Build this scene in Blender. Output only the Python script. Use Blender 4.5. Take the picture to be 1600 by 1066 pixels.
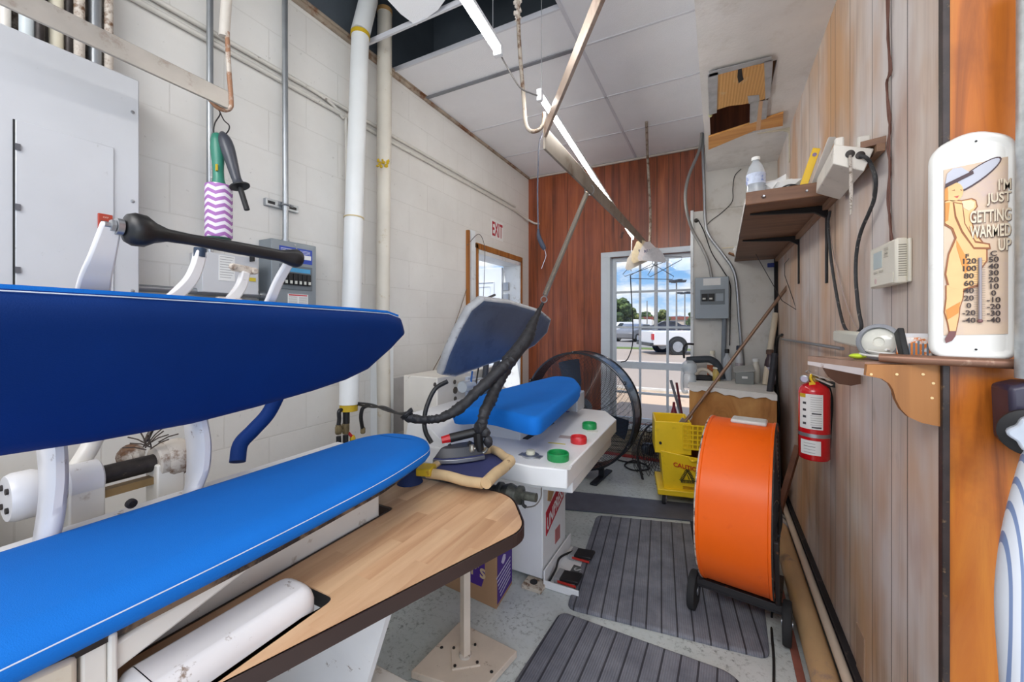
import bpy, bmesh, math, random
from mathutils import Vector, Matrix, geometry
random.seed(7)
S = bpy.context.scene
for o in list(bpy.data.objects): bpy.data.objects.remove(o)
COL = S.collection
PI = math.pi
# ---------------------------------------------------------------- camera
F, VPX, HY, CZ = 625.0, 1122.0, 505.0, 1.38          # focal length in px of a 1600 px frame, eye height 1.38 m
TH = math.atan((VPX-800)/F); CT, ST = math.cos(TH), math.sin(TH)
cam = bpy.data.objects.new('camera', bpy.data.cameras.new('camera')); COL.objects.link(cam)
cam.location = (0, 0, CZ); cam.rotation_euler = (PI/2, 0, TH)
cam.data.sensor_width = 36; cam.data.lens = 36*F/1600; cam.data.shift_y = -(533-HY)/1600
cam.data.clip_start = .02; cam.data.clip_end = 600
S.camera = cam
# ---------------------------------------------------------------- view, sky, sun, large lights
S.view_settings.view_transform = 'Standard'; S.view_settings.look = 'None'
S.view_settings.exposure = 0.30; S.view_settings.gamma = 1
S.view_settings.use_curve_mapping = False
W = bpy.data.worlds.new('sky'); S.world = W; W.use_nodes = True
wn = W.node_tree.nodes; wl = W.node_tree.links
wn.clear()
wo = wn.new('ShaderNodeOutputWorld'); wb = wn.new('ShaderNodeBackground')
tc = wn.new('ShaderNodeTexCoord'); sx = wn.new('ShaderNodeSeparateXYZ'); wl.new(tc.outputs['Generated'], sx.inputs[0])
gr = wn.new('ShaderNodeValToRGB'); wl.new(sx.outputs[2], gr.inputs[0])
e = gr.color_ramp.elements; e[0].position = 0; e[0].color = (.50,.70,.93,1); e[1].position = .5; e[1].color = (.10,.32,.88,1)
x = e.new(.16); x.color = (.16,.42,.85,1)
mp = wn.new('ShaderNodeMapping'); mp.inputs['Scale'].default_value = (1,1,2.6); wl.new(tc.outputs['Generated'], mp.inputs[0])
nz = wn.new('ShaderNodeTexNoise'); nz.inputs['Scale'].default_value = 6.0; nz.inputs['Detail'].default_value = 9; nz.inputs['Roughness'].default_value = .58
wl.new(mp.outputs[0], nz.inputs['Vector'])
cr = wn.new('ShaderNodeValToRGB'); cr.color_ramp.elements[0].position = .44; cr.color_ramp.elements[1].position = .60
wl.new(nz.outputs[0], cr.inputs[0])
mx = wn.new('ShaderNodeMix'); mx.data_type = 'RGBA'; wl.new(cr.outputs[0], mx.inputs[0]); wl.new(gr.outputs[0], mx.inputs[6]); mx.inputs[7].default_value = (1,1,1,1)
wl.new(mx.outputs[2], wb.inputs[0]); wb.inputs[1].default_value = .9
wl.new(wb.outputs[0], wo.inputs[0])
def light(name, kind, loc, rot, energy, color=(1,1,1), size=None, size_y=None, angle=None):
    l = bpy.data.lights.new(name, kind); l.energy = energy; l.color = color
    if size: l.size = size
    if size_y: l.shape = 'RECTANGLE'; l.size_y = size_y
    if angle is not None: l.angle = angle
    o = bpy.data.objects.new(name, l); COL.objects.link(o); o.location = loc; o.rotation_euler = rot
    return o
light('sun', 'SUN', (0,0,8), (math.radians(34), 0, math.radians(-14)), 3.6, (1,.95,.87), angle=.01)
# unseen area lamps added behind the camera to brighten the room
light('added_fill_overhead', 'AREA', (-.2,-.9,2.95), (math.radians(28),0,0), 85, (1,.98,.96), 2.6, 1.4)
light('added_fill_right', 'AREA', (1.9,-1.2,1.7), (math.radians(82),0,math.radians(52)), 28, (.93,.96,1), 2.2, 1.8)

# ---------------------------------------------------------------- placing: a pixel's ray met with a known plane or distance
def ray(u, y):
    d = (u-800)/F
    return Vector((d*CT-ST, d*ST+CT, (HY-y)/F))
def at(u, y, t=None, X=None, Y=None, z=None, pl=None):
    r = ray(u, y)
    if X is not None: t = X/r.x
    elif Y is not None: t = Y/r.y
    elif z is not None: t = (z-CZ)/r.z
    elif pl is not None:
        p, n = pl; t = (Vector(p)-Vector((0,0,CZ))).dot(n)/r.dot(n)
    return Vector((0,0,CZ)) + r*t
def V(*a): return Vector(a)
XL, XR, D, ZC, YE = -1.985, .45, 4.28, 3.09, 1.237    # left wall, right wall, far wall, ceiling, end of the right wall
ROOF = 3.95

# ---------------------------------------------------------------- materials
def srgb(r, g, b):
    f = lambda c: (c/255/12.92) if c/255 <= .04045 else ((c/255+.055)/1.055)**2.4
    return (f(r), f(g), f(b), 1)
MATS = {}
class NT:
    def __init__(s, m):
        s.t = m.node_tree; s.n = s.t.nodes; s.l = s.t.links
    def new(s, k, **kw):
        a = s.n.new(k)
        for i, v in kw.items(): setattr(a, i, v)
        return a
    def link(s, a, b): s.l.new(a, b)
    def noise(s, vec, scale, detail=5, rough=.55, stretch=None, dist=0):
        if stretch:
            m = s.new('ShaderNodeMapping'); m.inputs['Scale'].default_value = stretch; s.link(vec, m.inputs[0]); vec = m.outputs[0]
        a = s.new('ShaderNodeTexNoise'); a.inputs['Scale'].default_value = scale; a.inputs['Detail'].default_value = detail
        a.inputs['Roughness'].default_value = rough; a.inputs['Distortion'].default_value = dist; s.link(vec, a.inputs['Vector']); return a.outputs[0]
    def ramp(s, fac, stops, interp='LINEAR'):
        a = s.new('ShaderNodeValToRGB'); a.color_ramp.interpolation = interp; el = a.color_ramp.elements
        while len(el) < len(stops): el.new(.5)
        for q, (p, c) in zip(el, stops):
            q.position = p; q.color = c if len(c) == 4 else (*c, 1)
        s.link(fac, a.inputs[0]); return a.outputs[0]
    def mix(s, f, a, b, mode='MIX'):
        m = s.new('ShaderNodeMix', data_type='RGBA', blend_type=mode)
        for i, v in ((0, f), (6, a), (7, b)):
            if hasattr(v, 'is_output'): s.link(v, m.inputs[i])
            else: m.inputs[i].default_value = v
        return m.outputs[2]
    def math(s, op, a, b=0, c=None):
        m = s.new('ShaderNodeMath', operation=op)
        for i, v in enumerate((a, b, c)):
            if v is None: continue
            if hasattr(v, 'is_output'): s.link(v, m.inputs[i])
            else: m.inputs[i].default_value = v
        return m.outputs[0]
    def bump(s, h, strength, dist=.01):
        b = s.new('ShaderNodeBump'); b.inputs['Strength'].default_value = strength; b.inputs['Distance'].default_value = dist
        s.link(h, b.inputs['Height']); return b.outputs[0]
def base(name, rough=.5, metal=0, spec=.5):
    m = bpy.data.materials.new(name); m.use_nodes = True; nt = NT(m)
    b = nt.n['Principled BSDF']; b.inputs['Roughness'].default_value = rough; b.inputs['Metallic'].default_value = metal
    b.inputs['Specular IOR Level'].default_value = spec
    tc = nt.new('ShaderNodeTexCoord')
    return m, nt, b, tc.outputs['Object']
def M(name, rgb=(200,200,200), rough=.5, metal=0, var=.10, vs=6, dirt=None, ds=9, dlo=.6, dhi=.7, bump=0, bs=60, coat=0, emit=0, trans=0, alpha=1, sheen=0, spec=.5, ior=1.45):
    if name in MATS: return MATS[name]
    m, nt, b, co = base(name, rough, metal, spec)
    c = srgb(*rgb); c2 = tuple(v*(1-var*1.8) for v in c[:3])+(1,)
    out = nt.mix(nt.ramp(nt.noise(co, vs, 4), [(.35,(0,0,0)),(.7,(1,1,1))]), c, c2)
    if dirt: out = nt.mix(nt.ramp(nt.noise(co, ds, 8, .7), [(dlo,(0,0,0)),(dhi,(1,1,1))]), out, srgb(*dirt))
    nt.link(out, b.inputs['Base Color'])
    if bump: nt.link(nt.bump(nt.noise(co, bs, 4), bump, .004), b.inputs['Normal'])
    if coat: b.inputs['Coat Weight'].default_value = coat
    if sheen: b.inputs['Sheen Weight'].default_value = sheen
    if trans: b.inputs['Transmission Weight'].default_value = trans; b.inputs['IOR'].default_value = ior
    if emit: b.inputs['Emission Color'].default_value = c; b.inputs['Emission Strength'].default_value = emit
    if alpha < 1: b.inputs['Alpha'].default_value = alpha
    MATS[name] = m; return m

# ---------------------------------------------------------------- mesh builder
def frame(d, up=(0,0,1)):
    d = Vector(d).normalized(); up = Vector(up)
    if abs(d.dot(up)) > .98: up = Vector((0,1,0)) if abs(d.y) < .9 else Vector((1,0,0))
    a = d.cross(up).normalized(); b = a.cross(d).normalized()
    return a, b, d
def curve(pts, n=8):                                  # Catmull-Rom through the points
    P = [Vector(p) for p in pts]; P = [P[0]*2-P[1]]+P+[P[-1]*2-P[-2]]; out = []
    for i in range(1, len(P)-2):
        a, b, c, d = P[i-1:i+3]
        for k in range(n):
            s = k/n
            out.append(.5*((2*b)+(c-a)*s+(2*a-5*b+4*c-d)*s*s+(3*b-a-3*c+d)*s**3))
    out.append(P[-2]); return out
class MB:
    def __init__(s): s.bm = bmesh.new()
    def face(s, vs):
        try: return s.bm.faces.new(vs)
        except ValueError: return None
    def verts(s, ps): return [s.bm.verts.new(p) for p in ps]
    def obox(s, c, ax, ay, az):
        c = Vector(c); v = s.verts([c+i*ax+j*ay+k*az for i in (-1,1) for j in (-1,1) for k in (-1,1)])
        for q in ((0,1,3,2),(4,6,7,5),(0,4,5,1),(2,3,7,6),(0,2,6,4),(1,5,7,3)): s.face([v[i] for i in q])
        return s
    def box(s, x0, x1, y0, y1, z0, z1):
        return s.obox(((x0+x1)/2,(y0+y1)/2,(z0+z1)/2), V(abs(x1-x0)/2,0,0), V(0,abs(y1-y0)/2,0), V(0,0,abs(z1-z0)/2))
    def rbox(s, c, size, rz=0, rx=0, ry=0):
        R = Matrix.Rotation(rz,3,'Z') @ Matrix.Rotation(ry,3,'Y') @ Matrix.Rotation(rx,3,'X')
        return s.obox(c, R@V(size[0]/2,0,0), R@V(0,size[1]/2,0), R@V(0,0,size[2]/2))
    def bar(s, p, q, w, h, up=(0,0,1)):
        p, q = Vector(p), Vector(q); a, b, d = frame(q-p, up)
        return s.obox((p+q)/2, a*w/2, b*h/2, (q-p)/2)
    def tube(s, pts, r, n=10, cap=True, closed=False):
        P = [Vector(p) for p in pts]; m = len(P); R = r if isinstance(r, (list,tuple)) else [r]*m
        rings = []; a = None
        for i, p in enumerate(P):
            if closed: d = P[(i+1)%m]-P[i-1]
            else: d = P[min(i+1,m-1)]-P[max(i-1,0)]
            if d.length < 1e-9: d = Vector((0,0,1))
            d.normalize()
            if a is None: a, b, _ = frame(d)
            else:
                a = (a-d*a.dot(d))
                if a.length < 1e-6: a, _, _ = frame(d)
                a.normalize()
            b = d.cross(a)
            rings.append(s.verts([p+(a*math.cos(2*PI*k/n)+b*math.sin(2*PI*k/n))*R[i] for k in range(n)]))
        for i in range(m if closed else m-1):
            A, B = rings[i], rings[(i+1)%m]
            for k in range(n): s.face([A[k], A[(k+1)%n], B[(k+1)%n], B[k]])
        if cap and not closed: s.face(rings[0][::-1]); s.face(rings[-1])
        return s
    def lathe(s, c, d, prof, n=24, cap=True):         # prof: (radius, distance along d)
        c = Vector(c); a, b, d = frame(d); rings = []
        for r, h in prof:
            rings.append(s.verts([c+d*h+(a*math.cos(2*PI*k/n)+b*math.sin(2*PI*k/n))*max(r,1e-4) for k in range(n)]))
        for A, B in zip(rings, rings[1:]):
            for k in range(n): s.face([A[k], A[(k+1)%n], B[(k+1)%n], B[k]])
        if cap: s.face(rings[0][::-1]); s.face(rings[-1])
        return s
    def cyl(s, p, q, r, n=16):
        p, q = Vector(p), Vector(q); return s.lathe(p, q-p, [(r,0),(r,(q-p).length)], n)
    def prism(s, poly, vec):
        vec = Vector(vec); A = s.verts([Vector(p) for p in poly]); B = s.verts([Vector(p)+vec for p in poly]); n = len(poly)
        s.face(A[::-1]); s.face(B)
        for k in range(n): s.face([A[k], A[(k+1)%n], B[(k+1)%n], B[k]])
        return s
    def holed(s, outer, hole, z0, z1):
        P = list(outer)+list(hole); tri = geometry.tessellate_polygon([[V(p[0],p[1],0) for p in outer], [V(p[0],p[1],0) for p in hole]])
        A = s.verts([V(p[0],p[1],z0) for p in P]); B = s.verts([V(p[0],p[1],z1) for p in P])
        for t in tri: s.face([A[i] for i in t]); s.face([B[i] for i in t])
        n = len(outer)
        for o, m in ((0,n),(n,len(hole))):
            for k in range(m): i, j = o+k, o+(k+1)%m; s.face([A[i],A[j],B[j],B[i]])
        return s
    def quad(s, *ps): s.face(s.verts([Vector(p) for p in ps])); return s
    def ring(s, c, d, R, r, n=48, m=6):
        c = Vector(c); a, b, d = frame(d)
        return s.tube([c+(a*math.cos(2*PI*k/n)+b*math.sin(2*PI*k/n))*R for k in range(n)], r, m, closed=True)
    def sphere(s, c, r, sx=1, sy=1, sz=1, sub=2):
        bmesh.ops.create_icosphere(s.bm, subdivisions=sub, radius=r, matrix=Matrix.Translation(Vector(c)) @ Matrix.Diagonal((sx,sy,sz,1)))
        return s
    def pad(s, outline, prof, ex, ey, en, org):       # padded board: outline in (ex, ey), prof = (inset, height)
        n = len(outline); O = [Vector((p[0],p[1])) for p in outline]; N = []
        for i in range(n):
            t = (O[(i+1)%n]-O[i-1]).normalized(); N.append(Vector((-t.y, t.x)))
        area = sum(O[i].x*O[(i+1)%n].y-O[(i+1)%n].x*O[i].y for i in range(n))
        if area < 0: N = [-v for v in N]
        rings = []; prof = [(prof[0][0]+.003, prof[0][1])]+list(prof)+[(prof[-1][0]+.003, prof[-1][1])]
        for ins, h in prof:
            rings.append(s.verts([org+ex*(O[i]+N[i]*ins).x+ey*(O[i]+N[i]*ins).y+en*h for i in range(n)]))
        for A, B in zip(rings, rings[1:]):
            for k in range(n): s.face([A[k], A[(k+1)%n], B[(k+1)%n], B[k]])
        s.face(rings[0][::-1]); s.face(rings[-1]); return s
    def text(s, txt, c, ex, ey, size, ext=.0006, align='CENTER', sx=1.0, bold=.018):
        cu = bpy.data.curves.new('t', 'FONT'); cu.body = txt; cu.size = size; cu.extrude = ext; cu.align_x = align; cu.align_y = 'CENTER'; cu.resolution_u = 3; cu.offset = bold*size
        ob = bpy.data.objects.new('t', cu); COL.objects.link(ob)
        dg = bpy.context.evaluated_depsgraph_get(); me = bpy.data.meshes.new_from_object(ob.evaluated_get(dg))
        ex = Vector(ex).normalized(); ey = Vector(ey).normalized(); ez = ex.cross(ey)
        Mx = Matrix.Translation(Vector(c)) @ Matrix((( ex.x, ey.x, ez.x),(ex.y, ey.y, ez.y),(ex.z, ey.z, ez.z))).to_4x4() @ Matrix.Diagonal((sx,1,1,1))
        me.transform(Mx); s.bm.from_mesh(me)
        bpy.data.objects.remove(ob); bpy.data.meshes.remove(me); bpy.data.curves.remove(cu); return s
    def build(s, name, mat, parent=None, origin=None, bevel=0, smooth=35, recalc=True):
        if recalc: bmesh.ops.recalc_face_normals(s.bm, faces=s.bm.faces)
        if parent is not None: org = Vector(ROOTLOC[parent.name])
        elif origin is not None: org = Vector(origin)
        else:
            vs = [v.co for v in s.bm.verts]
            org = Vector(((min(v.x for v in vs)+max(v.x for v in vs))/2, (min(v.y for v in vs)+max(v.y for v in vs))/2, min(v.z for v in vs)))
        bmesh.ops.translate(s.bm, verts=s.bm.verts, vec=-org)
        me = bpy.data.meshes.new(name); s.bm.to_mesh(me); s.bm.free()
        me.materials.append(mat)
        if smooth:
            me.shade_smooth(); me.set_sharp_from_angle(angle=math.radians(smooth))
        o = bpy.data.objects.new(name, me); COL.objects.link(o)
        if parent is not None: o.parent = parent
        else: o.location = org
        ROOTLOC[o.name] = org
        if bevel:
            b = o.modifiers.new('b', 'BEVEL'); b.width = bevel; b.segments = 2; b.limit_method = 'ANGLE'; b.angle_limit = math.radians(40)
        return o
ROOTLOC = {}
def tag(o, label, cat, group=None):
    o['label'] = label; o['category'] = cat
    if group: o['group'] = group
    return o
def thing(name, label, cat, loc, group=None):
    o = bpy.data.objects.new(name, None); COL.objects.link(o); o.location = loc; o.empty_display_size = .05
    ROOTLOC[o.name] = Vector(loc); return tag(o, label, cat, group)
def struct(name, mb, mat, **kw):
    o = mb.build(name, mat, origin=(0,0,0), **kw); o['kind'] = 'structure'; return o
def copy_tree(o, loc, label, group=None, rz=0):
    r = o.copy(); COL.objects.link(r); r.location = loc; r.rotation_euler = (0,0,rz); r['label'] = label
    if group: r['group'] = group
    for ch in list(o.children):
        c = ch.copy(); COL.objects.link(c); c.parent = r
        for g in list(ch.children):
            k = g.copy(); COL.objects.link(k); k.parent = c
    return r
# ================================================================ setting: materials
def block_mat():
    m, nt, b, co = base('painted_block', .62, spec=.3)
    s = nt.new('ShaderNodeSeparateXYZ'); nt.link(co, s.inputs[0]); c = nt.new('ShaderNodeCombineXYZ')
    nt.link(s.outputs[1], c.inputs[0]); nt.link(s.outputs[2], c.inputs[1])
    br = nt.new('ShaderNodeTexBrick'); nt.link(c.outputs[0], br.inputs['Vector'])
    br.inputs['Scale'].default_value = 1; br.inputs['Brick Width'].default_value = .405; br.inputs['Row Height'].default_value = .203
    br.inputs['Mortar Size'].default_value = .0035; br.inputs['Mortar Smooth'].default_value = .6
    br.inputs['Color1'].default_value = (1,1,1,1); br.inputs['Color2'].default_value = (.97,.97,.97,1); br.inputs['Mortar'].default_value = (.90,.895,.885,1)
    n1 = nt.ramp(nt.noise(co, 2.2, 6, .6), [(.3, srgb(226,224,220)), (.7, srgb(214,211,206))])
    sp = nt.ramp(nt.noise(co, 42, 3, .5), [(.70,(0,0,0)),(.78,(1,1,1))])
    out = nt.mix(nt.math('MULTIPLY', sp, .35), n1, srgb(120,112,104))
    out = nt.mix(1.0, out, br.outputs['Color'], 'MULTIPLY'); nt.link(out, b.inputs['Base Color'])
    h = nt.math('ADD', nt.math('MULTIPLY', br.outputs['Fac'], -1.0), nt.math('MULTIPLY', nt.noise(co, 30, 5), .5))
    nt.link(nt.bump(h, .28, .005), b.inputs['Normal']); return m
def panel_mat(name, axis, lines, stops, streak, bleach=None, rough=.45, w=.0022, spec=.4, groove=(.02,.012,.008,1)):
    m, nt, b, co = base(name, rough, spec=spec)
    s = nt.new('ShaderNodeSeparateXYZ'); nt.link(co, s.inputs[0]); c = s.outputs[axis]
    g = None; ids = None
    for y0 in lines:
        k = nt.math('COMPARE', c, y0, w); g = k if g is None else nt.math('MAXIMUM', g, k)
        k = nt.math('GREATER_THAN', c, y0); ids = k if ids is None else nt.math('ADD', ids, k)
    cb = nt.new('ShaderNodeCombineXYZ'); nt.link(ids, cb.inputs[0]); nt.link(nt.math('MULTIPLY', ids, 3.7), cb.inputs[2])
    va = nt.new('ShaderNodeVectorMath', operation='ADD'); nt.link(co, va.inputs[0]); nt.link(cb.outputs[0], va.inputs[1])
    st = (1,1,.06)
    n = nt.noise(va.outputs[0], 16, 8, .62, stretch=st, dist=.7)
    col = nt.ramp(n, stops)
    fine = nt.ramp(nt.noise(va.outputs[0], 90, 5, .7, stretch=(1,1,.03)), [(.36,(.62,.62,.62)),(.6,(1,1,1))])
    col = nt.mix(streak, col, fine, 'MULTIPLY')
    tone = nt.ramp(nt.noise(cb.outputs[0], 1.7, 0), [(.3,(.80,.80,.80)),(.7,(1.0,1.0,1.0))]); col = nt.mix(.7, col, tone, 'MULTIPLY')
    if bleach:
        for (rgb, sc, lo, hi, amt, stx) in bleach:
            f = nt.ramp(nt.noise(co, sc, 4, .55, stretch=stx), [(lo,(0,0,0)),(hi,(1,1,1))])
            col = nt.mix(nt.math('MULTIPLY', f, amt), col, srgb(*rgb))
    col = nt.mix(g, col, groove); nt.link(col, b.inputs['Base Color'])
    h = nt.math('ADD', nt.math('MULTIPLY', g, -1.0), nt.math('MULTIPLY', n, .25)); nt.link(nt.bump(h, .4, .004), b.inputs['Normal'])
    return m
def wood_mat(name, a, bcol, dark, axis=2, scale=12, rough=.45, boards=None, sp=.06, stain=None, spec=.4):
    m, nt, b, co = base(name, rough, spec=spec)
    st = [1,1,1]; st[axis] = sp
    vec = co
    if boards:                                        # butcher-block staves: width along one axis
        s = nt.new('ShaderNodeSeparateXYZ'); nt.link(co, s.inputs[0]); ax, wd = boards
        fl = nt.math('FLOOR', nt.math('DIVIDE', s.outputs[ax], wd))
        cl = nt.math('FLOOR', nt.math('ADD', nt.math('DIVIDE', s.outputs[axis], .45), nt.math('MULTIPLY', fl, .37)))
        cb = nt.new('ShaderNodeCombineXYZ'); nt.link(fl, cb.inputs[0]); nt.link(cl, cb.inputs[1])
        wn_ = nt.new('ShaderNodeTexWhiteNoise'); nt.link(cb.outputs[0], wn_.inputs['Vector'])
        va = nt.new('ShaderNodeVectorMath', operation='ADD'); nt.link(co, va.inputs[0]); nt.link(wn_.outputs[1], va.inputs[1]); vec = va.outputs[0]
    col = nt.ramp(nt.noise(vec, scale, 7, .6, stretch=tuple(st), dist=1.1), [(.25, srgb(*dark)), (.45, srgb(*a)), (.72, srgb(*bcol))])
    if boards:
        tone = nt.ramp(wn_.outputs[0], [(0,(.84,.82,.80)),(1,(1,1,1))]); col = nt.mix(1, col, tone, 'MULTIPLY')
    if stain:
        f = nt.ramp(nt.noise(co, stain[1], 6, .6), [(stain[2],(0,0,0)),(stain[2]+.15,(1,1,1))]); col = nt.mix(nt.math('MULTIPLY', f, stain[3]), col, srgb(*stain[0]))
    nt.link(col, b.inputs['Base Color']); return m
def floor_mat():
    m, nt, b, co = base('painted_floor', .38)
    c = nt.ramp(nt.noise(co, 1.6, 6, .6), [(.3, srgb(172,180,176)), (.6, srgb(200,205,204)), (.8, srgb(212,215,216))])
    f1 = nt.ramp(nt.noise(co, 42, 7, .8), [(.52,(0,0,0)),(.60,(1,1,1))]); f2 = nt.ramp(nt.noise(co, 5, 5, .6), [(.42,(.25,.25,.25)),(.62,(1,1,1))])
    c = nt.mix(nt.math('MULTIPLY', nt.math('MULTIPLY', f1, f2), .75), c, srgb(92,96,92))
    f3 = nt.ramp(nt.noise(co, 14, 6, .7), [(.68,(0,0,0)),(.74,(1,1,1))]); c = nt.mix(nt.math('MULTIPLY', f3, .7), c, srgb(120,112,100))
    nt.link(c, b.inputs['Base Color']); nt.link(nt.bump(nt.noise(co, 25, 5), .15, .003), b.inputs['Normal']); return m
BLOCK = block_mat()
rl = [at(u,y,X=XR).y for u, y in ((1418,500),(1393,500),(1363,500),(1328,500),(1305,300),(1298,500),(1279,500),(1265,500),(1252,500),(1243,500),(1235,500),(1228,500))]
rl = [1.245] + rl + [.9, 1.05]
RPANEL = panel_mat('weathered_panelling', 1, sorted(rl),
    [(.22, srgb(150,122,104)), (.40, srgb(196,168,146)), (.58, srgb(216,194,174)), (.8, srgb(226,208,192))], .35,
    bleach=[((216,212,212), 1.3, .42, .58, .75, (1,1,.7)), ((200,154,108), 1.9, .47, .62, .75, (1,1,.5)), ((160,112,88), 3.0, .60, .74, .5, (1,1,.45)), ((88,78,76), 5.5, .68, .80, .6, (1,1,.4))], rough=.5)
bl = [at(u, 350, Y=D).x for u in (840,864,887,912.6,945,967,984,1011,1026.5,1045,1063,1085)]
BPANEL = panel_mat('red_brown_panelling', 0, sorted(bl),
    [(.2, srgb(74,34,18)), (.42, srgb(132,66,34)), (.58, srgb(164,86,46)), (.8, srgb(194,112,62))], .55,
    bleach=[((168,104,96), 1.2, .45, .7, .30, (1,1,1)), ((40,22,20), 7.0, .68, .76, .8, (1,1,.7))], rough=.36, spec=.5)
JAMB = wood_mat('orange_varnished_wood', (190,106,36), (214,136,48), (120,60,22), 2, 14, .35, stain=((110,52,22), 2.2, .52, .6))
TILE = M('ceiling_tile', (240,240,243), .8, var=.03, vs=3, bump=.5, bs=160, spec=.2)
GRID = M('ceiling_grid', (214,214,220), .5, var=.05)
DARK = M('dark_void', (52,55,60), .8, var=.25, vs=3)
TRIMW = M('white_trim', (226,230,232), .45, var=.06, dirt=(170,165,158), ds=12)
TRIMB = wood_mat('stained_trim', (150,92,40), (178,120,58), (96,52,24), 2, 18, .45)
DTRIM = M('dark_trim', (58,46,44), .5, var=.3, vs=30, dirt=(120,96,70), ds=60)
CHASE = M('grey_board', (208,206,200), .55, var=.07, vs=3, dirt=(178,172,160), ds=6, dlo=.55, dhi=.75, bump=.12, bs=12)
DUCT = M('foil_faced_duct', (228,226,224), .42, var=.10, vs=2.5, dirt=(190,184,176), ds=4, dlo=.5, dhi=.8, bump=.35, bs=70, metal=.1)
# ================================================================ setting: shell
FL = floor_mat()
struct('floor', MB().box(XL, 4, -3, D, -.08, 0), FL)
door_y0, door_y1 = at(745,400,X=XL).y, at(812,410,X=XL).y
DZ = at(745,393,X=XL).z
b = MB()
b.box(XL-.2, XL, -3, door_y0, 0, ROOF); b.box(XL-.2, XL, door_y1, D+.2, 0, ROOF); b.box(XL-.2, XL, door_y0, door_y1, DZ, ROOF)
struct('wall_left', b, BLOCK)
# far wall with the window opening
wx0, wx1, wz0, wz1 = -1.02, -.17, .33, 2.08
b = MB(); y0, y1 = D, D+.16
b.box(XL, wx0, y0, y1, 0, ROOF); b.box(wx1, XR+.2, y0, y1, 0, ROOF); b.box(wx0, wx1, y0, y1, wz1, ROOF); b.box(wx0, wx1, y0, y1, 0, wz0)
struct('wall_far', b, BPANEL)
TX = -.756
b = MB(); b.box(XL-.001, XL+.008, -1.3, D, ZC+.03, ROOF); b.box(XL, TX+.4, 2.5, 2.52, ZC+.05, ROOF); b.box(TX+.38, TX+.4, -1.3, 2.5, ZC+.05, ROOF); struct('wall_void_shade', b, M('void_shade_paint', (78,86,94), .7, var=.2, vs=2, bump=.3, bs=30))  # dark sheets added above the ceiling; the void's shade is in their colour
struct('wall_right', MB().box(XR, XR+.012, YE+.02, D, .10, ROOF), RPANEL)
struct('wall_return', MB().box(XR+.008, 4, YE+.015, YE+.12, 0, ROOF), JAMB)
b = MB(); b.box(XR-.003, XR+.010, YE+.002, YE+.022, 0, ROOF); struct('trim_1', b, DTRIM, bevel=.002)
# narrower upper and wider lower chase in the far right corner
cx = at(1083,400,Y=4.05).x; cx2 = at(1101,300,Y=4.05).x; cz = at(1083,331,Y=4.05).z
b = MB(); b.box(cx, XR, 4.05, D, 0, cz); b.box(cx2, XR, 4.05, D, cz, ZC)
struct('wall_chase', b, CHASE, bevel=.004)
b = MB(); b.box(cx-.022, cx+.004, 4.035, D, .3, cz+.01); struct('trim_2', b, TRIMW, bevel=.003)
b = MB(); gx = at(1211,400,Y=4.04).x; b.box(gx-.006, gx+.02, 4.02, 4.05, 0, 2.0); struct('trim_3', b, M('black_gap',(24,20,20),.8))
struct('roof', MB().box(XL-.2, 4, -3, D+.25, ROOF, ROOF+.1), DARK)
# duct box hung under the ceiling along the right wall
DX, DZ0 = -.09, 2.76
hole = (at(1108,120,z=DZ0), at(1210,100,z=DZ0), at(1205,200,z=DZ0), at(1110,225,z=DZ0))
hx0, hx1, hy0, hy1 = -.05, .275, 2.5, 3.38
b = MB()
b.box(DX, XR, -1.0, hy0, DZ0, DZ0+.02); b.box(DX, XR, hy1, 4.05, DZ0, DZ0+.02)
b.box(DX, hx0, hy0, hy1, DZ0, DZ0+.02); b.box(hx1, XR, hy0, hy1, DZ0, DZ0+.02)
b.box(DX, DX+.02, -1.0, 4.05, DZ0+.02, ROOF)
struct('ceiling_duct', b, DUCT)
b = MB(); b.box(hx0-.02, hx1+.02, hy0-.02, hy1+.02, DZ0+.24, DZ0+.26)
b.box(hx0-.03, hx0-.02, hy0, hy1, DZ0, DZ0+.26); b.box(hx1+.02, hx1+.03, hy0, hy1, DZ0, DZ0+.26)
struct('duct_lining', b, wood_mat('duct_inside_board', (120,80,50), (150,100,62), (60,40,28), 1, 9, .7))
# drop ceiling: tiles, T bars and the hole at the left
TX = -.756; rows = [-1.25,-.64,-.03,.58,1.19,1.78,2.40,3.02,3.64,D]
b = MB()
def tile(x0, x1, y0, y1): b.box(x0+.004, x1-.004, y0+.004, y1-.004, ZC+.004, ZC+.018)
tile(XL, TX, 2.06, 2.40)
for y0, y1 in zip(rows[6:], rows[7:]): tile(XL, TX, y0, y1)
for y0, y1 in zip(rows, rows[1:]):
    if y1 <= 2.4: tile(TX, DX+.01, y0, y1)
    else: tile(TX, DX+.01, y0, y1)
tile(-1.985, TX, -1.25, .0)
struct('ceiling', b, TILE)
b = MB()
for x in (TX,): b.box(x-.010, x+.010, -1.2, D, ZC-.001, ZC+.03)
for y in rows[4:9]:
    x0 = XL if y > 1.7 else TX
    b.box(x0, DX+.005, y-.007, y+.007, ZC-.001, ZC+.028)
b.box(XL, TX, 2.05, 2.062, ZC, ZC+.03)
struct('ceiling_grid', b, GRID)
b = MB(); b.box(XL, TX, 2.385, 2.415, ZC-.006, ZC+.0); struct('trim_4', b, M('grey_tee', (132,134,140), .45))
b = MB(); b.box(XL, XL+.022, 0, D, ZC-.022, ZC+.0); b.box(XL, XL+.035, .2, 2.4, ZC-.002, ZC+.014); struct('trim_5', b, M('wall_angle', (176,160,142), .6, var=.2, dirt=(112,70,40), ds=7, dlo=.5, dhi=.62), bevel=.003)
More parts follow.
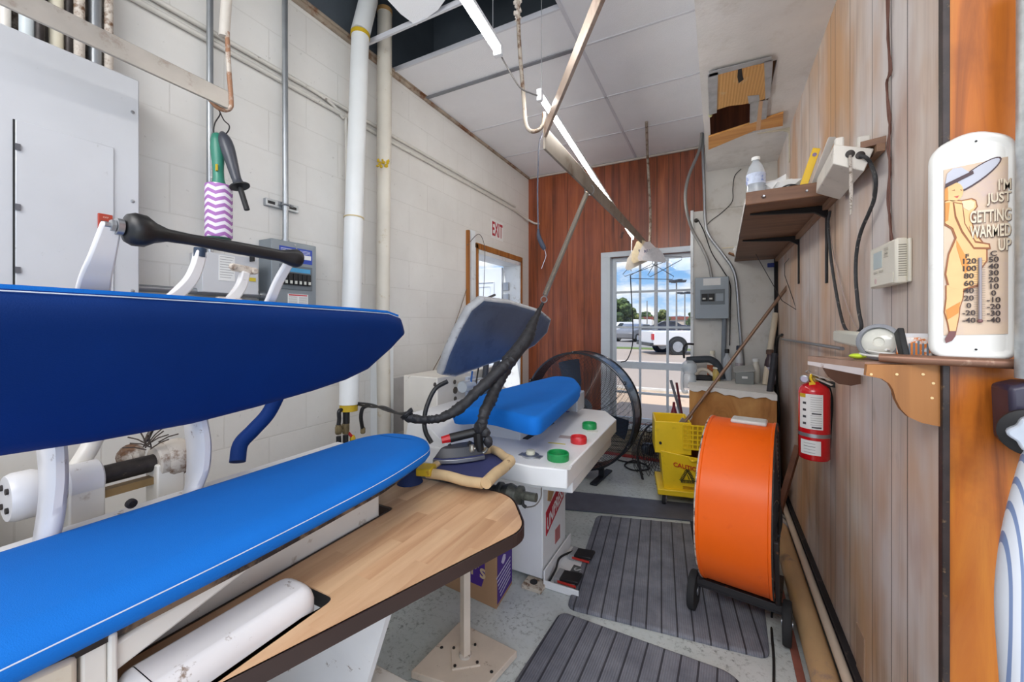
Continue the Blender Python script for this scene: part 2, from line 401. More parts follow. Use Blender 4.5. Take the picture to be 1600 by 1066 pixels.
b = MB(); b.box(XL, DX, D-.02, D, ZC-.02, ZC); struct('trim_6', b, M('far_wall_angle', (200,190,180), .5), bevel=.003)
b = MB(); b.prism([at(600,-6,z=ZC+.05), at(626,22,z=ZC+.02), at(650,40,z=ZC+.0), at(684,16,z=ZC), at(706,-14,z=ZC+.03), at(640,-40,z=ZC+.08)], (0,0,.016))
tag(b.build('loose_ceiling_tile', TILE), 'broken piece of white ceiling tile sagging beside the dark ceiling opening', 'ceiling tile')
# two joists in the open void
for i, y in enumerate((.9,1.55)):
    b = MB().box(XL, TX+.3, y, y+.045, 3.5, 3.72); struct('trim_%d' % (7+i), b, M('dark_joist', (64,62,64), .8))
b = MB()
for i in range(3):
    p = at(585+i*5, 14+i*9, X=XL+.03); b.ring(p, (1,0,0), .018, .006, 20, 6)
tag(b.build('coiled_wire', M('black_cable', (34,34,38), .5)), 'short black coiled wires hanging in the dark ceiling opening', 'wire')

# ---------------------------------------------------------------- window in the far wall
WT = M('window_paint', (206,214,222), .4, var=.05)
w = MB(); w.box(wx0-.10, wx0-.0, D-.022, D+.0, wz0-.0, wz1); w.box(wx0-.10, wx1+.02, D-.022, D, wz1, wz1+.055); w.box(wx0-.03, wx0, D-.03, D+.16, wz0-.03, wz1); w.box(wx0-.10, wx1+.05, D-.06, D+.02, wz0-.045, wz0)
WIN = struct('window_1', w, WT, bevel=.003)
f = MB(); gx = [-.995, -.728, -.458, -.185]; yy0, yy1 = D+.06, D+.085
rowz = [2.06, 1.71, 1.335, .935, .645, .36]
for i, x in enumerate(gx):
    hw = .011 if 0 < i < 3 else .02
    f.box(x-hw, x+hw, yy0, yy1, .33, 2.08)
for z in rowz:
    hh = .034 if z == .935 else (.011 if z in (1.71,1.335,.645) else .022)
    f.box(gx[0], gx[-1], yy0-.004, yy1+.004, z-hh, z+hh)
f.build('window_sash', WT, WIN, bevel=.002)
def glass_mat():
    m = bpy.data.materials.new('thin_glass'); m.use_nodes = True; nt = NT(m); nt.n.clear()
    o = nt.new('ShaderNodeOutputMaterial'); t = nt.new('ShaderNodeBsdfTransparent'); g = nt.new('ShaderNodeBsdfGlossy'); g.inputs['Roughness'].default_value = .02
    fr = nt.new('ShaderNodeFresnel'); fr.inputs[0].default_value = 1.35; mx = nt.new('ShaderNodeMixShader')
    t.inputs[0].default_value = (.97,.98,.98,1)
    nt.link(nt.math('MULTIPLY', fr.outputs[0], .6), mx.inputs[0]); nt.link(t.outputs[0], mx.inputs[1]); nt.link(g.outputs[0], mx.inputs[2]); nt.link(mx.outputs[0], o.inputs[0]); return m
GLASS = glass_mat()
g = MB(); g.box(gx[0], gx[-1], yy0+.010, yy0+.013, .36, 2.06); g.build('window_glass', GLASS, WIN)
# slatted sill boards below the window
b = MB()
for k in range(6): b.box(-1.15, -.17, D-.05+.006*(k%2), D, .27-.045*k-.038, .27-.045*k)
struct('baseboard_far', b, M('tan_slats', (176,164,140), .55, var=.2, vs=8, dirt=(112,96,74), ds=7, dlo=.45, dhi=.65), bevel=.003)
struct('trim_9', MB().box(-1.25, -.2, D-.09, D-.05, 0, .022), M('red_painted_strip', (176,54,48), .5), bevel=.003)

# ---------------------------------------------------------------- door in the left wall
dy0, dy1 = door_y0, door_y1
b = MB(); b.box(XL, XL+.02, dy0-.12, dy0-.055, 0, at(740,362,X=XL).z); b.box(XL, XL+.012, dy0-.055, dy0-.0, 0, DZ+.03)
struct('trim_10', b, TRIMW, bevel=.002)
yb = at(729,365,X=XL).y
struct('trim_11', MB().box(XL, XL+.03, yb-.012, yb+.012, 0, at(729,360,X=XL).z), TRIMB, bevel=.002)
b = MB(); b.box(XL, XL+.022, dy0-.035, dy0-.004, 0, DZ+.065); b.box(XL, XL+.022, dy0-.035, dy1+.03, DZ+.022, DZ+.075); b.box(XL, XL+.022, dy1+.006, dy1+.03, 0, DZ+.03)
struct('trim_12', b, TRIMB, bevel=.002)
b = MB(); b.box(XL-.2, XL+.012, dy0-.004, dy0+.02, 0, DZ+.02); b.box(XL-.2, XL+.012, dy1-.02, dy1+.006, 0, DZ+.02); b.box(XL-.2, XL+.012, dy0, dy1, DZ-.02, DZ+.022)
DOOR = struct('door_1', b, TRIMW, bevel=.002)
leafy = dy1-.06
b = MB(); b.box(XL-1.05, XL-.2, leafy, leafy+.045, .01, DZ-.03)
lf = b.build('door_leaf', M('pale_door_paint', (214,222,232), .4, var=.03), DOOR, bevel=.003)
b = MB()
for (x0, x1) in ((-.95,-.66),(-.55,-.3)):
    for (z0, z1) in ((1.25,1.85),(.3,1.1)):
        for (i, k) in ((0,.016),(.05,.008)):
            b.tube([V(XL+x0+i,leafy-.002,z0+i), V(XL+x1-i,leafy-.002,z0+i), V(XL+x1-i,leafy-.002,z1-i), V(XL+x0+i,leafy-.002,z1-i)], k/2, 6, closed=True)
b.build('door_moulding', M('pale_door_paint'), lf)
b = MB()
for z in (1.75,1.62,.4): b.box(XL-.19, XL-.12, dy1-.045, dy1-.015, z, z+.09)
b.build('hinge', M('steel', (170,172,176), .35, .8), DOOR, bevel=.002)

# ================================================================ outside
CONC = M('concrete', (214,186,158), .8, var=.06, vs=.4, dirt=(176,152,130), ds=1.2)
def ground(name, x0, x1, y0, y1, z, mat): return struct(name, MB().box(x0, x1, y0, y1, z-.05, z), mat)
ground('ground_street', -90, 60, 8.6, 22.2, -.03, M('asphalt', (176,160,146), .85, var=.06, vs=.3))
ground('ground_walk', -90, 60, D+.16, 8.6, -.01, CONC)
ground('ground_grass', -90, 60, 22.2, 23.6, .0, M('grass', (112,132,66), .9, var=.25, vs=2))
ground('ground_lot', -160, 120, 23.6, 300, -.03, M('lot_asphalt', (150,144,140), .85, var=.06, vs=.2))
ground('ground_side', -90, XL-.2, -6, D+.16, -.01, M('side_asphalt', (150,144,140), .85, var=.06, vs=.2))
b = MB(); b.box(-60, 40, 15.2, 15.35, -.032, -.024); b.box(-60,40, 9.0,9.12,-.032,-.024); struct('street_line', b, M('white_line', (226,218,206), .7))
struct('street_curb', MB().box(-60, 40, 8.45, 8.6, -.05, .03), M('curb', (206,196,182), .8))
CARGL = M('car_glass', (38,44,54), .08, var=.0, spec=.8)
TYRE = M('tyre_rubber', (34,34,36), .8); RIM = M('alloy', (196,198,202), .3, .8)
def wheel(b, rmb, c, r, ax, w=.22):
    b.lathe(c-ax*w/2, ax, [(r*.6,0),(r*.93,0),(r,.03),(r,w-.03),(r*.93,w),(r*.6,w)], 24)
    for sgn in (-1,1): rmb.lathe(c+ax*sgn*w*.50-ax*.01, ax, [(r*.62,0),(r*.62,.02)], 16)
def car(name, label, loc, rz, body_rgb, prof, glass, L, Wd, wheels, r, extra=None):
    t = thing(name, label, 'car', loc)
    R = Matrix.Rotation(rz,3,'Z'); P = lambda x,y,z: Vector(loc)+R@V(x,y,z)
    bm = M('paint_%d_%d_%d' % body_rgb, body_rgb, .25, .1, var=.02, coat=.6)
    b = MB(); b.prism([P(x,-Wd/2,z) for x,z in prof], R@V(0,Wd,0)); body = b.build('car_body', bm, t, bevel=.05)
    for g in glass:
        b = MB(); b.prism([P(x,-Wd/2-.012,z) for x,z in g], R@V(0,Wd+.024,0)); b.build('side_window', CARGL, t)
    for wx in wheels:
        for sy in (-1,1):
            b = MB(); rb = MB(); wheel(b, rb, P(wx, sy*(Wd/2-.07), r), r, R@V(0,1,0)); o = b.build('wheel', TYRE, t); rb.build('wheel_rim', RIM, o)
    if extra: extra(t, P, R)
    return t
# pickup: tail to the left, bed and rear wheel in view
pk = at(1019, 505, t=17.6); wl_ = at(1054,505,t=17.6); pz = -.03
R_ = math.atan2(wl_.y-pk.y, wl_.x-pk.x)
def pk_extra(t, P, R):
    for q in (-.86,.86): MB().obox(P(.02,q,.80), R@V(.05,0,0), R@V(0,.11,0), V(0,0,.13)).build('tail_light', M('tail_red', (190,30,34), .3), t)
    b = MB(); b.obox(P(-.06,0,.46), R@V(.09,0,0), R@V(0,.95,0), V(0,0,.07)); b.build('bumper', M('dark_bumper', (60,62,66), .4), t)
    for s in (-1,1): MB().lathe(P(1.06, s*.965, .38)-R@V(0,.025,0), R@V(0,1,0), [(.45,0),(.45,.05)], 30).build('wheel_arch', M('arch_black', (26,26,28), .7), t)
car('pickup_truck', 'white pickup truck parked on the street, its bed and rear wheel in the window', V(pk.x,pk.y,pz)+V(-ST,CT,0)*.98+V(CT,ST,0)*.06, R_, (232,232,234),
    [(0,.42),(0,1.06),(2.5,1.06),(2.55,1.55),(2.9,1.65),(4.1,1.65),(4.6,1.15),(6.0,1.02),(6.15,.8),(6.1,.4)], [[(2.9,1.12),(2.95,1.55),(3.9,1.55),(4.35,1.12)]], 6.1, 1.95, (1.06,4.7), .37, pk_extra)
def sedan(name, label, u, t, rz, rgb, sc=1.0, zg=-.03):
    p = at(u, 505, t=t)
    prof = [(0,.35),(-.02,.85),(.15,.98),(.9,1.05),(1.5,1.42),(2.7,1.46),(3.5,1.05),(4.4,.92),(4.65,.7),(4.62,.32),(4.4,.25),(.2,.25)]
    gl = [[(1.05,1.07),(1.52,1.37),(2.05,1.40),(2.05,1.06)],[(2.12,1.06),(2.12,1.40),(2.62,1.40),(3.3,1.05)]]
    prof = [(x*sc,z*sc) for x,z in prof]; gl = [[(x*sc,z*sc) for x,z in g] for g in gl]
    return car(name, label, V(p.x,p.y,zg), rz, rgb, prof, gl, 4.6*sc, 1.8*sc, (.9*sc,3.75*sc), .34*sc)
sedan('parked_car', 'grey sedan parked beyond the grass strip, seen in the left window panes', 1012, 33, PI+TH+.8, (116,116,120), .92)
sedan('parked_car', 'dark blue car parked in the far lot beside the round tree', 1080, 47, PI+.1, (52,58,76), 1.15)
sedan('parked_car', 'small dark red car at the left edge of the lot, beside the trees', 975, 50, PI+.1, (96,50,56), 1.0)
def van(name, label, u, t, rz, rgb, sc=1):
    p = at(u, 505, t=t); prof = [(0,.35),(0,1.9),(.1,2.0),(3.6,2.0),(4.3,1.3),(5.0,1.1),(5.1,.4)]
    prof = [(x*sc,z*sc) for x,z in prof]; g = [[(3.0*sc,1.25*sc),(3.0*sc,1.8*sc),(3.6*sc,1.8*sc),(4.05*sc,1.25*sc)]]
    return car(name, label, V(p.x,p.y,-.03), rz, rgb, prof, g, 5*sc, 1.9*sc, (1.0*sc,4.1*sc), .36*sc)
van('delivery_van', 'white delivery van behind the grey sedan, its front to the left', 1001, 50, PI+TH, (226,228,234), .78)
van('delivery_van', 'small white van in the far lot left of the round tree', 1018, 66, PI+.2, (236,236,236))
van('delivery_van', 'pale van in the far lot right of the slim post', 1033, 72, PI+.1, (220,214,206))
LEAF = [M('leaf_dark', (52,76,42), .8, var=.4, vs=1.2, dirt=(104,124,64), ds=1.6, dlo=.5, dhi=.6), M('leaf_olive', (84,100,52), .8, var=.4, vs=1.2, dirt=(130,132,72), ds=1.6, dlo=.5, dhi=.6)]
def tree(label, u, t, h, w, mi, group='trees beyond the parking lot', seed=1):
    rnd = random.Random(seed); p = at(u, 505, t=t); p.z = 0
    T = thing('tree', label, 'tree', p, group)
    b = MB(); b.tube([p, p+V(.1,0,h*.35), p+V(0,0,h*.6)], [h*.03,h*.025,h*.015], 8); b.build('trunk', M('bark', (96,80,66), .9), T)
    b = MB()
    for k in range(46):
        a = rnd.uniform(0,2*PI); rr = rnd.random()**.5; zz = rnd.uniform(.25,1)
        q = p+V(math.cos(a)*rr*w/2*math.sin(PI*min(1,zz*.75+.1)), math.sin(a)*rr*w/2, h*zz*.92)
        b.sphere(q, rnd.uniform(.07,.13)*h, 1.2, 1.2, .85, 2)
    for v in b.bm.verts: v.co += V(rnd.uniform(-1,1), rnd.uniform(-1,1), rnd.uniform(-1,1))*.022*h
    b.build('foliage', LEAF[mi], T, smooth=0)
tree('tall dark green tree at the left edge of the window view', 969, 60, 5.2, 3.6, 0, seed=2)
tree('broad olive green tree behind the white van', 985, 80, 4.6, 4.6, 1, seed=3)
tree('dark green tree left of the slim post, behind the vans', 1008, 92, 4.0, 4.0, 0, seed=4)
tree('small round topped tree between the slim post and the light poles', 1034, 66, 3.6, 2.2, 1, seed=5)
tree('green tree at the right edge of the window view', 1088, 66, 3.6, 3.4, 0, seed=6)
POLE = M('pole_grey', (150,146,142), .5, .3)
def lamp_pole(label, u, yt, t, heads, r=.1, name='light_pole', cat='light pole'):
    p = at(u, yt, t=t); T = thing(name, label, cat, V(p.x,p.y,0))
    MB().tube([V(p.x,p.y,0), p], [r, r*.7], 10).build('pole', POLE, T)
    if heads:
        b = MB()
        for k in range(heads):
            a = TH+2*PI*k/heads*1.0; dx = V(math.cos(a), math.sin(a), 0)
            b.bar(p, p+dx*t*.010, .06, .06); b.obox(p+dx*t*.013+V(0,0,.1), dx*.4, V(-dx.y,dx.x,0)*.22, V(0,0,.12)+dx*.05)
        b.build('lamp_head', M('lamp_head_dark', (70,72,78), .5), T)
lamp_pole('tall light pole with four lamp heads in the right window column', 1057, 441, 42, 4)
lamp_pole('shorter light pole with four lamp heads farthest to the right', 1070, 459, 55, 4)
lamp_pole('tall plain wooden post rising past the top of the middle window column', 1025, 330, 36, 0, .17, 'utility_pole', 'pole')
lamp_pole('slim short pole between the trees', 1011, 470, 60, 0, .09, 'utility_pole', 'pole')
p0, p1 = at(1028, 505, t=80), at(1075, 505, t=80)
Bd = thing('low_building', 'long low store building with a red roof band across the far lot', 'building', V((p0.x+p1.x)/2,(p0.y+p1.y)/2,0))
b = MB(); a = V(CT,ST,0); dd = V(-ST,CT,0); c = (p0+p1)/2; b.obox(V(c.x,c.y,1.1), a*5, dd*3, V(0,0,1.1)); b.build('wall', M('tan_wall', (206,190,174), .8), Bd)
b = MB(); b.obox(V(c.x,c.y,2.35), a*5.3, dd*3.2, V(0,0,.3)); b.build('roof', M('red_roof', (150,84,72), .8), Bd)
p = at(1062, 505, t=120); b = MB(); b.prism([V(p.x,p.y,0)-a*8, V(p.x,p.y,2.2)-a*8, V(p.x,p.y,3.6), V(p.x,p.y,2.4)+a*9, V(p.x,p.y,0)+a*9], dd*4)
tag(b.build('far_roof', M('blue_grey_roof', (140,152,172), .8), origin=(p.x,p.y,0)), 'blue grey gabled building on the horizon between the light poles', 'building')
# ================================================================ materials for the machines
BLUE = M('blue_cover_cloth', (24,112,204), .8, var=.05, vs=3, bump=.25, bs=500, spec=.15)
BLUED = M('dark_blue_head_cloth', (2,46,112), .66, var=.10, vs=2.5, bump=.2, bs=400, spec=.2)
CREAM = M('cream_enamel', (222,217,208), .35, var=.05, vs=5, dirt=(150,128,104), ds=14, dlo=.62, dhi=.74)
WENAM = M('white_enamel', (224,222,222), .3, var=.05, vs=4, dirt=(130,112,98), ds=20, dlo=.63, dhi=.69)
RUSTY = M('rusty_cream', (206,196,184), .6, var=.1, dirt=(110,78,54), ds=18, dlo=.48, dhi=.6)
BLACKR = M('black_rubber', (30,30,32), .42, var=.2, vs=8)
GREASE = M('greasy_steel', (66,60,58), .5, .5, var=.4, vs=20, dirt=(120,100,84), ds=30, dlo=.6, dhi=.75)
STEEL = M('steel', (176,178,182), .32, .85, var=.08)
GALV = M('galvanised', (172,176,180), .38, .75, var=.10, vs=12)
RUST = M('rust', (120,76,52), .8, .2, var=.4, vs=40)
BRASS = M('brass', (190,160,90), .4, .8)
THREAD = M('pale_thread', (206,214,228), .8)
BLK = M('matt_black', (26,26,28), .6, var=.1)
DKTRAY = M('dark_brown_tray', (52,40,34), .8, var=.4, vs=14, dirt=(120,96,74), ds=10, dlo=.5, dhi=.62)
# ================================================================ long blue garment press (foreground left)
PR = thing('garment_press', 'long blue padded garment press open in the left foreground, black bar handle on top', 'press', V(-1.12,.35,0))
def rounded(pts, r, n=5):
    out = []; m = len(pts)
    for i in range(m):
        p = Vector(pts[i]); a = (Vector(pts[i-1])-p); b = (Vector(pts[(i+1)%m])-p)
        rr = r[i] if isinstance(r, (list,tuple)) else r
        rr = min(rr, a.length*.49, b.length*.49); p0 = p+a.normalized()*rr; p1 = p+b.normalized()*rr
        for k in range(n+1):
            s = k/n; out.append((1-s)**2*p0+2*s*(1-s)*p+s*s*p1)
    return out
def dens(o, step=.03):
    out = []; m = len(o)
    for i in range(m):
        a, b = Vector(o[i]), Vector(o[(i+1)%m]); k = max(1, int((b-a).length/step))
        for j in range(k): out.append(a.lerp(b, j/k))
    return out
zt = .945
bo = rounded([(-.845,-.45),(-.845,.50),(-.868,.90),(-.925,1.16),(-1.03,1.235),(-1.17,1.22),(-1.235,1.12),(-1.235,.7),(-1.25,-.45)], [.14,.3,.3,.10,.10,.12,.12,.2,.14])
bo = dens(bo)
prof = [(.03,-.060),(.006,-.056),(-.004,-.042),(-.004,-.026),(.002,-.012),(.018,-.004),(.036,.001),(.056,.003)]
lp = MB().pad(bo, prof, V(1,0,0), V(0,1,0), V(0,0,1), V(0,0,zt)).build('lower_pad', BLUE, PR, smooth=60)
seam = [(Vector(p)) for p in bo]
sp_ = [V(p.x, p.y, zt-.012) for p in bo if p.y > -.44 and p.x > -1.0 and p.y < 1.24]
MB().tube([q+V(.003,0,-.012) for q in sp_], .0012, 6).build('seam_stitching', THREAD, lp)
# mottled dark brown tray under the pad and the cream casting below it
b = MB().pad(dens(rounded([(-.875,-.45),(-.875,.5),(-.90,.9),(-.96,1.13),(-1.16,1.16),(-1.2,1.0),(-1.2,-.45)], .05)), [(.02,-.085),(0,-.08),(0,-.05)], V(1,0,0), V(0,1,0), V(0,0,1), V(0,0,zt)); b.build('pad_tray', DKTRAY, PR)
b = MB()
b.prism([V(-.885,.28,.80), V(-.885,.42,.836), V(-.885,.52,.862), V(-.885,.64,.880), V(-.885,.64,.893), V(-.885,.52,.889), V(-.885,.42,.866), V(-.885,.33,.858), V(-.885,.28,.85)], V(-.03,0,0))
b.box(-1.18, -1.0, -.45, .98, .70, .862)
b.build('pad_beam', CREAM, PR, bevel=.006)
b = MB(); b.box(-.93,-.876,.245,.275,.60,.868); b.box(-.93,-.872,.275,.287,.62,.876); b.build('beam_bracket', CREAM, PR, bevel=.004)
b = MB(); b.prism([V(-.868,-.45,.56), V(-.868,.24,.56), V(-.868,.24,.872), V(-.868,.17,.880), V(-.868,-.45,.886)], V(-.03,0,0)); b.build('side_cover', M('yellowed_enamel', (212,200,180), .4, var=.08, dirt=(176,132,84), ds=6, dlo=.5, dhi=.75), PR, bevel=.008)
b = MB(); b.box(-1.5,-.98,-.4,.55,0,.70); b.build('pedestal', CREAM, PR, bevel=.02)
b = MB(); b.box(-1.33,-1.262,-.45,1.02,.80,.915); b.build('side_rail', WENAM, PR, bevel=.006)
for p in (at(205,787,X=-1.25),):
    MB().lathe(p-V(.004,0,0), (1,0,0), [(.011,0),(.011,.008),(.006,.009),(.006,.004)], 14).build('bolt', GREASE, PR)
b = MB(); q = at(465,722,X=-1.28); b.box(-1.30,-1.25,.98,1.06,.80,.925); b.build('rail_end', WENAM, PR, bevel=.004)
# shaft with clamps behind the pad
sx_, sz_ = -1.42, .985
sy = lambda u: at(u, 700, X=sx_).y
MB().cyl(V(sx_,.30,sz_), V(sx_,sy(300),sz_), .024, 18).build('shaft', GREASE, PR)
for (ya, yb, r, mt, nm) in ((sy(15),sy(32),.040,RUSTY,'shaft_flange'), (sy(98),sy(155),.045,WENAM,'bearing_block'), (sy(240),sy(283),.048,RUSTY,'bearing_block')):
    MB().lathe(V(sx_,ya,sz_), (0,1,0), [(r*.9,0),(r,.004),(r,yb-ya-.004),(r*.9,yb-ya)], 24).build(nm, mt, PR)
b = MB(); b.box(sx_-.03,sx_+.04,sy(98),sy(155),.86,sz_); b.build('bearing_foot', CREAM, PR, bevel=.004)
b = MB(); b.box(sx_-.03,sx_+.04,sy(235),sy(278),.86,sz_); b.build('bearing_foot', CREAM, PR, bevel=.004)
b = MB(); b.box(sx_-.01,sx_+.02,sy(155),sy(240),.93,.95); b.build('linkage_rod', M('brass_rod', (170,140,96), .5, .5, var=.3), PR)
for k in range(4):
    a = PI/4+k*PI/2; p = V(sx_+.03*math.cos(a), sy(12)-.008, sz_+.03*math.sin(a)); MB().cyl(p, p+V(0,.02,0), .007, 8).build('flange_bolt', GREASE, PR)
# two curved white lever arms between shaft and head
def lever(pts, name='lever_arm', w=.05, mt=WENAM):
    c = curve(pts, 8); n = len(c); b = MB(); rows_ = []
    for i, p in enumerate(c):
        d = (c[min(i+1,n-1)]-c[max(i-1,0)]).normalized(); s = i/(n-1); ww = w*(.45+.55*math.sin(PI*min(1, .12+.6*s)))
        a = V(0,1,0); q = d.cross(a).normalized()
        rows_.append(b.verts([p+a*.016*ca+q*ww*.75*cb for ca, cb in ((-1,-.7),(-.4,-1),(.4,-1),(1,-.7),(1,.7),(.4,1),(-.4,1),(-1,.7))]))
    for A, B in zip(rows_, rows_[1:]):
        for k in range(8): b.face([A[k],A[(k+1)%8],B[(k+1)%8],B[k]])
    b.face(rows_[0][::-1]); b.face(rows_[-1]); return b.build(name, mt, PR, smooth=50)
ya, yb = at(75,760,X=-1.36).y, at(303,690,X=-1.36).y
lever([at(73,842,X=-1.25), at(80,800,X=-1.265), at(84,755,X=-1.29), at(82,710,X=-1.32), at(76,670,X=-1.33), at(66,630,X=-1.30)], w=.062)
lever([at(301,768,X=-1.25), at(309,740,X=-1.265), at(311,700,X=-1.28), at(307,665,X=-1.29), at(303,630,X=-1.28)], w=.062)
MB().lathe(V(sx_,ya-.05,sz_), (0,1,0), [(.05,0),(.055,.01),(.055,.04),(.05,.05)], 20).build('lever_hub', WENAM, PR)
MB().lathe(V(sx_,yb-.05,sz_), (0,1,0), [(.05,0),(.055,.01),(.055,.04),(.05,.05)], 20).build('lever_hub', RUSTY, PR)
MB().tube(curve([at(118,735,X=-1.44), at(140,700,X=-1.46), at(160,660,X=-1.47)]), .02, 12).build('air_pipe', CREAM, PR)
MB().tube([at(228,690,X=-1.44), at(250,645,X=-1.46)], .006, 8).build('pull_rod', GREASE, PR)
for q in ((205,710,.03),(200,712,.018)):
    p = at(q[0],q[1],X=-1.48); MB().lathe(p, (1,-.5,0), [(q[2],0),(q[2],.02),(q[2]*.7,.03)], 16).build('spring_cup', RUSTY, PR)
b = MB()
rnd = random.Random(4)
for k in range(12):
    p = at(236,700,X=-1.40)+V(0,rnd.uniform(-.02,.02),rnd.uniform(-.005,.015)); d = V(rnd.uniform(-1,1),rnd.uniform(-1,1),rnd.uniform(.2,1)).normalized()*.05
    b.tube([p,p+d*.5+V(0,0,.004),p+d], .0018, 5)
b.build('frayed_strands', M('lint_dark', (78,66,58), .9), PR)['kind'] = 'stuff'
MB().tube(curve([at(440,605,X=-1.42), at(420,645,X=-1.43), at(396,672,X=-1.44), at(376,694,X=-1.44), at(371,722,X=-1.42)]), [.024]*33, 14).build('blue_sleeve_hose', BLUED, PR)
b = MB(); b.box(-1.9,-1.46,-.3,.25,.0,1.02); b.build('rear_housing', CREAM, PR, bevel=.01)
# raised head
top_ = lambda u, y: at(u, y, X=-1.0)
hn = Vector((.80,0,-.60)).normalized()               # face normal, towards the operator and down
hu = Vector((.60,0,.80)).normalized()                # up along the head
ho = V(-1.20,0,1.150)
def hp(u, y):                                         # pixel on the face plane -> (Y, height along hu)
    p = at(u, y, pl=(ho, hn)); return Vector((p.y, (p-ho).dot(hu)))
pix = [(633,522),(612,545),(575,578),(540,595),(490,612),(400,638),(300,664),(150,692),(0,715),(-160,740),(-160,470),(0,475),(200,482),(400,490),(560,497),(610,500),(628,506)]
ol = dens([hp(u,y) for u, y in pix], .03)
hprof = [(.002,0),(-.008,-.010),(-.010,-.028),(-.004,-.045),(.012,-.058)]
hprof = [(i, -h) for i, h in hprof]
face = [(.036,.008),(.022,.006),(.008,.002)]
b = MB().pad(ol, [(a,h) for a,h in face]+[(0,-.004),(-.008,-.014),(-.010,-.030),(-.004,-.046),(.012,-.060),(.03,-.064)], V(0,1,0), hu, hn, ho)
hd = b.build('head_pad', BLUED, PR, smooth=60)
top_edge = [p for p in ol if p.y > .25 and p.x < 1.2]
def hpt(p, n=0, u=0): return ho+V(0,p.x,0)+hu*(p.y+u)+hn*n
te = sorted([Vector((p.x,p.y)) for p in ol if p.y > .28], key=lambda v: v.x)
MB().tube([hpt(p,-.02,.012) for p in te], .0012, 5).build('seam_stitching', THREAD, hd)
b = MB()
for p, q in zip(te, te[1:]): b.bar(hpt(p,-.034,.008), hpt(q,-.034,.008), .010, .012)
b.build('cover_rim', BLUE, hd, smooth=60)
# metal back shell of the head
b = MB().pad(dens([Vector((p.x,p.y)) for p in rounded([(-.3,.04),(-.3,.29),(.95,.29),(1.05,.22),(.95,.10),(.6,.04)], .06)], .05), [(0,-.06),(0,-.075),(.02,-.085)], V(0,1,0), hu, hn, ho); b.build('head_shell', CREAM, PR, smooth=50)
p0, p1 = at(162,482,X=-1.03), at(272,488,X=-1.03)
b = MB(); b.bar(p0+V(0,0,.0), p1+V(0,0,.0), .03, .012); b.build('maker_strip', M('yellowed_label', (222,214,200), .4, dirt=(150,130,110), ds=30), PR, bevel=.003)
# handle and its arms
hA, hB = at(184,354,X=-.965), at(462,404,X=-.965)
dirh = (hB-hA).normalized(); L_ = (hB-hA).length
pr_ = [(.012,0),(.026,.004),(.031,.014),(.030,.030),(.020,.045),(.013,.065),(.0115,L_*.3),(.014,L_*.55),(.0145,L_*.8),(.014,L_-.05),(.020,L_-.025),(.024,L_-.008),(.020,L_+.002),(.008,L_+.004)]
MB().lathe(hA+dirh*.008, dirh, pr_, 28).build('bar_handle', BLACKR, PR, smooth=50)
b = MB(); b.cyl(hA-dirh*.018, hA+dirh*.01, .005, 12); b.lathe(hA-dirh*.010, dirh, [(.011,0),(.011,.006)], 6); b.lathe(hA-dirh*.003, dirh, [(.015,0),(.015,.009)], 18); b.build('handle_bolt', STEEL, PR)
def flat(pts, w, th, name, mt, wd=V(0,1,0)):
    c = curve(pts, 6); b = MB(); rr = []; n = len(c)
    for i, p in enumerate(c):
        d = (c[min(i+1,n-1)]-c[max(i-1,0)]).normalized(); a = (wd-d*wd.dot(d)).normalized(); q = d.cross(a)
        ww = w[0]+(w[1]-w[0])*i/(n-1) if isinstance(w, tuple) else w
        rr.append(b.verts([p+a*ww/2+q*th/2, p+a*ww/2-q*th/2, p-a*ww/2-q*th/2, p-a*ww/2+q*th/2]))
    for A, B in zip(rr, rr[1:]):
        for k in range(4): b.face([A[k],A[(k+1)%4],B[(k+1)%4],B[k]])
    b.face(rr[0][::-1]); b.face(rr[-1]); return b.build(name, mt, PR, bevel=.004, smooth=50)
flat([hA-dirh*.008+V(0,0,.004), at(160,400,X=-1.0), at(148,440,X=-1.05), at(140,500,X=-1.10)], (.028,.055), .012, 'handle_arm', WENAM)
flat([hB-dirh*.01, at(435,440,X=-1.02), at(416,482,X=-1.07), at(395,494,X=-1.10), at(350,499,X=-1.12)], (.022,.03), .014, 'handle_arm', WENAM)
flat([at(313,392,X=-1.12), at(308,415,X=-1.12), at(296,440,X=-1.12), at(268,468,X=-1.12), at(245,486,X=-1.10)], (.022,.028), .022, 'link_arm', WENAM)
MB().tube([at(313,388,X=-1.12), at(312,402,X=-1.12)], .013, 12).build('link_grip', M('dark_blue_tape', (40,60,84), .5), PR)
flat([at(383,425,X=-1.15), at(376,448,X=-1.15), at(360,470,X=-1.14), at(345,482,X=-1.12)], (.022,.03), .02, 'link_arm', WENAM)
b = MB(); a, c = at(362,417,X=-1.15), at(396,424,X=-1.15); b.bar(a, c, .012, .020); b.cyl(a, a+V(.012,0,0), .009, 12); b.cyl(c, c+V(.012,0,0), .009, 12); b.build('link_plate', RUSTY, PR, bevel=.003)
for u in (278, 357): 
    p = at(u,474,X=-1.12); MB().lathe(p-V(0,.03,0), (0,1,0), [(.012,0),(.016,.004),(.016,.02),(.011,.022),(.011,.045),(.014,.05),(.014,.06)], 14).build('pivot_pin', RUSTY, PR)

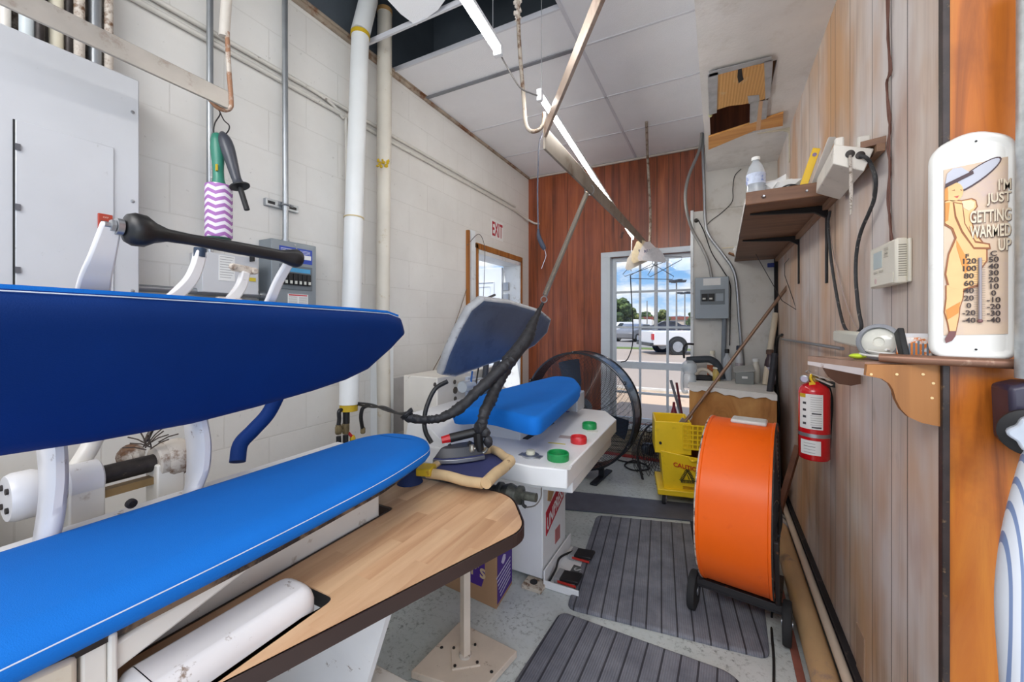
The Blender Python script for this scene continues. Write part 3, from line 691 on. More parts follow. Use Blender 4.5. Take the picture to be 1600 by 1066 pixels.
# ================================================================ butcher-block folding table
TW = wood_mat('butcher_block', (208,166,128), (232,198,158), (170,122,86), 1, 7, .42, boards=(0,.045), sp=.12, stain=((150,116,98), 1.8, .52, .45))
tz = .745
tb = thing('folding_table', 'butcher block table with dark edge and rounded corner beside the blue press', 'table', V(-.9,.6,0))
tc_ = [at(325,1066,z=tz), at(818,812,z=tz), at(640,744,z=tz)]
e0 = (tc_[1]-tc_[0]).normalized()
to = [Vector(v.xy) for v in (tc_[0]-e0*.75, at(822,826,z=tz), at(800,772,z=tz), tc_[2], at(540,712,z=tz))]
to = [to[0], to[1], to[2], to[3], Vector((-1.16,1.03)), Vector((-.99,1.03)), Vector((-.99,.292)), Vector((-.862,.292)), Vector((-.862,-.45))]
to = rounded(to, [.02,.06,.09,.02,.01,.01,.004,.004,.01], 7)
# cutout for the white sleeve arm: build the top as strips around it
cut = [at(240,1066,z=tz).xy, at(500,935,z=tz).xy]
b = MB(); ed = [V(p.x,p.y,tz-.022) for p in to]
for p, q in zip(ed, ed[1:]+ed[:1]): b.bar(p+V(0,0,.004), q+V(0,0,.004), .008, .036)
b.build('edge_band', M('dark_brown_edge', (58,42,38), .4), tb)
pdir = V(0,1,0); pn = V(1,0,0)
b = MB()
c0 = V(-.798,.622,tz+.001)
oc = rounded([Vector((0,0)), Vector((.142,0)), Vector((.142,.345)), Vector((0,.345))], .025)
hole = [c0-pdir*(p.y-.012)-pn*(p.x-.012) for p in oc]
top = MB().holed(to, [(p.x,p.y) for p in hole], tz-.038, tz).build('table_top', TW, tb)
sl = [V(p.x,p.y,tz-.02) for p in hole]; b = MB()
for p, q in zip(sl, sl[1:]+sl[:1]): b.bar(p, q, .003, .034)
b.build('slot_edge', BLK, top)
# legs / pedestal panels
b = MB(); a = at(560,870,z=tz-.04); 
q1 = at(527,1037,z=.32); 
b.prism([V(-1.2,.72,.0), V(-1.2,.72,tz-.04), V(-.70,.72,tz-.04), V(-.88,.80,.34), V(-.88,.80,0)], V(0,.02,0)); b.build('support_panel', WENAM, tb)
MB().box(-1.2,-.80,.74,.93,0,.30).build('base_box', CREAM, tb, bevel=.004)
# white rounded sleeve arm
sa = thing('sleeve_arm', 'white rounded metal sleeve arm sticking up through the slot in the table', 'pressing arm', at(400,990,z=tz))
oc = [ (p.x,p.y) for p in dens(rounded([Vector((.0,0)), Vector((.118,0)), Vector((.118,.322)), Vector((0,.322))], [.045,.045,.03,.03]), .03)]
b = MB().pad(oc, [(0,-.05),(0,.012),(.004,.026),(.012,.038),(.024,.045)], -pn, -pdir, V(0,0,1), c0-pdir*.014+V(0,0,0)); b.build('arm_cover', WENAM, sa, smooth=60)
# ================================================================ left wall: electrical boxes, conduits, pipes
PANELG = M('panel_grey', (204,206,210), .42, .1, var=.04, vs=3, dirt=(150,146,144), ds=24, dlo=.66, dhi=.75)
BOXG = M('box_grey', (138,146,152), .42, .2, var=.05)
PAPER = M('paper_label', (228,228,226), .7, var=.02)
INK = M('ink', (60,60,64), .7); REDINK = M('red_ink', (190,28,44), .6)
def screws(mb, pts, d=V(1,0,0), r=.006):
    for p in pts: mb.lathe(p-d*.001, d, [(r,0),(r,.003),(r*.5,.004)], 10)
XP = XL+.15
P_ = thing('electrical_cabinet', 'large light grey electrical panel with inner door on the left wall', 'electrical panel', V(XL,.4,1.45))
py0, py1 = .12, at(218,300,X=XP).y; pz0, pz1 = at(220,476,X=XP).z, at(215,125,X=XP).z
MB().box(XL, XP, py0, py1, pz0, pz1).build('cabinet', PANELG, P_, bevel=.004)
iy0, iy1 = at(23,300,X=XP).y, at(177,300,X=XP).y; iz0, iz1 = at(178,470,X=XP).z, at(23,187,X=XP).z
dr = MB().box(XP, XP+.006, iy0, iy1, iz0, iz1); dr = dr.build('panel_door', PANELG, P_, bevel=.002)
MB().box(XP, XP+.004, iy0-.004, iy0, iz0, iz1).build('door_gap', BLK, P_)
for y in (230,324,422): p = at(27,y,X=XP+.004); MB().box(p.x, p.x+.008, p.y-.005, p.y+.005, p.z-.009, p.z+.009).build('hinge', M('dull_steel',(120,122,128),.4,.7), dr)
p = at(164,347,X=XP+.007); lt = MB().box(p.x-.002, p.x+.006, p.y-.018, p.y+.018, p.z-.026, p.z+.026).build('latch_plate', M('latch_red', (176,62,42), .5), dr, bevel=.002)
MB().box(p.x+.006, p.x+.008, p.y-.012, p.y+.004, p.z-.004, p.z+.002).build('latch_slot', INK, lt)
MB().text('OFF', p+V(.0065,0,.014), (0,1,0), (0,0,1), .008).build('latch_marking', M('latch_pale', (222,170,150), .5), lt)
for y in (178, 316, 455):
    b = MB(); screws(b, [at(214,y,X=XP)-V(0,.012,0)]); b.build('screw', STEEL, P_)
# pipes and conduits over the panel
for i, (u, r, y0, mt, lb) in enumerate(((8,.012,0,CREAM,'thin cream pipe at the far left above the grey panel'),(42,.017,40,M('pale_blue_pipe',(206,214,216),.4),'pale blue grey pipe above the grey panel'),(62,.011,0,GREASE,'dark dirty pipe above the grey panel'),(88,.018,0,M('ivory_pipe',(220,212,190),.5,dirt=(130,104,80),ds=14),'ivory pipe in the middle of the row above the panel'),(108,.010,0,GREASE,'thin grimy conduit right of the ivory pipe'),(124,.014,0,RUSTY,'rust spotted pipe above the grey panel'),(148,.018,0,GALV,'wide galvanised conduit above the grey panel'),(170,.012,0,RUSTY,'rusty narrow pipe at the right end of the row above the panel'))):
    p = at(u, 90, X=XL+.06+.01*(i%3)); b = MB(); b.tube([V(p.x,p.y,pz1-.002), V(p.x,p.y,2.9), V(p.x+.02,p.y-.01,3.2)], r, 12); b.cyl(V(p.x,p.y,pz1-.001), V(p.x,p.y,pz1+.02), r*1.35, 12)
    tag(b.build('conduit_pipe', mt), lb, 'pipe', 'pipes above the panel')
b = MB(); b.box(XL+.002, XL+.045, .10, .60, pz1+.004, 3.1); struct('trim_20', b, M('grimy_recess', (150,138,126), .85, var=.3, vs=12, dirt=(60,48,40), ds=14, dlo=.5, dhi=.6))
# grey disconnect box
g1 = thing('disconnect_box', 'grey switch box with white paper label behind the press head', 'electrical box', V(XL,.98,1.45))
ya, yb = at(316,430,X=XL+.1).y, at(404,430,X=XL+.1).y
za, zb = at(316,456,X=XL+.1).z, at(330,394,X=XL+.1).z
MB().box(XL, XL+.1, ya, yb, za, zb).build('box_body', PANELG, g1, bevel=.003)
p, q = at(342,398,X=XL+.101), at(367,440,X=XL+.101)
lb = MB().box(XL+.1, XL+.1015, p.y, q.y, q.z, p.z).build('label', PAPER, g1)
b = MB()
for k in range(9): b.box(XL+.1015, XL+.102, p.y+.004, q.y-.004-.006*(k%3), p.z-.006-k*(p.z-q.z-.01)/9-.002, p.z-.006-k*(p.z-q.z-.01)/9)
b.build('label_text', M('grey_ink',(150,150,150),.7), lb)
p = at(394,437,X=XL+.1); MB().box(p.x, p.x+.004, p.y-.014, p.y+.014, p.z-.008, p.z+.008).build('yellow_tag', M('tag_yellow', (214,190,50), .5), g1)
p = at(391,405,X=XL+.1); MB().box(p.x, p.x+.03, p.y-.003, p.y+.003, p.z-.012, p.z+.012).build('switch_lever', BLK, g1)
# breaker box with breakers
XB = XL+.1
B_ = thing('breaker_box', 'small grey breaker box with blue labels and black breakers on the left wall', 'electrical box', V(XL,1.28,1.45))
ya, yb = at(424,430,X=XB).y, at(494,430,X=XB).y; za, zb = at(493,486,X=XB).z, at(493,385,X=XB).z
Pb = lambda s, h, x=0: V(XB+x, ya+(yb-ya)*s, za+(zb-za)*h)
def pl(mb, s0, s1, h0, h1, x0, x1): a, c = Pb(s0,h0,x0), Pb(s1,h1,x1); return mb.box(a.x, c.x, a.y, c.y, a.z, c.z)
MB().box(XL, XB, ya, yb, za, zb).build('box_body', BOXG, B_, bevel=.003)
BLU = M('label_blue', (44,72,170), .6)
for s0, s1 in ((.16,.52),(.55,.90)):
    o = pl(MB(), s0, s1, .70, .92, 0, .001).build('blue_label', BLU, B_); b = MB()
    pl(b, s0+.02, s1-.03, .765, .83, .001, .0014); 
    for k in range(3): pl(b, s0+.03, s1-.05, .845+k*.02, .851+k*.02, .001, .0014)
    b.build('label_print', PAPER, o)
b = MB(); pl(b, .16,.90,.30,.66,0,.004); rec = b.build('breaker_window', M('box_grey_dark', (104,112,118), .45), B_, bevel=.002)
b = MB(); pl(b, .22,.84,.56,.62,.004,.006); b.build('blue_strip', M('sky_blue_label', (80,160,206), .6), rec)
for k in range(6):
    s0 = .23+k*.104; o = pl(MB(), s0, s0+.088, .37, .54, .004, .014).build('breaker', BLK, B_, bevel=.002)
    b = MB(); pl(b, s0+.02, s0+.066, .385, .43, .014, .018); b.build('breaker_toggle', M('toggle_white', (212,212,204), .5), o)
o = pl(MB(), .34,.80,.09,.24,0,.001).build('white_label', PAPER, B_)
b = MB(); pl(b,.36,.78,.215,.232,.001,.0014); b.build('label_heading', REDINK, o)
b = MB()
for k in range(7):
    for s0, s1 in ((.36,.55),(.59,.78)): pl(b, s0, s1, .105+k*.015, .110+k*.015, .001, .0014)
b.build('label_text', M('grey_ink'), o)
b = MB(); screws(b, [Pb(.5,.04), Pb(.5,.96)]); b.build('screw', STEEL, B_)
# conduits
def conduit(name, label, pts, r, mt=GALV, cat='conduit', group=None, n=12, extra=None):
    b = MB().tube(pts, r, n); 
    if extra: extra(b)
    return tag(b.build(name, mt, smooth=50), label, cat, group)
xc = XL+.04
p = at(446,370,X=xc); top = at(446,370,X=xc); 
conduit('metal_conduit', 'vertical steel conduit running from the small breaker box to the ceiling', [V(xc,p.y,zb-.005), V(xc,p.y,1.95), V(xc,p.y-.004,3.3)], .0135, extra=lambda b: b.cyl(V(xc,p.y,zb-.004), V(xc,p.y,zb+.018), .018, 12))
s = thing('strut_bracket', 'short slotted metal strut bracket holding the conduit to the wall', 'bracket', at(440,321,X=XL))
pa, pb_ = at(415,318,X=XL+.02), at(466,324,X=XL+.02)
zz = 1.38+ (at(440,321,X=XL+.02).z-1.38)
b = MB(); b.box(XL, XL+.022, pa.y, pb_.y, zz-.018, zz+.018); b.build('strut', GALV, s, bevel=.002)
b = MB(); b.box(XL+.022, XL+.0235, pa.y+.01, pa.y+.045, zz-.007, zz+.007); b.box(XL+.022, XL+.0235, pb_.y-.05, pb_.y-.012, zz-.007, zz+.007); b.build('strut_slots', BLK, s)
b = MB(); b.ring(V(xc,p.y,zz), (0,0,1), .017, .004, 18, 6); b.cyl(V(xc+.01,p.y+.018,zz), V(xc+.01,p.y+.034,zz), .005, 8); b.build('conduit_clamp', STEEL, s)
p3 = at(328,150,X=xc)
conduit('metal_conduit', 'vertical steel conduit behind the hanging hooks, next to the grey panel', [V(xc,p3.y,at(320,400,X=xc).z), V(xc,p3.y,3.4)], .0125)
for yy, lb in ((446,'upper of two level steel conduits below the switch box'),(466,'lower of two level steel conduits below the switch box')):
    a = at(222,yy,X=XL+.05); c = at(410,yy,X=XL+.05); zl = a.z-.01
    conduit('metal_conduit', lb, [V(a.x,a.y-.1,zl), V(a.x,c.y+.05,zl)], .014, extra=lambda b: b.cyl(V(a.x,c.y-.02,zl), V(a.x,c.y+.01,zl), .018, 12))
b = MB(); q = at(290,476,X=XL+.01); b.pad(dens(rounded([Vector((q.y-.16,1.40)),Vector((q.y+.14,1.40)),Vector((q.y+.14,1.475)),Vector((q.y-.16,1.475))],.03),.03), [(0,0),(0,.02)], V(0,1,0), V(0,0,1), V(1,0,0), V(XL,0,0))
tag(b.build('wall_plate', M('pale_rusty_plate', (206,200,188), .6, dirt=(140,92,56), ds=12, dlo=.6, dhi=.66)), 'rust stained pale metal plate on the wall behind the press head', 'plate')
# twin painted pipes along the top of the wall, bending out at the far corner
PIPEW = M('painted_pipe', (212,208,200), .5, var=.08, dirt=(96,84,74), ds=30, dlo=.62, dhi=.68)
for dzz, lb in ((0,'upper of two painted pipes along the top of the left wall'),(-.045,'lower of two painted pipes along the top of the left wall, bending at the corner')):
    za_ = at(700,262,X=XL+.02).z+dzz
    pts = [V(XL+.018,.2,za_), V(XL+.018,3.9,za_)] if dzz == 0 else curve([V(XL+.018,.2,za_), V(XL+.018,1.5,za_), V(XL+.018,3.6,za_), V(XL+.03,4.0,za_-.02), V(XL+.09,4.2,za_-.07), V(XL+.14,4.262,za_-.08)], 8)
    conduit('wall_pipe', lb, pts, .011, PIPEW)
za_ = at(535,175,X=XL+.02); 
conduit('wall_pipe', 'thin painted pipe curving down the wall beside the white drain pipe', curve([V(XL+.018,za_.y-.3,za_.z+.03), V(XL+.018,za_.y-.1,za_.z+.02), V(XL+.018,za_.y,za_.z-.03), V(XL+.018,za_.y+.03,za_.z-.12), V(XL+.018,za_.y+.03,1.3), V(XL+.018,za_.y+.02,.95)], 6), .009, PIPEW)
# tall white insulated pipe with yellow collars
LAG = M('white_pipe_cover', (228,230,230), .4, var=.03); LAG2 = M('corrugated_white', (218,212,200), .6, var=.06, dirt=(180,160,120), ds=8); YEL = M('yellow_tape', (206,172,30), .6, var=.15, dirt=(150,100,30), ds=20)
T1 = thing('insulated_pipe', 'tall smooth white insulated pipe with yellow collars on the left wall', 'pipe', V(-1.86,1.66,.88))
pt, pb2 = at(576,0,X=-1.87), at(545,632,X=-1.80)
pm = at(553,341,X=-1.83)
b = MB(); b.tube([pb2, pm], .051, 24); b.build('pipe_cover', LAG, T1)
b = MB(); b.tube([pm, at(563,55,X=-1.86)], .049, 24); b.build('pipe_cover', LAG, T1)
b = MB(); b.tube([at(563,52,X=-1.86), pt, pt+(pt-pm)*.4], .053, 24); b.build('pipe_cover', LAG, T1)
d = (pm-pb2).normalized()
MB().cyl(at(563,55,X=-1.86)-d*.012, at(563,55,X=-1.86)+d*.01, .0535, 24).build('yellow_collar', YEL, T1)
MB().cyl(pm-d*.003, pm+d*.004, .0545, 24).build('seam_ring', M('yellowed_ring', (206,186,140), .5), T1)
MB().cyl(pb2-d*.036, pb2+d*.004, .047, 24).build('yellow_collar', YEL, T1)
# valves and hoses under it
def px(u, y, x=-1.80): return at(u, y, X=x)
V1 = thing('steam_valves', 'brass and black steam valves under the tall white pipe', 'valve', px(540,690))
b = MB(); b.tube([px(541,637), px(541,662)], .018, 12); b.tube(curve([px(536,640),px(530,643),px(530,655),px(529,664)],5), .011, 10); b.tube([px(529,682),px(530,720)], .013, 12); b.tube([px(540,680),px(540,720)], .015, 12); b.build('hose', BLACKR, V1)
b = MB(); b.lathe(px(529,664), (0,0,-1), [(.015,0),(.015,.01),(.018,.012),(.018,.04),(.014,.05)], 12); b.lathe(px(540,662), (0,0,-1), [(.019,0),(.02,.012),(.02,.04),(.015,.055)], 12); b.cyl(px(532,673), px(544,673), .010, 10); b.build('valve_body', M('dirty_brass', (146,130,96), .5, .5, var=.3, vs=30), V1)
b = MB(); b.bar(px(544,676), px(551,684), .012, .012); b.build('red_lever', M('red_plastic', (196,30,36), .4), V1); b = MB(); b.sphere(px(551,686), .016, 1,1,1.5); b.build('yellow_knob', YEL, V1)
MB().tube(curve([px(577,633), px(567,638), px(564,650), px(565,662), px(567,672)],6), .011, 10).build('hose', BLACKR, V1)
MB().lathe(px(567,668), (0,0,-1), [(.011,0),(.014,.008),(.014,.03),(.010,.035)], 12).build('valve_body', M('dirty_brass'), V1)
T2 = thing('corrugated_pipe', 'yellowed corrugated insulated pipe right of the tall white pipe', 'pipe', V(-1.9,1.95,0))
a, c = at(600,255,X=-1.9), at(601,20,X=-1.9); d = c-a; n = 70
pr = []
for k in range(n): pr += [(.043, k/n*d.length), (.046, (k+.5)/n*d.length)]
MB().lathe(a, d, pr, 20).build('corrugated_cover', LAG2, T2, smooth=60)
MB().tube([a+V(0,0,.01), at(598,500,X=-1.9), at(600,640,X=-1.9), V(a.x,a.y,.3)], .042, 20).build('lower_cover', LAG2, T2)
MB().cyl(c-V(0,0,.008), c+V(0,0,.018), .048, 20).build('tape_ring', M('tan_tape', (190,150,96), .6), T2)
b = MB(); rnd = random.Random(2)
for k in range(16):
    q = at(590+k*1.1, 255+rnd.uniform(-5,5), X=-1.86); b.sphere(q, rnd.uniform(.005,.011), 1,1,rnd.uniform(.6,1.6), 1)
b.build('torn_tape', YEL, T2)
# boxed white channel to the right of it and the grey patch
b = MB(); q0, q1 = at(592,600,X=-1.88), at(608,600,X=-1.88); b.box(XL, -1.88, q0.y+.03, q1.y+.04, 0, at(598,500,X=-1.9).z); struct('trim_21', b, LAG, bevel=.003)
p = at(622,620,X=XL+.003); struct('trim_22', MB().box(XL, XL+.006, p.y-.09, p.y+.10, .62, 1.0), M('bare_patch', (186,184,184), .7, var=.1))
# thin cable hanging down the wall beside the door and along the trim
conduit('thin_cable', 'thin brown cable slanting down the wall left of the door', curve([at(729,452,X=XL+.01), at(715,495,X=XL+.03), at(697,540,X=XL+.06), at(676,580,X=XL+.1)],6), .003, M('brown_cable',(120,100,80),.6), 'cable')
conduit('thin_cable', 'thin grey cable hooked over the door frame and hanging down', curve([at(730,383,X=XL+.025), at(748,366,X=XL+.03), at(757,385,X=XL+.04), at(757,420,X=XL+.05), at(755,470,X=XL+.05)],6), .0028, M('grey_cable',(96,92,90),.6), 'cable')
# EXIT sign
E = thing('exit_sign', 'white sign with red EXIT letters on the wall above the door', 'sign', at(776,372,X=XL))
ea, eb = at(768,341,X=XL+.003), at(786,376,X=XL+.003); ez0, ez1 = at(768,371,X=XL+.003).z, ea.z
pm_ = V(XL+.004,(ea.y+eb.y)/2,(ez0+ez1)/2)
MB().box(XL, XL+.004, ea.y, eb.y, ez0, ez1).build('sign_plate', PAPER, E)
w_, h_ = (eb.y-ea.y), (ez1-ez0)
b = MB().text('EXIT', V(0,0,0), (0,1,0), (0,0,1), 1.0, .001)
xs = [v.co.y for v in b.bm.verts]; zs = [v.co.z for v in b.bm.verts]; cy, czz = (max(xs)+min(xs))/2, (max(zs)+min(zs))/2
for v in b.bm.verts: v.co = V(pm_.x+v.co.x*.001, pm_.y+(v.co.y-cy)/(max(xs)-min(xs))*w_*.90, pm_.z+(v.co.z-czz)/(max(zs)-min(zs))*h_*.74)
bmesh.ops.solidify(b.bm, geom=list(b.bm.faces), thickness=.0005)
b.build('sign_lettering', M('exit_red', (178,20,44), .5), E)

# ================================================================ hanging from the ceiling
RAILM = M('galvanised_rail', (188,182,174), .42, .45, var=.10, vs=8, dirt=(128,100,78), ds=9, dlo=.55, dhi=.75)
RODM = M('dirty_rod', (176,164,150), .55, .3, var=.15, dirt=(110,84,66), ds=24, dlo=.5, dhi=.6)
RH = 2.2
def rail_bar(b, p, q, w=.012, h=.07): b.bar(p, q, w, h)
RL = thing('garment_rail', 'flat galvanised garment rail hanging at upper left, ending in a rusty hook', 'rail', at(200,90,z=RH))
a, c = at(-60,-42,z=RH), at(358,158,z=RH); a.z = c.z = RH
b = MB(); rail_bar(b, a, c, .010, .064); b.build('rail_bar', RAILM, RL, bevel=.002)
MB().tube([c+V(0,0,.9), c+V(-.002,0,.5), at(350,58,t=(c-V(0,0,CZ)).dot(V(-ST,CT,0)))], .017, 12).build('rod_sleeve', M('painted_rod',(214,206,196),.5,dirt=(120,90,70),ds=30,dlo=.6,dhi=.66), RL)
tc1 = (c-V(0,0,CZ)).dot(V(-ST,CT,0)); 
MB().tube(curve([at(355,50,t=tc1), at(357,100,t=tc1), at(361,155,t=tc1), at(360,168,t=tc1), at(352,172,t=tc1), at(340,168,t=tc1), at(330,158,t=tc1), at(326,150,t=tc1)], 7), .008, 12).build('hook_rod', M('rusty_rod', (176,130,100), .6, .3, var=.2, dirt=(206,196,184), ds=12, dlo=.5, dhi=.6), RL)
# roller and handled tool on wire hooks
def hang(u, y, t=tc1): return at(u, y, t=t)
LR = thing('lint_roller', 'green handled lint roller with purple chevron sheet hanging upside down', 'lint roller', hang(340,375))
MB().tube(curve([hang(339,168), hang(344,178), hang(336,192), hang(334,206), hang(338,214)],6), .0022, 8).build('wire_hook', GREASE, LR)
q0, q1 = hang(339,208), hang(342,291)
MB().lathe(q0, q1-q0, [(.007,0),(.017,.008),(.021,.03),(.0225,.06),(.020,.10),(.017,.14),(.018,.17),(.024,.195)], 20).build('handle', M('green_plastic', (58,134,112), .35), LR, smooth=60)
q = hang(343,265); MB().box(q.x-.004+.012, q.x+.008+.01, q.y-.018, q.y-.014, q.z-.012, q.z+.012).build('gold_sticker', M('gold_sticker', (200,170,40), .5), LR)
def chev_mat():
    m, nt, b, co = base('chevron_sheet', .5)
    s = nt.new('ShaderNodeSeparateXYZ'); nt.link(co, s.inputs[0])
    ang = nt.math('ARCTAN2', s.outputs[1], s.outputs[0])
    zig = nt.math('PINGPONG', nt.math('MULTIPLY', ang, .020), .012)
    st = nt.math('FRACT', nt.math('DIVIDE', nt.math('ADD', s.outputs[2], zig), .026))
    nt.link(nt.mix(nt.math('GREATER_THAN', st, .5), srgb(232,226,234), srgb(168,110,178)), b.inputs['Base Color']); return m
r0, r1 = hang(342,290), hang(342,372)
MB().lathe(r0, r1-r0, [(.040,0),(.0425,.002),(.0425,(r1-r0).length-.004),(.040,(r1-r0).length)], 28).build('adhesive_roll', chev_mat(), LR)
MB().lathe(r1, r1-r0, [(.038,0),(.038,.004),(.03,.008)], 24).build('end_cap', M('green_plastic_dark', (24,84,66), .4), LR)
HT = thing('hanging_handle_tool', 'black and grey moulded handle with short black shaft hanging beside the lint roller', 'hand tool', hang(376,328))
MB().tube(curve([hang(344,176), hang(350,188,), hang(358,196), hang(357,204), hang(351,212)],6), .0022, 8).build('wire_hook', GREASE, HT)
h0, h1 = hang(347,207), hang(374,290)
MB().tube(curve([h0, hang(353,224), hang(361,250), hang(368,275), h1],5), [.008,.013,.017,.020,.0215,.0225,.023,.023,.0225,.0215,.0205,.0195,.019,.018,.017,.0165,.016,.016,.017,.019,.024][:21], 16).build('handle', M('charcoal_rubber', (66,68,76), .35), HT, smooth=60)
dd_ = (hang(388,328)-h1).normalized()
MB().lathe(h1-dd_*.004, dd_, [(.022,0),(.034,.006),(.033,.010),(.007,.012)], 20).build('guard', BLACKR, HT)
MB().tube([h1, hang(386,328)], .0095, 10).build('shaft', BLK, HT)
# second rail with its bend, rod and spring
R2 = thing('garment_rail', 'bent flat garment rail crossing the ceiling in the middle of the room', 'rail', at(900,250,z=RH))
pA, pB, pC = at(960,-60,z=RH), at(852,205,z=RH), at(1006,380,t=3.75)
b = MB(); rail_bar(b, pA, pB, .012, .055); b.build('rail_bar', M('brown_rail', (186,166,150), .42, .4, var=.12, vs=8, dirt=(140,104,80), ds=9, dlo=.5, dhi=.7), R2, bevel=.002)
b = MB(); pB2 = at(848,215,z=RH-.01); b.prism([pB2+V(0,0,.05), pB2+V(0,0,-.05)]+[pC+V(0,0,-.03), pC+V(0,0,.03)], V(.012,.004,0)); b.build('rail_bar', M('weathered_rail', (150,140,128), .5, .3, var=.15, vs=8, dirt=(110,90,72), ds=9, dlo=.5, dhi=.7), R2, bevel=.002)
tB = (pB-V(0,0,CZ)).dot(V(-ST,CT,0))
MB().tube(curve([at(809,-40,t=tB), at(811,60,t=tB), at(818,150,t=tB), at(821,190,t=tB), at(828,204,t=tB), at(840,204,t=tB), at(849,194,t=tB), at(850,176,t=tB)],7), .0085, 12).build('hook_rod', RODM, R2)
b = MB(); rnd = random.Random(8)
for k in range(34):
    q = at(808+rnd.uniform(-4,5), rnd.uniform(-6,34), t=tB); b.sphere(q, rnd.uniform(.004,.010), 1,1,1, 1)
b.build('dust_clumps', M('dust', (196,186,176), .95), R2)['kind'] = 'stuff'
rd = thing('hanging_rod', 'vertical rusty rod from the ceiling down to the hangers by the window', 'rod', at(1017,380,t=3.8))
MB().tube(curve([V(at(1010,190,z=ZC).x, at(1010,190,z=ZC).y, ZC), at(1012,250,t=3.8), at(1016,330,t=3.8), at(1015,383,t=3.75)],6), .012, 10).build('rod', RODM, rd)
# coil spring balancing the iron hose
tS = 2.25
sp0, sp1 = at(917,302,t=2.35), at(851,462,t=2.15)
SPR = thing('balance_spring', 'long thin coil spring hanging from the bent rail', 'spring', sp1)
d = sp1-sp0; a_, b_, dn = frame(d); N_ = 110
pts = [sp0+d*(k/(N_*8))+(a_*math.cos(2*PI*k/8)+b_*math.sin(2*PI*k/8))*.012 for k in range(N_*8+1)]
MB().tube(pts, .0030, 4).build('coil', M('spring_wire', (176,168,156), .35, .7), SPR, smooth=60)
b = MB(); b.ring(at(921,297,t=2.33), ray(921,297).normalized()+V(.4,0,0), .028, .0035, 24, 6); b.ring(at(850,468,t=2.15), ray(850,468), .016, .003, 20, 6); b.build('end_ring', STEEL, SPR)
# LED tubes
LEDE = M('led_tube_glow', (255,252,246), .5, emit=42, var=0)
LEDH = M('led_housing', (214,214,216), .45)
def led(label, p, q, w=.034):
    T = thing('led_tube_light', label, 'tube light', (p+q)/2, 'tube lights')
    d = (q-p).normalized(); up = V(0,0,1)
    b = MB(); b.bar(p+V(0,0,.018), q+V(0,0,.018), w, .016); b.build('housing', LEDH, T, bevel=.002)
    b = MB(); b.tube([p+d*.02-V(0,0,.002), q-d*.02-V(0,0,.002)], w*.40, 14); b.build('glowing_diffuser', LEDE, T)
    b = MB(); b.bar(p, p+d*.022, w, .044); b.bar(q-d*.022, q, w, .044); b.build('end_cap', M('clear_cap', (220,220,222), .3), T, bevel=.003)
    return T
ZT = 2.45
l1 = led('bright tube light over the front of the room, running off the top of the photo', at(700,-42,z=ZT), at(780,82,z=ZT))
l2 = led('bright tube light hanging toward the window, crossing the bent rail', at(842,148,z=2.3), at(989,372,t=3.78), .022)
conduit('lamp_lead', 'thin grey cord linking the two bright tube lights', curve([at(780,82,z=ZT), at(792,104,z=2.4), at(812,136,z=2.32), at(830,146,z=2.3), at(843,150,z=2.3)],6), .003, M('grey_cable'), 'cord')
conduit('support_wire', 'thin wire holding the near tube light to the ceiling', [at(770,70,z=ZT+.03), V(at(770,70,z=ZT).x, at(770,70,z=ZT).y, ZC+.3)], .0016, STEEL, 'wire')
conduit('support_wire', 'thin wire holding the near end of the window tube light to the ceiling', [at(846,152,z=2.32), V(at(846,152,z=2.3).x, at(846,152,z=2.3).y, ZC)], .0012, STEEL, 'wire')
conduit('pull_cord', 'white cord hanging from the window end of the far tube light', [at(987,374,t=3.77), at(986,424,t=3.77)], .004, M('white_cord',(226,224,218),.6), 'cord')
tw = 1.85
BT = thing('taped_cord', 'dark taped cord hanging straight down from the rail hook to a black plug', 'cord', at(848,390,t=tw))
MB().tube(curve([at(853,200,t=tw), at(843,222,t=tw), at(841,260,t=tw), at(840,300,t=tw), at(841,362,t=tw)],6), .0035, 8).build('cord', M('speckled_cord',(84,84,96),.6), BT)
MB().tube(curve([at(841,358,t=tw), at(842,370,t=tw), at(847,382,t=tw), at(851,390,t=tw)],5), [.006,.006,.007,.008,.009,.010,.011,.011,.012,.012,.012,.012,.012,.011,.010,.008][:16], 10).build('plug', M('navy_rubber',(50,56,72),.5), BT)
MB().tube(curve([at(851,390,t=tw), at(853,400,t=tw), at(849,412,t=tw), at(846,420,t=tw)],5), .0012, 5).build('loose_strands', M('pale_thread'), BT)
# black cord hanging in front of the window
conduit('window_cord', 'thin black cord hanging down in front of the window', curve([at(985,430,t=3.75), at(987,470,t=3.75), at(989,510,t=3.75), at(988,540,t=3.75), at(980,562,t=3.75), at(970,566,t=3.75)],6), .005, BLK, 'cord')
# hangers with paper capes at the end of the rail
HG = M('hanger_wire', (74,80,92), .4, .5)
def hanger(label, cu, cy_, w, h, t, tilt, group='wire hangers at the rail end'):
    T = thing('wire_hanger', label, 'hanger', at(cu,cy_,t=t), group); r = t/F
    P = lambda x, y: at(cu+(x*math.cos(tilt)-y*math.sin(tilt)), cy_+(x*math.sin(tilt)+y*math.cos(tilt)), t=t)
    b = MB(); b.tube([P(0,0), P(-w/2,h*.8), P(-w/2+2,h), P(w/2-2,h), P(w/2,h*.8)], .003, 6, closed=True)
    b.tube(curve([P(0,0), P(1,-6), P(-3,-11), P(-6,-8)],5), .003, 6); b.build('wire', HG, T)
hanger('wire hanger sloping to the left, lowest in the window corner', 1000, 400, 70, 22, 3.7, -.35)
hanger('wire hanger hanging level in front of the middle window panes', 1019, 412, 68, 24, 3.62, .02)
hanger('wire hanger tilted to the right among the tangled hangers', 1030, 400, 60, 22, 3.55, -.5)
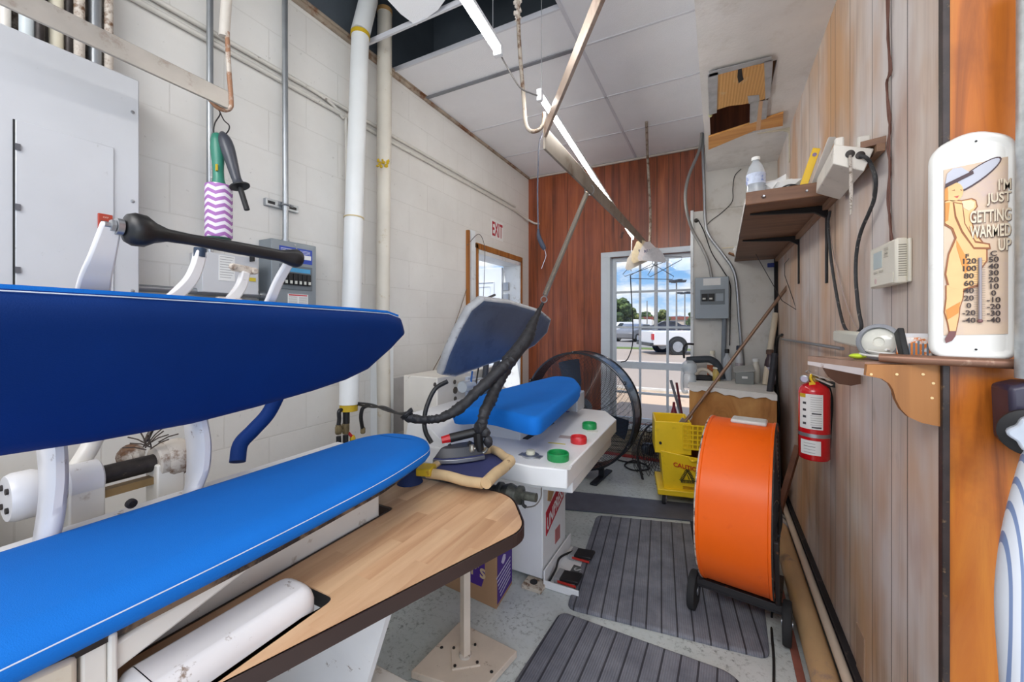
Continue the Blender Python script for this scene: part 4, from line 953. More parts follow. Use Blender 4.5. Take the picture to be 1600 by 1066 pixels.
for i, (cu, cy_, w, h, ti, rgb, lb) in enumerate(((1001,398,62,28,-.45,(214,206,196),'rearmost paper hanger cape, pale and hanging lowest at left'),(1004,390,46,30,-.38,(222,206,172),'tan paper hanger cape with printed lines'),(1013,392,36,28,-.12,(222,214,214),'pinkish paper hanger cape right of the tan one'),(1023,398,38,22,.1,(206,206,210),'crumpled grey paper hanger cape on the right'))):
    t = 3.66-i*.05; P = lambda x, y: at(cu+(x*math.cos(ti)-y*math.sin(ti)), cy_+(x*math.sin(ti)+y*math.cos(ti)), t=t)
    Tt = thing('paper_hanger_cape', lb, 'hanger cape', at(cu,cy_+h/2,t=t), 'paper capes on hangers')
    b = MB(); b.prism([P(-4,-h/2), P(4,-h/2), P(w*.35,-h*.1), P(w/2,h*.32), P(w*.46,h*.5), P(-w*.46,h*.5), P(-w/2,h*.32), P(-w*.35,-h*.1)], (ray(cu,cy_).normalized()*.004)); b.build('cape', M('paper_%d'%i, rgb, .6, var=.1, vs=30), Tt)
    if i in (1,2):
        ex = (P(1,0)-P(0,0)).normalized(); ey = (P(0,-1)-P(0,0)).normalized(); b = MB(); c_ = P(0,h*.12)
        b.text('REAL', P(0,h*.02)-ray(cu,cy_).normalized()*.003, ex, ey, .035, .0004)
        for k in range(2): b.obox(P(0,h*(.2+.12*k))-ray(cu,cy_).normalized()*.003, ex*.03, ey*.003, ray(cu,cy_).normalized()*.0005)
        b.build('cape_print', M('print_blue',(70,80,120),.6), Tt)
# ================================================================ second press (white console, blue buck, raised grey head)
WP = M('press_white', (230,230,230), .32, var=.03, vs=4, dirt=(190,184,176), ds=8, dlo=.66, dhi=.8)
P2 = thing('utility_press', 'white utility press with blue board, raised grey head and green and red buttons', 'press', V(-1.0,2.1,0))
zc = .76
cf = [at(831,729,z=zc), at(886,734,z=zc), at(963,655,z=zc), at(946,642,z=zc)]
pl_ = [Vector((-1.45,cf[0].y+.02)), Vector((cf[0].x,cf[0].y)), Vector((cf[1].x,cf[1].y)), Vector((cf[2].x,cf[2].y)), Vector((cf[3].x,cf[3].y)), Vector((-1.45,cf[3].y+.02))]
MB().prism([V(p.x,p.y,zc-.085) for p in pl_], V(0,0,.085)).build('console', WP, P2, bevel=.006)
b = MB(); b.prism([V(p.x*.93-.055,(p.y-2.2)*.80+2.2,zc-.15) for p in pl_], V(0,0,.07)); b.build('console_underside', WP, P2, bevel=.006)
cx0, cx1, cy0, cy1 = -1.12, at(848,915,z=0).x, at(848,915,z=0).y, at(885,862,z=0).y
MB().box(cx0, cx1, cy0, cy1, .03, zc-.14).build('column', WP, P2, bevel=.006)
b = MB(); b.box(cx1-.30, cx1+.0, cy0+.003, cy1, zc-.2, zc-.10); b.build('column_collar', WP, P2)
b = MB(); q = at(834,916,z=0); b.box(q.x-.05, q.x+.06, q.y-.045, q.y+.045, 0, .02); fo = b.build('foot_plate', M('dirty_foot', (210,198,180), .6, dirt=(120,90,66), ds=30, dlo=.5, dhi=.6), P2, bevel=.002); MB().lathe(V(q.x,q.y,.02), (0,0,1), [(.02,0),(.02,.004)], 14).build('foot_bolt', BLK, fo)
# torn cardboard and red maker's sticker on the column's right face
q0, q1 = at(856,800,X=cx1+.002), at(884,775,X=cx1+.002)
b = MB(); yy = lambda s: cy0+(cy1-cy0)*s
b.prism([V(cx1,yy(.18),.42), V(cx1,yy(.22),.50), V(cx1,yy(.45),.585), V(cx1,yy(.98),.60), V(cx1,yy(.98),.50), V(cx1,yy(.5),.46), V(cx1,yy(.3),.40)], V(.004,0,0)); b.build('torn_cardboard', M('kraft_card', (176,138,96), .8), P2)
za_, zb_ = .33, .44
o = MB().prism([V(cx1,yy(.12),.24), V(cx1,yy(.12),.365), V(cx1,yy(.88),.47), V(cx1,yy(.88),.345)], V(.0035,0,0)).build('red_sticker', M('sticker_red', (178,28,48), .5), P2)
b = MB().text('UNIPRESS', V(0,0,0), (0,1,0), (0,0,1), 1.0, .001)
ys_ = [v.co.y for v in b.bm.verts]; zs_ = [v.co.z for v in b.bm.verts]; w0, w1, h0, h1 = min(ys_), max(ys_), min(zs_), max(zs_)
for v in b.bm.verts:
    s_ = (v.co.y-w0)/(w1-w0); v.co = V(cx1+.0038+v.co.x*.0005, yy(.15+.70*s_), .258+s_*.10+(v.co.z-h0)/(h1-h0)*.075)
b.build('sticker_lettering', PAPER, o)
MB().box(cx1, cx1+.002, yy(.5), yy(.72), .13, .21).build('small_sticker', M('sticker_small', (180,110,110), .6), P2)
# back tower and raised slope behind the buck
ta, tb_ = at(633,585,X=-1.70), at(683,590,X=-1.46)
TWR = MB().box(-1.72, -1.46, 1.88, 2.62, 0, 1.06).build('rear_cabinet', CREAM, P2, bevel=.006)
for (u, y, r) in ((679,601,.012),(710,597,.014),(711,610,.022),(711,623,.014),(680,662,.010)):
    p = at(u,y,X=-1.46); MB().lathe(p, (1,0,0), [(r,0),(r,.004)], 16).build('cabinet_knockout', M('dark_rubber_plug', (92,84,74), .6), P2)
MB().box(-1.462,-1.44,2.17,2.26,.70,1.03).build('pale_blue_strip', M('pale_blue_metal',(196,206,226),.4), P2, bevel=.002)
MB().tube([at(722,605,X=-1.40)+V(0,0,0), at(752,598,X=-1.40)], .035, 18).build('cylinder', M('bright_cylinder', (214,222,228), .3, .4), P2)
b = MB(); q = at(761,560,X=-1.42); b.tube([at(757,600,X=-1.42), at(760,565,X=-1.42)], .02, 12); b.bar(at(764,596,X=-1.40), at(779,560,X=-1.40), .03, .02); b.build('head_linkage', M('dark_link',(60,64,72),.5), P2)
b = MB(); b.bar(at(742,630,X=-1.44), at(788,568,X=-1.40), .08, .05); b.build('link_cover', M('blue_grey_link',(86,120,156),.5), P2, bevel=.01)
MB().tube([at(738,580,X=-1.38), at(733,620,X=-1.38)], .006, 8).build('blue_air_line', M('air_line_blue',(30,110,190),.4), P2)
MB().tube([at(748,573,X=-1.37), at(742,612,X=-1.37)], .005, 8).build('black_air_line', BLK, P2)
# angled apron from tower to console
b = MB(); b.prism([V(-1.46,cf[0].y+.06,.90), V(-1.30,cf[0].y+.04,.84), V(-1.16,cf[0].y+.03,zc-.005), V(-1.46,cf[0].y+.03,zc-.005)], V(0,1.05,0)); b.build('apron', WP, P2, bevel=.004)
# buck stand and blue buck
bz = .955
bk = [at(840,656,z=bz), at(909,603,z=bz), at(898,590,z=bz), at(868,587,z=bz), at(788,606,z=bz), at(712,628,z=bz), at(706,640,z=bz), at(760,637,z=bz)]
bo2 = dens(rounded([Vector((p.x,p.y)) for p in bk], [.09,.12,.1,.1,.25,.09,.09,.5]), .03)
MB().pad(bo2, [(.03,-.085),(.004,-.08),(-.004,-.055),(-.002,-.02),(.006,-.006),(.016,.001),(.026,.003)], V(1,0,0), V(0,1,0), V(0,0,1), V(0,0,bz)).build('blue_buck', BLUE, P2, smooth=60)
b = MB(); c0_, c1_ = at(826,668,Y=1.98), at(790,700,z=zc)
b.box(-1.30, -.93, 1.90, 2.35, zc-.01, bz-.07); b.build('buck_stand', WP, P2, bevel=.006)
b = MB(); b.box(-.935,-.90,1.93,2.32,zc-.001,zc+.004); b.build('console_slot', BLK, P2)
b = MB(); q = at(905,628,z=.85); b.box(q.x-.10,q.x+.02,q.y-.1,q.y+.06,.80,.92); b.build('buck_end_bracket', M('grey_bracket',(172,178,186),.4,.3), P2, bevel=.008)
MB().ring(at(886,636,z=.82), (.2,1,0), .03, .006, 20, 6).build('purple_ring', M('purple_plastic',(90,80,150),.4), P2)
# raised head
hn2 = Vector((.90,-.12,-.42)).normalized(); ho2 = V(-1.30,1.80,1.13)
hu2 = Vector((.42,0,.90)); hu2 = (hu2-hn2*hu2.dot(hn2)).normalized(); hv2 = hn2.cross(hu2); hv2 = -hv2 if hv2.y < 0 else hv2
hpx = [(690,587),(700,556),(716,520),(736,484),(757,467),(800,472),(848,487),(862,499),(856,520),(836,541),(808,556),(760,572),(712,590)]
hol = dens([Vector(((at(u,y,pl=(ho2,hn2))-ho2).dot(hv2), (at(u,y,pl=(ho2,hn2))-ho2).dot(hu2))) for u,y in hpx], .03)
HDM = M('head_grey_blue', (98,112,136), .38, .3, var=.22, vs=2.2, dirt=(66,76,104), ds=3, dlo=.5, dhi=.7)
h2 = MB().pad(hol, [(.035,.002),(.018,.0),(.012,-.002)], hv2, hu2, hn2, ho2).build('head_plate', HDM, P2, smooth=60)
MB().pad(hol, [(.013,-.0015),(.004,-.003),(0,-.012),(-.002,-.035),(.01,-.055),(.03,-.06)], hv2, hu2, hn2, ho2).build('head_cover', M('worn_grey_cover', (172,174,178), .6, var=.15, vs=10, dirt=(96,90,84), ds=26, dlo=.58, dhi=.66), P2, smooth=60)
MB().tube(curve([at(757,468,X=-1.14), at(766,464,X=-1.15), at(773,461,X=-1.16)],4), .007, 8).build('cable_stub', BLK, P2)
# buttons
BG, BR_ = M('button_green', (30,146,78), .35), M('button_red', (206,44,48), .35)
def button(u, y, r, mt, nm, tilt=0):
    p = at(u,y,z=zc+.006); b = MB(); b.lathe(p-V(0,0,.006), (0,0,1), [(r*.98,0),(r,.006),(r,.03),(r*.92,.034),(r*.86,.032),(r*.82,.012)], 28); o = b.build(nm, mt, P2, smooth=40)
    MB().lathe(p-V(0,0,.004), (0,0,1), [(r*.80,0),(r*.80,.014),(r*.5,.017)], 20).build('button_face', mt if mt != BR_ else M('button_centre', (222,180,180), .4), o)
button(872,716,.050, BG, 'green_button'); button(904,690,.042, BR_, 'red_button'); button(921,668,.042, BG, 'green_button')
p = at(829,713,z=zc); b = MB(); b.lathe(p, (0,0,1), [(.040,0),(.040,.008),(.030,.012)], 24); b.obox(p+V(0,0,.002), V(.055,0,0), V(0,.02,0), V(0,0,.002)); kb = b.build('dial_base', STEEL, P2); MB().lathe(p+V(0,0,.01), (0,0,1), [(.022,0),(.020,.018),(.015,.02)], 20).build('dial_knob', M('clear_knob', (206,204,186), .2), kb)
for (u, y, w, h, rgb, nm) in ((884,683,.07,.05,(176,160,156),'worn_label'),(870,693,.09,.012,(214,200,60),'yellow_label'),(926,674,.06,.05,(214,212,206),'pale_label'),(880,730,.07,.05,(238,238,236),'white_label')):
    p = at(u,y,z=zc+.0006); MB().rbox(p, (w,h,.001), rz=math.radians(8)).build(nm, M('lb_'+nm, rgb, .6, dirt=(120,90,90), ds=60), P2)
p0, p1 = at(893,755,z=.62), at(918,735,z=.62)
b = MB(); q = at(905,748,X=-.70)
b.box(q.x-.05,q.x, at(893,755,X=-.70).y, at(920,735,X=-.70).y, q.z-.018, q.z+.02); pb_ = b.build('port_plate', M('tan_plate',(196,180,150),.5), P2)
for k in range(5):
    y_ = at(893,755,X=-.70).y+.04+k*.05; MB().cyl(V(q.x-.01,y_,q.z), V(q.x+.012,y_,q.z), .009, 8).build('port', BLK, pb_)
# foot pedals
fp = thing('foot_pedal_plate', 'white foot pedal plate with two black pedals on the floor beside the press column', 'foot pedal', at(885,895,z=0))
px0, px1 = cx1+.01, at(892,925,z=0).x+.02; py0, py1 = at(850,915,z=0).y-.02, at(912,870,z=0).y+.05
b = MB(); b.box(px0, px0+.19, py0, py1, 0.002, .012); b.box(px0, px0+.008, py0, py1, .012, .09); b.box(px0,px0+.19,py0,py0+.008,.012,.04); b.build('base_plate', WP, fp, bevel=.002)
for k, y_ in enumerate((py0+.05, py1-.13)):
    o = MB().rbox(V(px0+.115, y_+.03, .045), (.12,.085,.016), ry=-.10).build('pedal', BLACKR, fp, bevel=.003)
    b = MB(); b.rbox(V(px0+.06, y_+.03, .034), (.03,.09,.03)); b.build('pedal_housing', M('pedal_grey',(150,150,152),.5), fp)
    MB().rbox(V(px0+.115, y_-.016, .034), (.10,.003,.012)).build('pedal_spring', M('pedal_red',(186,50,40),.5), fp)
b = MB().rbox(V(px0+.12, (py0+py1)/2, .013), (.07,.07,.002)); o = b.build('pad_label', M('label_dark_grey', (86,90,90), .6), fp)
MB().text('S', V(px0+.12, (py0+py1)/2, .0145), (0,-1,0), (1,0,0), .07, .0004).build('label_letter', M('lt_grey',(180,184,184),.5), o)
MB().tube(curve([V(px0+.02,py0+.02,.02), V(px0+.03,py0+.1,.05), V(px0+.02,py0+.2,.06), V(px0+.06,py1-.08,.04)],6), .006, 8).build('pedal_cable', BLK, fp)

# ---------------------------------------------------------------- black pipe along the press and its valve
xb = -1.0
BP = thing('black_pipe', 'black iron steam pipe with a valve running under the white console', 'pipe', at(790,775,Y=1.52))
a, c = at(655,745,Y=1.50), at(838,778,Y=1.50)
DKP = M('black_iron', (62,64,62), .45, .4, var=.25, vs=14, dirt=(96,98,90), ds=10, dlo=.5, dhi=.65)
MB().tube([a-(c-a)*.3, a, at(735,760,Y=1.50), at(752,763,Y=1.5)], .032, 16).build('pipe', DKP, BP)
d = (c-a).normalized(); m_ = at(797,771,Y=1.5)
MB().lathe(m_-d*.06, d, [(.022,0),(.04,.005),(.04,.02),(.03,.025),(.042,.06),(.03,.095),(.038,.10),(.038,.115),(.02,.12)], 18).build('valve_body', DKP, BP)
MB().tube([at(752,763,Y=1.5), m_], .024, 14).build('pipe', DKP, BP)
MB().tube([m_, c], .018, 14).build('pipe', DKP, BP)
MB().tube(curve([at(817,777,Y=1.5), at(817,788,Y=1.5), at(822,793,Y=1.5)],5), .007, 8).build('drain_cock', BLK, BP)
MB().tube(curve([at(822,793,Y=1.5), at(836,790,Y=1.5), at(845,778,Y=1.52), at(846,762,Y=1.55)],5), .003, 6).build('thin_wire', M('grey_cable'), BP)
# ---------------------------------------------------------------- iron rest on its post
st_z = .0; pb = at(727,1032,z=.02)
post_t = (pb-V(0,0,CZ)).dot(V(-ST,CT,0))
IR = thing('iron_stand', 'cream post on a square base plate carrying a padded rest for the iron', 'stand', V(pb.x,pb.y,0))
CW = M('cream_wood_paint', (214,198,180), .55, var=.07, vs=8, dirt=(150,126,104), ds=20, dlo=.62, dhi=.7)
zr = at(734,738,t=post_t).z
MB().bar(V(pb.x,pb.y,.03), V(pb.x,pb.y,zr), .034, .030, up=(ST,CT,0)).build('post', CW, IR, bevel=.002)
bp = [at(718,972,z=.03), at(808,1018,z=.03), at(748,1085,z=.03), at(642,1050,z=.03)]
MB().prism([V(p.x,p.y,0.004) for p in bp], V(0,0,.028)).build('base_board', CW, IR, bevel=.003)
fl_ = MB().rbox(V(pb.x,pb.y,.036), (.11,.11,.008), rz=math.radians(38)).build('flange', CW, IR, bevel=.001)
for k in range(4):
    a = math.radians(38)+PI/4+k*PI/2; p = V(pb.x+.062*math.cos(a), pb.y+.062*math.sin(a), .04); MB().lathe(p, (0,0,1), [(.006,0),(.006,.004)], 8).build('flange_screw', GREASE, fl_)
MB().lathe(V(pb.x,pb.y,.04), (0,0,1), [(.026,0),(.026,.008),(.018,.010)], 14).build('post_collar', RUSTY, IR)
for (u,y) in ((690,1012),(768,1050)): p = at(u,y,z=.033); MB().lathe(p, (0,0,1), [(.007,0),(.007,.001)], 10).build('screw_hole', BLK, IR)
# padded rest: tapered tray, canvas edges
rz_ = zr+.004; R_p = lambda u, y: at(u, y, z=rz_+.02)
rp = [R_p(668,736), R_p(754,752), R_p(798,722), R_p(770,706), R_p(700,712)]
b = MB(); b.prism([V(p.x,p.y,rz_) for p in rp], V(0,0,.014)); b.build('rest_tray', M('navy_pad', (50,56,104), .7), IR)
CANV = M('tan_canvas', (206,178,136), .8, var=.1, vs=14, dirt=(110,74,44), ds=16, dlo=.62, dhi=.7)
def roll(p, q, r, nm='canvas_edge'):
    c = curve([p, p.lerp(q,.35)+V(0,0,.003), p.lerp(q,.7)-V(0,0,.003), q],6); MB().tube(c, r, 12).build(nm, CANV, IR, smooth=60)
zz_ = V(0,0,.0)
roll(V(rp[0].x,rp[0].y,rz_+.012), V(rp[1].x,rp[1].y,rz_+.012), .019)
roll(V(rp[1].x,rp[1].y,rz_+.02)+V(.02,-.01,0), V(rp[2].x,rp[2].y,rz_+.025), .022)
roll(V(rp[3].x,rp[3].y,rz_+.03), V(rp[2].x,rp[2].y,rz_+.03), .018)
roll(V(rp[4].x,rp[4].y,rz_+.02), V(rp[3].x,rp[3].y,rz_+.03), .016)
roll(V(rp[0].x,rp[0].y,rz_+.014), V(rp[4].x,rp[4].y,rz_+.02), .014)
q = R_p(666,736); b = MB().rbox(q+V(.0,0,.004), (.06,.07,.03), rz=.3); b.build('yellow_pad', YEL, IR, bevel=.006)
MB().tube(curve([q-V(0,0,.0), at(655,740,t=1.75), at(650,752,t=1.75), at(657,722,t=1.78), at(648,728,t=1.78)],6), .004, 8).build('wire_bracket', STEEL, IR)
MB().tube([at(655,750,t=1.72), at(684,757,t=1.72), at(700,762,t=1.72)], [.013,.016,.014], 12).build('black_fitting', BLACKR, IR)
# the iron
zi = rz_+.02; I_ = lambda u, y, h=0: at(u, y, z=zi+h)
IN = thing('steam_iron', 'industrial steam iron with black handle and red tip resting on the stand', 'iron', I_(720,728))
tip, br_, bl_ = I_(676,724), I_(757,716), I_(742,706)
ax_ = (I_(750,712)-tip); L2 = ax_.length; ax_.normalize(); ay_ = V(-ax_.y, ax_.x, 0)
def io(x, y, h): return tip+ax_*x*L2+ay_*y+V(0,0,h)
def sole(sc, h0, h1, taper, nm, mt, x0=0):
    o = [(x0,0),(x0+.15,-.03*sc),(x0+.4,-.05*sc),(.75,-.058*sc),(1,-.056*sc),(1,.056*sc),(.75,.058*sc),(x0+.4,.05*sc),(x0+.15,.03*sc)]
    b = MB(); A = b.verts([io(x,y,h0) for x,y in o]); B = b.verts([io(x*(1-taper)+taper*.55,y*(1-taper),h1) for x,y in o]); n = len(o)
    b.face(A[::-1]); b.face(B)
    for k in range(n): b.face([A[k],A[(k+1)%n],B[(k+1)%n],B[k]])
    return b.build(nm, mt, IN, bevel=.002)
sole(1,0,.016,.0,'sole_plate', STEEL); sole(.9,.016,.020,.02,'heat_shield', M('navy_pad')); sole(.86,.020,.058,.28,'iron_body', M('charcoal_shell',(58,58,62),.4), .02)
hA_, hB_ = I_(690,690,0), I_(745,676,0)
hA_ = at(690,688,t=(io(.3,0,0)-V(0,0,CZ)).dot(V(-ST,CT,0))); hB_ = at(748,674,t=(io(.75,0,0)-V(0,0,CZ)).dot(V(-ST,CT,0)))
hA2 = hA_.lerp(hB_,.22)
MB().tube([hA_, hA2], [.015,.018], 8).build('red_tip', M('red_plastic'), IN)
MB().tube(curve([hA2, hA2.lerp(hB_,.5), hB_],5), [.019]*11, 14).build('handle', BLACKR, IN, smooth=60)
tI = (io(.6,0,0)-V(0,0,CZ)).dot(V(-ST,CT,0))
MB().tube(curve([at(702,694,t=tI), at(707,702,t=tI), at(718,703,t=tI), at(730,699,t=tI), at(735,690,t=tI)],5), .007, 8).build('handle_guard', BLK, IN)
b = MB(); b.tube([at(747,676,t=tI), at(748,692,t=tI), at(750,704,t=tI)], [.022,.020,.018], 10); b.build('handle_stem', BLACKR, IN)
b = MB(); b.lathe(at(737,706,t=tI-.02), (0,0,1), [(.012,0),(.014,.01),(.010,.02),(.010,.03)], 12); b.cyl(at(731,702,t=tI-.02), at(743,701,t=tI-.02), .006, 10); b.tube(curve([at(760,688,t=tI), at(762,698,t=tI), at(758,706,t=tI), at(752,708,t=tI)],5), .006, 10); b.build('steam_fittings', M('nickel',(190,184,170),.35,.8), IN)
MB().tube([at(713,704,t=tI-.03), at(718,719,t=tI-.04)], .0025, 6).build('wire_clip', M('cream_wire',(226,214,180),.5), IN)
b = MB(); b.sphere(at(750,668,t=tI), .026, 1,1,1.2); b.sphere(at(758,676,t=tI), .022); b.sphere(at(763,690,t=tI), .020, 1,1,1.5)
for v in b.bm.verts: v.co += V(random.uniform(-1,1),random.uniform(-1,1),random.uniform(-1,1))*.003
b.build('taped_joint', M('wrinkled_black_tape', (44,44,48), .55, var=.3, vs=30, bump=1.0, bs=45), IN)
# wrapped hoses
TAPE = M('wrinkled_black_tape')
def wrapped(name, label, pts, radii, seed=1, mt=None):
    c = curve(pts, 10); n = len(c); rnd = random.Random(seed); m = len(radii)-1
    R = []
    for i in range(n):
        s = i/(n-1)*m; k = min(int(s), m-1); R.append((radii[k]+(radii[k+1]-radii[k])*(s-k))*(1+rnd.uniform(-.10,.12)))
    b = MB().tube(c, R, 16)
    for v in b.bm.verts: v.co += V(rnd.uniform(-1,1),rnd.uniform(-1,1),rnd.uniform(-1,1))*.0022
    return tag(b.build(name, mt or TAPE, smooth=50), label, 'hose')
tq = [tI, 1.8, 1.85, 1.95, 2.05, 2.1]
wrapped('wrapped_hose', 'thick black tape wrapped hose rising from the iron to the spring', [at(752,668,t=tI), at(757,645,t=1.72), at(768,622,t=1.8), at(780,595,t=1.86), at(795,565,t=1.92), at(822,530,t=2.0), at(833,505,t=2.06), at(844,482,t=2.12)], [.022,.024,.026,.026,.034,.032,.022,.010], 3)
wrapped('wrapped_hose', 'black wrapped hose sweeping from the white pipe across to join the iron hose', [at(634,645,t=1.72), at(642,653,t=1.72), at(665,656,t=1.72), at(692,652,t=1.72), at(720,636,t=1.75), at(750,608,t=1.8), at(785,575,t=1.86), at(800,562,t=1.9)], [.030,.020,.017,.018,.024,.026,.026,.020], 5)
tag(MB().tube([at(848,474,t=2.13), at(842,486,t=2.12), at(834,502,t=2.1)], .010, 8).build('black_strap', BLK), 'short black strap linking the spring ring to the wrapped hose', 'strap')
for i, (dy, lb) in enumerate(((0,'upper of two thin black cables from the white pipe into the wrapped hose'),(4,'lower of two thin black cables from the white pipe into the wrapped hose'))):
    conduit('black_cable', lb, curve([at(549,629+dy*.4,t=2.25), at(580,632+dy,t=2.1), at(600,640-dy,t=1.95), at(622,646,t=1.8), at(636,645+dy*.5,t=1.73)],6), .0055, BLACKR, 'cable')
conduit('black_hose', 'smooth black hose curving down in front of the cream cabinet', curve([at(699,596,t=1.95), at(680,608,t=1.95), at(668,632,t=1.92), at(663,655,t=1.9), at(665,675,t=1.88), at(674,692,t=1.86)],8), .011, BLACKR, 'hose', n=14)
conduit('blue_cloth_bag', 'dark blue cloth sleeve hanging under the tip of the long blue press', curve([at(640,722,t=1.62), at(636,738,t=1.62), at(640,755,t=1.6), at(638,775,t=1.6)],6), [.022,.03,.04,.045,.048,.05,.048,.046,.044,.044,.046,.05,.054,.056,.056,.055,.05,.045,.03][:19], M('navy_cloth',(24,44,92),.8,var=.15,vs=14), 'cloth sleeve', n=16)

# ---------------------------------------------------------------- cardboard box under the table
bx = [at(690,905,z=0)-V(.03,.03,0), at(789,950,z=0)-V(.03,.03,0), at(812,910,z=0)-V(.03,.03,0)]
CB = thing('cardboard_box', 'brown cardboard box with purple printed side under the table', 'box', V(*( (bx[0]+bx[1])/2 ).xy, 0))
dx_, dy_ = (bx[0]-bx[1]), (bx[2]-bx[1]); dx_ *= 1.15
bh = .42
KR = M('kraft_box', (170,132,98), .8, var=.05, vs=6)
MB().prism([bx[1], bx[1]+dx_, bx[1]+dx_+dy_, bx[1]+dy_], V(0,0,bh)).build('carton', KR, CB, bevel=.003)
nn = dy_.cross(V(0,0,1)).normalized(); nn = nn if nn.x > 0 else -nn
PUR = M('purple_print', (72,36,128), .7, var=.04)
sd = MB(); s0 = bx[1]+nn*.001; sd.prism([s0+dy_*.04+V(0,0,.02), s0+dy_*.97+V(0,0,.02), s0+dy_*.97+V(0,0,bh*.98), s0+dy_*.04+V(0,0,bh*.98)], nn*.001); sd = sd.build('purple_side', PUR, CB)
b = MB(); c = s0+dy_*.40+nn*.0015; uy = dy_.normalized()
b.prism([c+uy*.02*math.cos(2*PI*k/14)*(1.2+.3*math.sin(k*2))+V(0,0,.20+.022*math.sin(2*PI*k/14)) for k in range(14)], nn*.001)
for k in range(6): b.prism([c+uy*(-.09+.01*k)+V(0,0,.155-.022*k), c+uy*(.09)+V(0,0,.165-.020*k), c+uy*(.09)+V(0,0,.158-.020*k), c+uy*(-.09+.01*k)+V(0,0,.148-.022*k)], nn*.001)
b.build('white_print', M('print_lilac', (200,190,214), .7), sd)
n2 = dx_.cross(V(0,0,1)).normalized(); n2 = n2 if n2.y < 0 else -n2; ux = (-dx_).normalized()
c = bx[1]+dx_*.36+n2*.001-V(0,0,.07); b = MB()
b.prism([c+ux*x+V(0,0,z) for x, z in ((-.10,.17),(-.06,.15),(.08,.15),(.10,.21),(.10,.29),(.04,.31),(-.06,.29),(-.10,.24))], n2*.001); lg = b.build('purple_logo', PUR, CB)
MB().text("er's", c+ux*.035+V(0,0,.225)+n2*.0015, ux, V(0,0,1), .10, .0004).build('logo_letters', M('logo_tan',(206,180,146),.7), lg)

# ---------------------------------------------------------------- rubber mats
def mat_ribbed(name, dirv, sp):
    m, nt, b, co = base(name, .55, spec=.35)
    dp = nt.new('ShaderNodeVectorMath', operation='DOT_PRODUCT'); nt.link(co, dp.inputs[0]); dp.inputs[1].default_value = dirv
    f = nt.math('FRACT', nt.math('DIVIDE', dp.outputs[1], sp)); fine = nt.math('PINGPONG', nt.math('FRACT', nt.math('DIVIDE', dp.outputs[1], sp/7)), .5)
    g = nt.math('LESS_THAN', f, .12)
    c = nt.ramp(nt.noise(co, 7, 7, .65), [(.3, srgb(98,100,110)), (.7, srgb(136,138,146))]); c = nt.mix(nt.ramp(nt.noise(co, 50, 6, .7), [(.62,(0,0,0)),(.7,(1,1,1))]), c, srgb(120,120,120))
    c = nt.mix(nt.math('MULTIPLY', fine, .5), c, srgb(54,56,64)); c = nt.mix(nt.math('MULTIPLY', g, .8), c, srgb(34,34,40)); nt.link(c, b.inputs['Base Color'])
    h = nt.math('ADD', nt.math('MULTIPLY', g, -1), nt.math('MULTIPLY', fine, -.6)); nt.link(nt.bump(h, .8, .005), b.inputs['Normal']); return m
def rmat(label, px_, sp, name='rubber_mat'):
    pts = [at(u,y,z=.014) for u,y in px_]; e_ = (pts[1]-pts[0]).normalized(); across = V(e_.x, e_.y, 0)
    o = dens([Vector((p.x,p.y)) for p in rounded([p.xy for p in pts], .05)], .08)
    return tag(MB().pad(o, [(0,0.001),(.001,.008),(.008,.014),(.016,.015)], V(1,0,0), V(0,1,0), V(0,0,1), V(0,0,0)).build(name, mat_ribbed('ribs_%d' % int(px_[0][0]), across, sp), origin=(0,0,0)), label, 'mat')
rmat('ribbed dark rubber mat beside the orange fan and press', [(885,948),(1204,1028),(1190,905),(1120,822),(932,804)], .066)
rmat('ribbed dark rubber mat nearest the camera at the bottom edge', [(795,1075),(1000,1180),(1190,1110),(1146,1050),(876,953)], .066)
pts = [at(u,y,z=.01) for u,y in ((868,794),(1100,815),(1110,790),(888,767))]
tag(MB().prism([V(p.x,p.y,.001) for p in pts], V(0,0,.010)).build('runner_mat', M('smooth_black_mat', (88,90,102), .55, var=.15, vs=8), bevel=.003), 'smooth dark runner mat lying behind the ribbed mat', 'mat')
# ================================================================ big black drum fan by the window
def fan_frame(n, up=V(0,0,1)):
    n = n.normalized(); a = up.cross(n).normalized(); b = n.cross(a); return a, b, n
FN = thing('drum_fan', 'large round black drum fan with wire grille standing by the window', 'fan', V(-1.0,3.62,0))
fc = at(903,641,t=3.62); fR = .525
fn = Vector((-fc.x*1.0, -fc.y, 0)).normalized(); fn = Matrix.Rotation(math.radians(-24),3,'Z') @ fn
a_, b_, n_ = fan_frame(fn)
FBLK = M('fan_black', (44,48,56), .28, .4, var=.05, coat=.3)
n64 = 72
b = MB().lathe(fc-n_*.16, n_, [(fR*.985,0),(fR,.004),(fR+.004,.01),(fR-.004,.02),(fR-.004,.19),(fR+.004,.20),(fR-.004,.205),(fR-.016,.206),(fR-.016,.004),(fR-.012,0)], n64, cap=False); b.build('drum', FBLK, FN, smooth=30)
def grille(c, R, nr, ns, wr, par, nm='grille', mt=None, dome=.03, swirl=.5, r0=.07):
    b = MB()
    for k in range(nr):
        r = r0+(R-r0)*k/(nr-1); b.ring(c+n_*(dome*(1-(r/R)**2)), n_, r, wr, 64, 4)
    for k in range(ns):
        a0 = 2*PI*k/ns; pts = []
        for j in range(9):
            r = r0+(R-r0)*j/8; aa = a0+swirl*j/8; pts.append(c+(a_*math.cos(aa)+b_*math.sin(aa))*r+n_*(dome*(1-(r/R)**2)+.002))
        b.tube(pts, wr*1.0, 4)
    return b.build(nm, mt or FBLK, par)
grille(fc+n_*.045, fR-.012, 40, 8, .0022, FN)
b = MB()
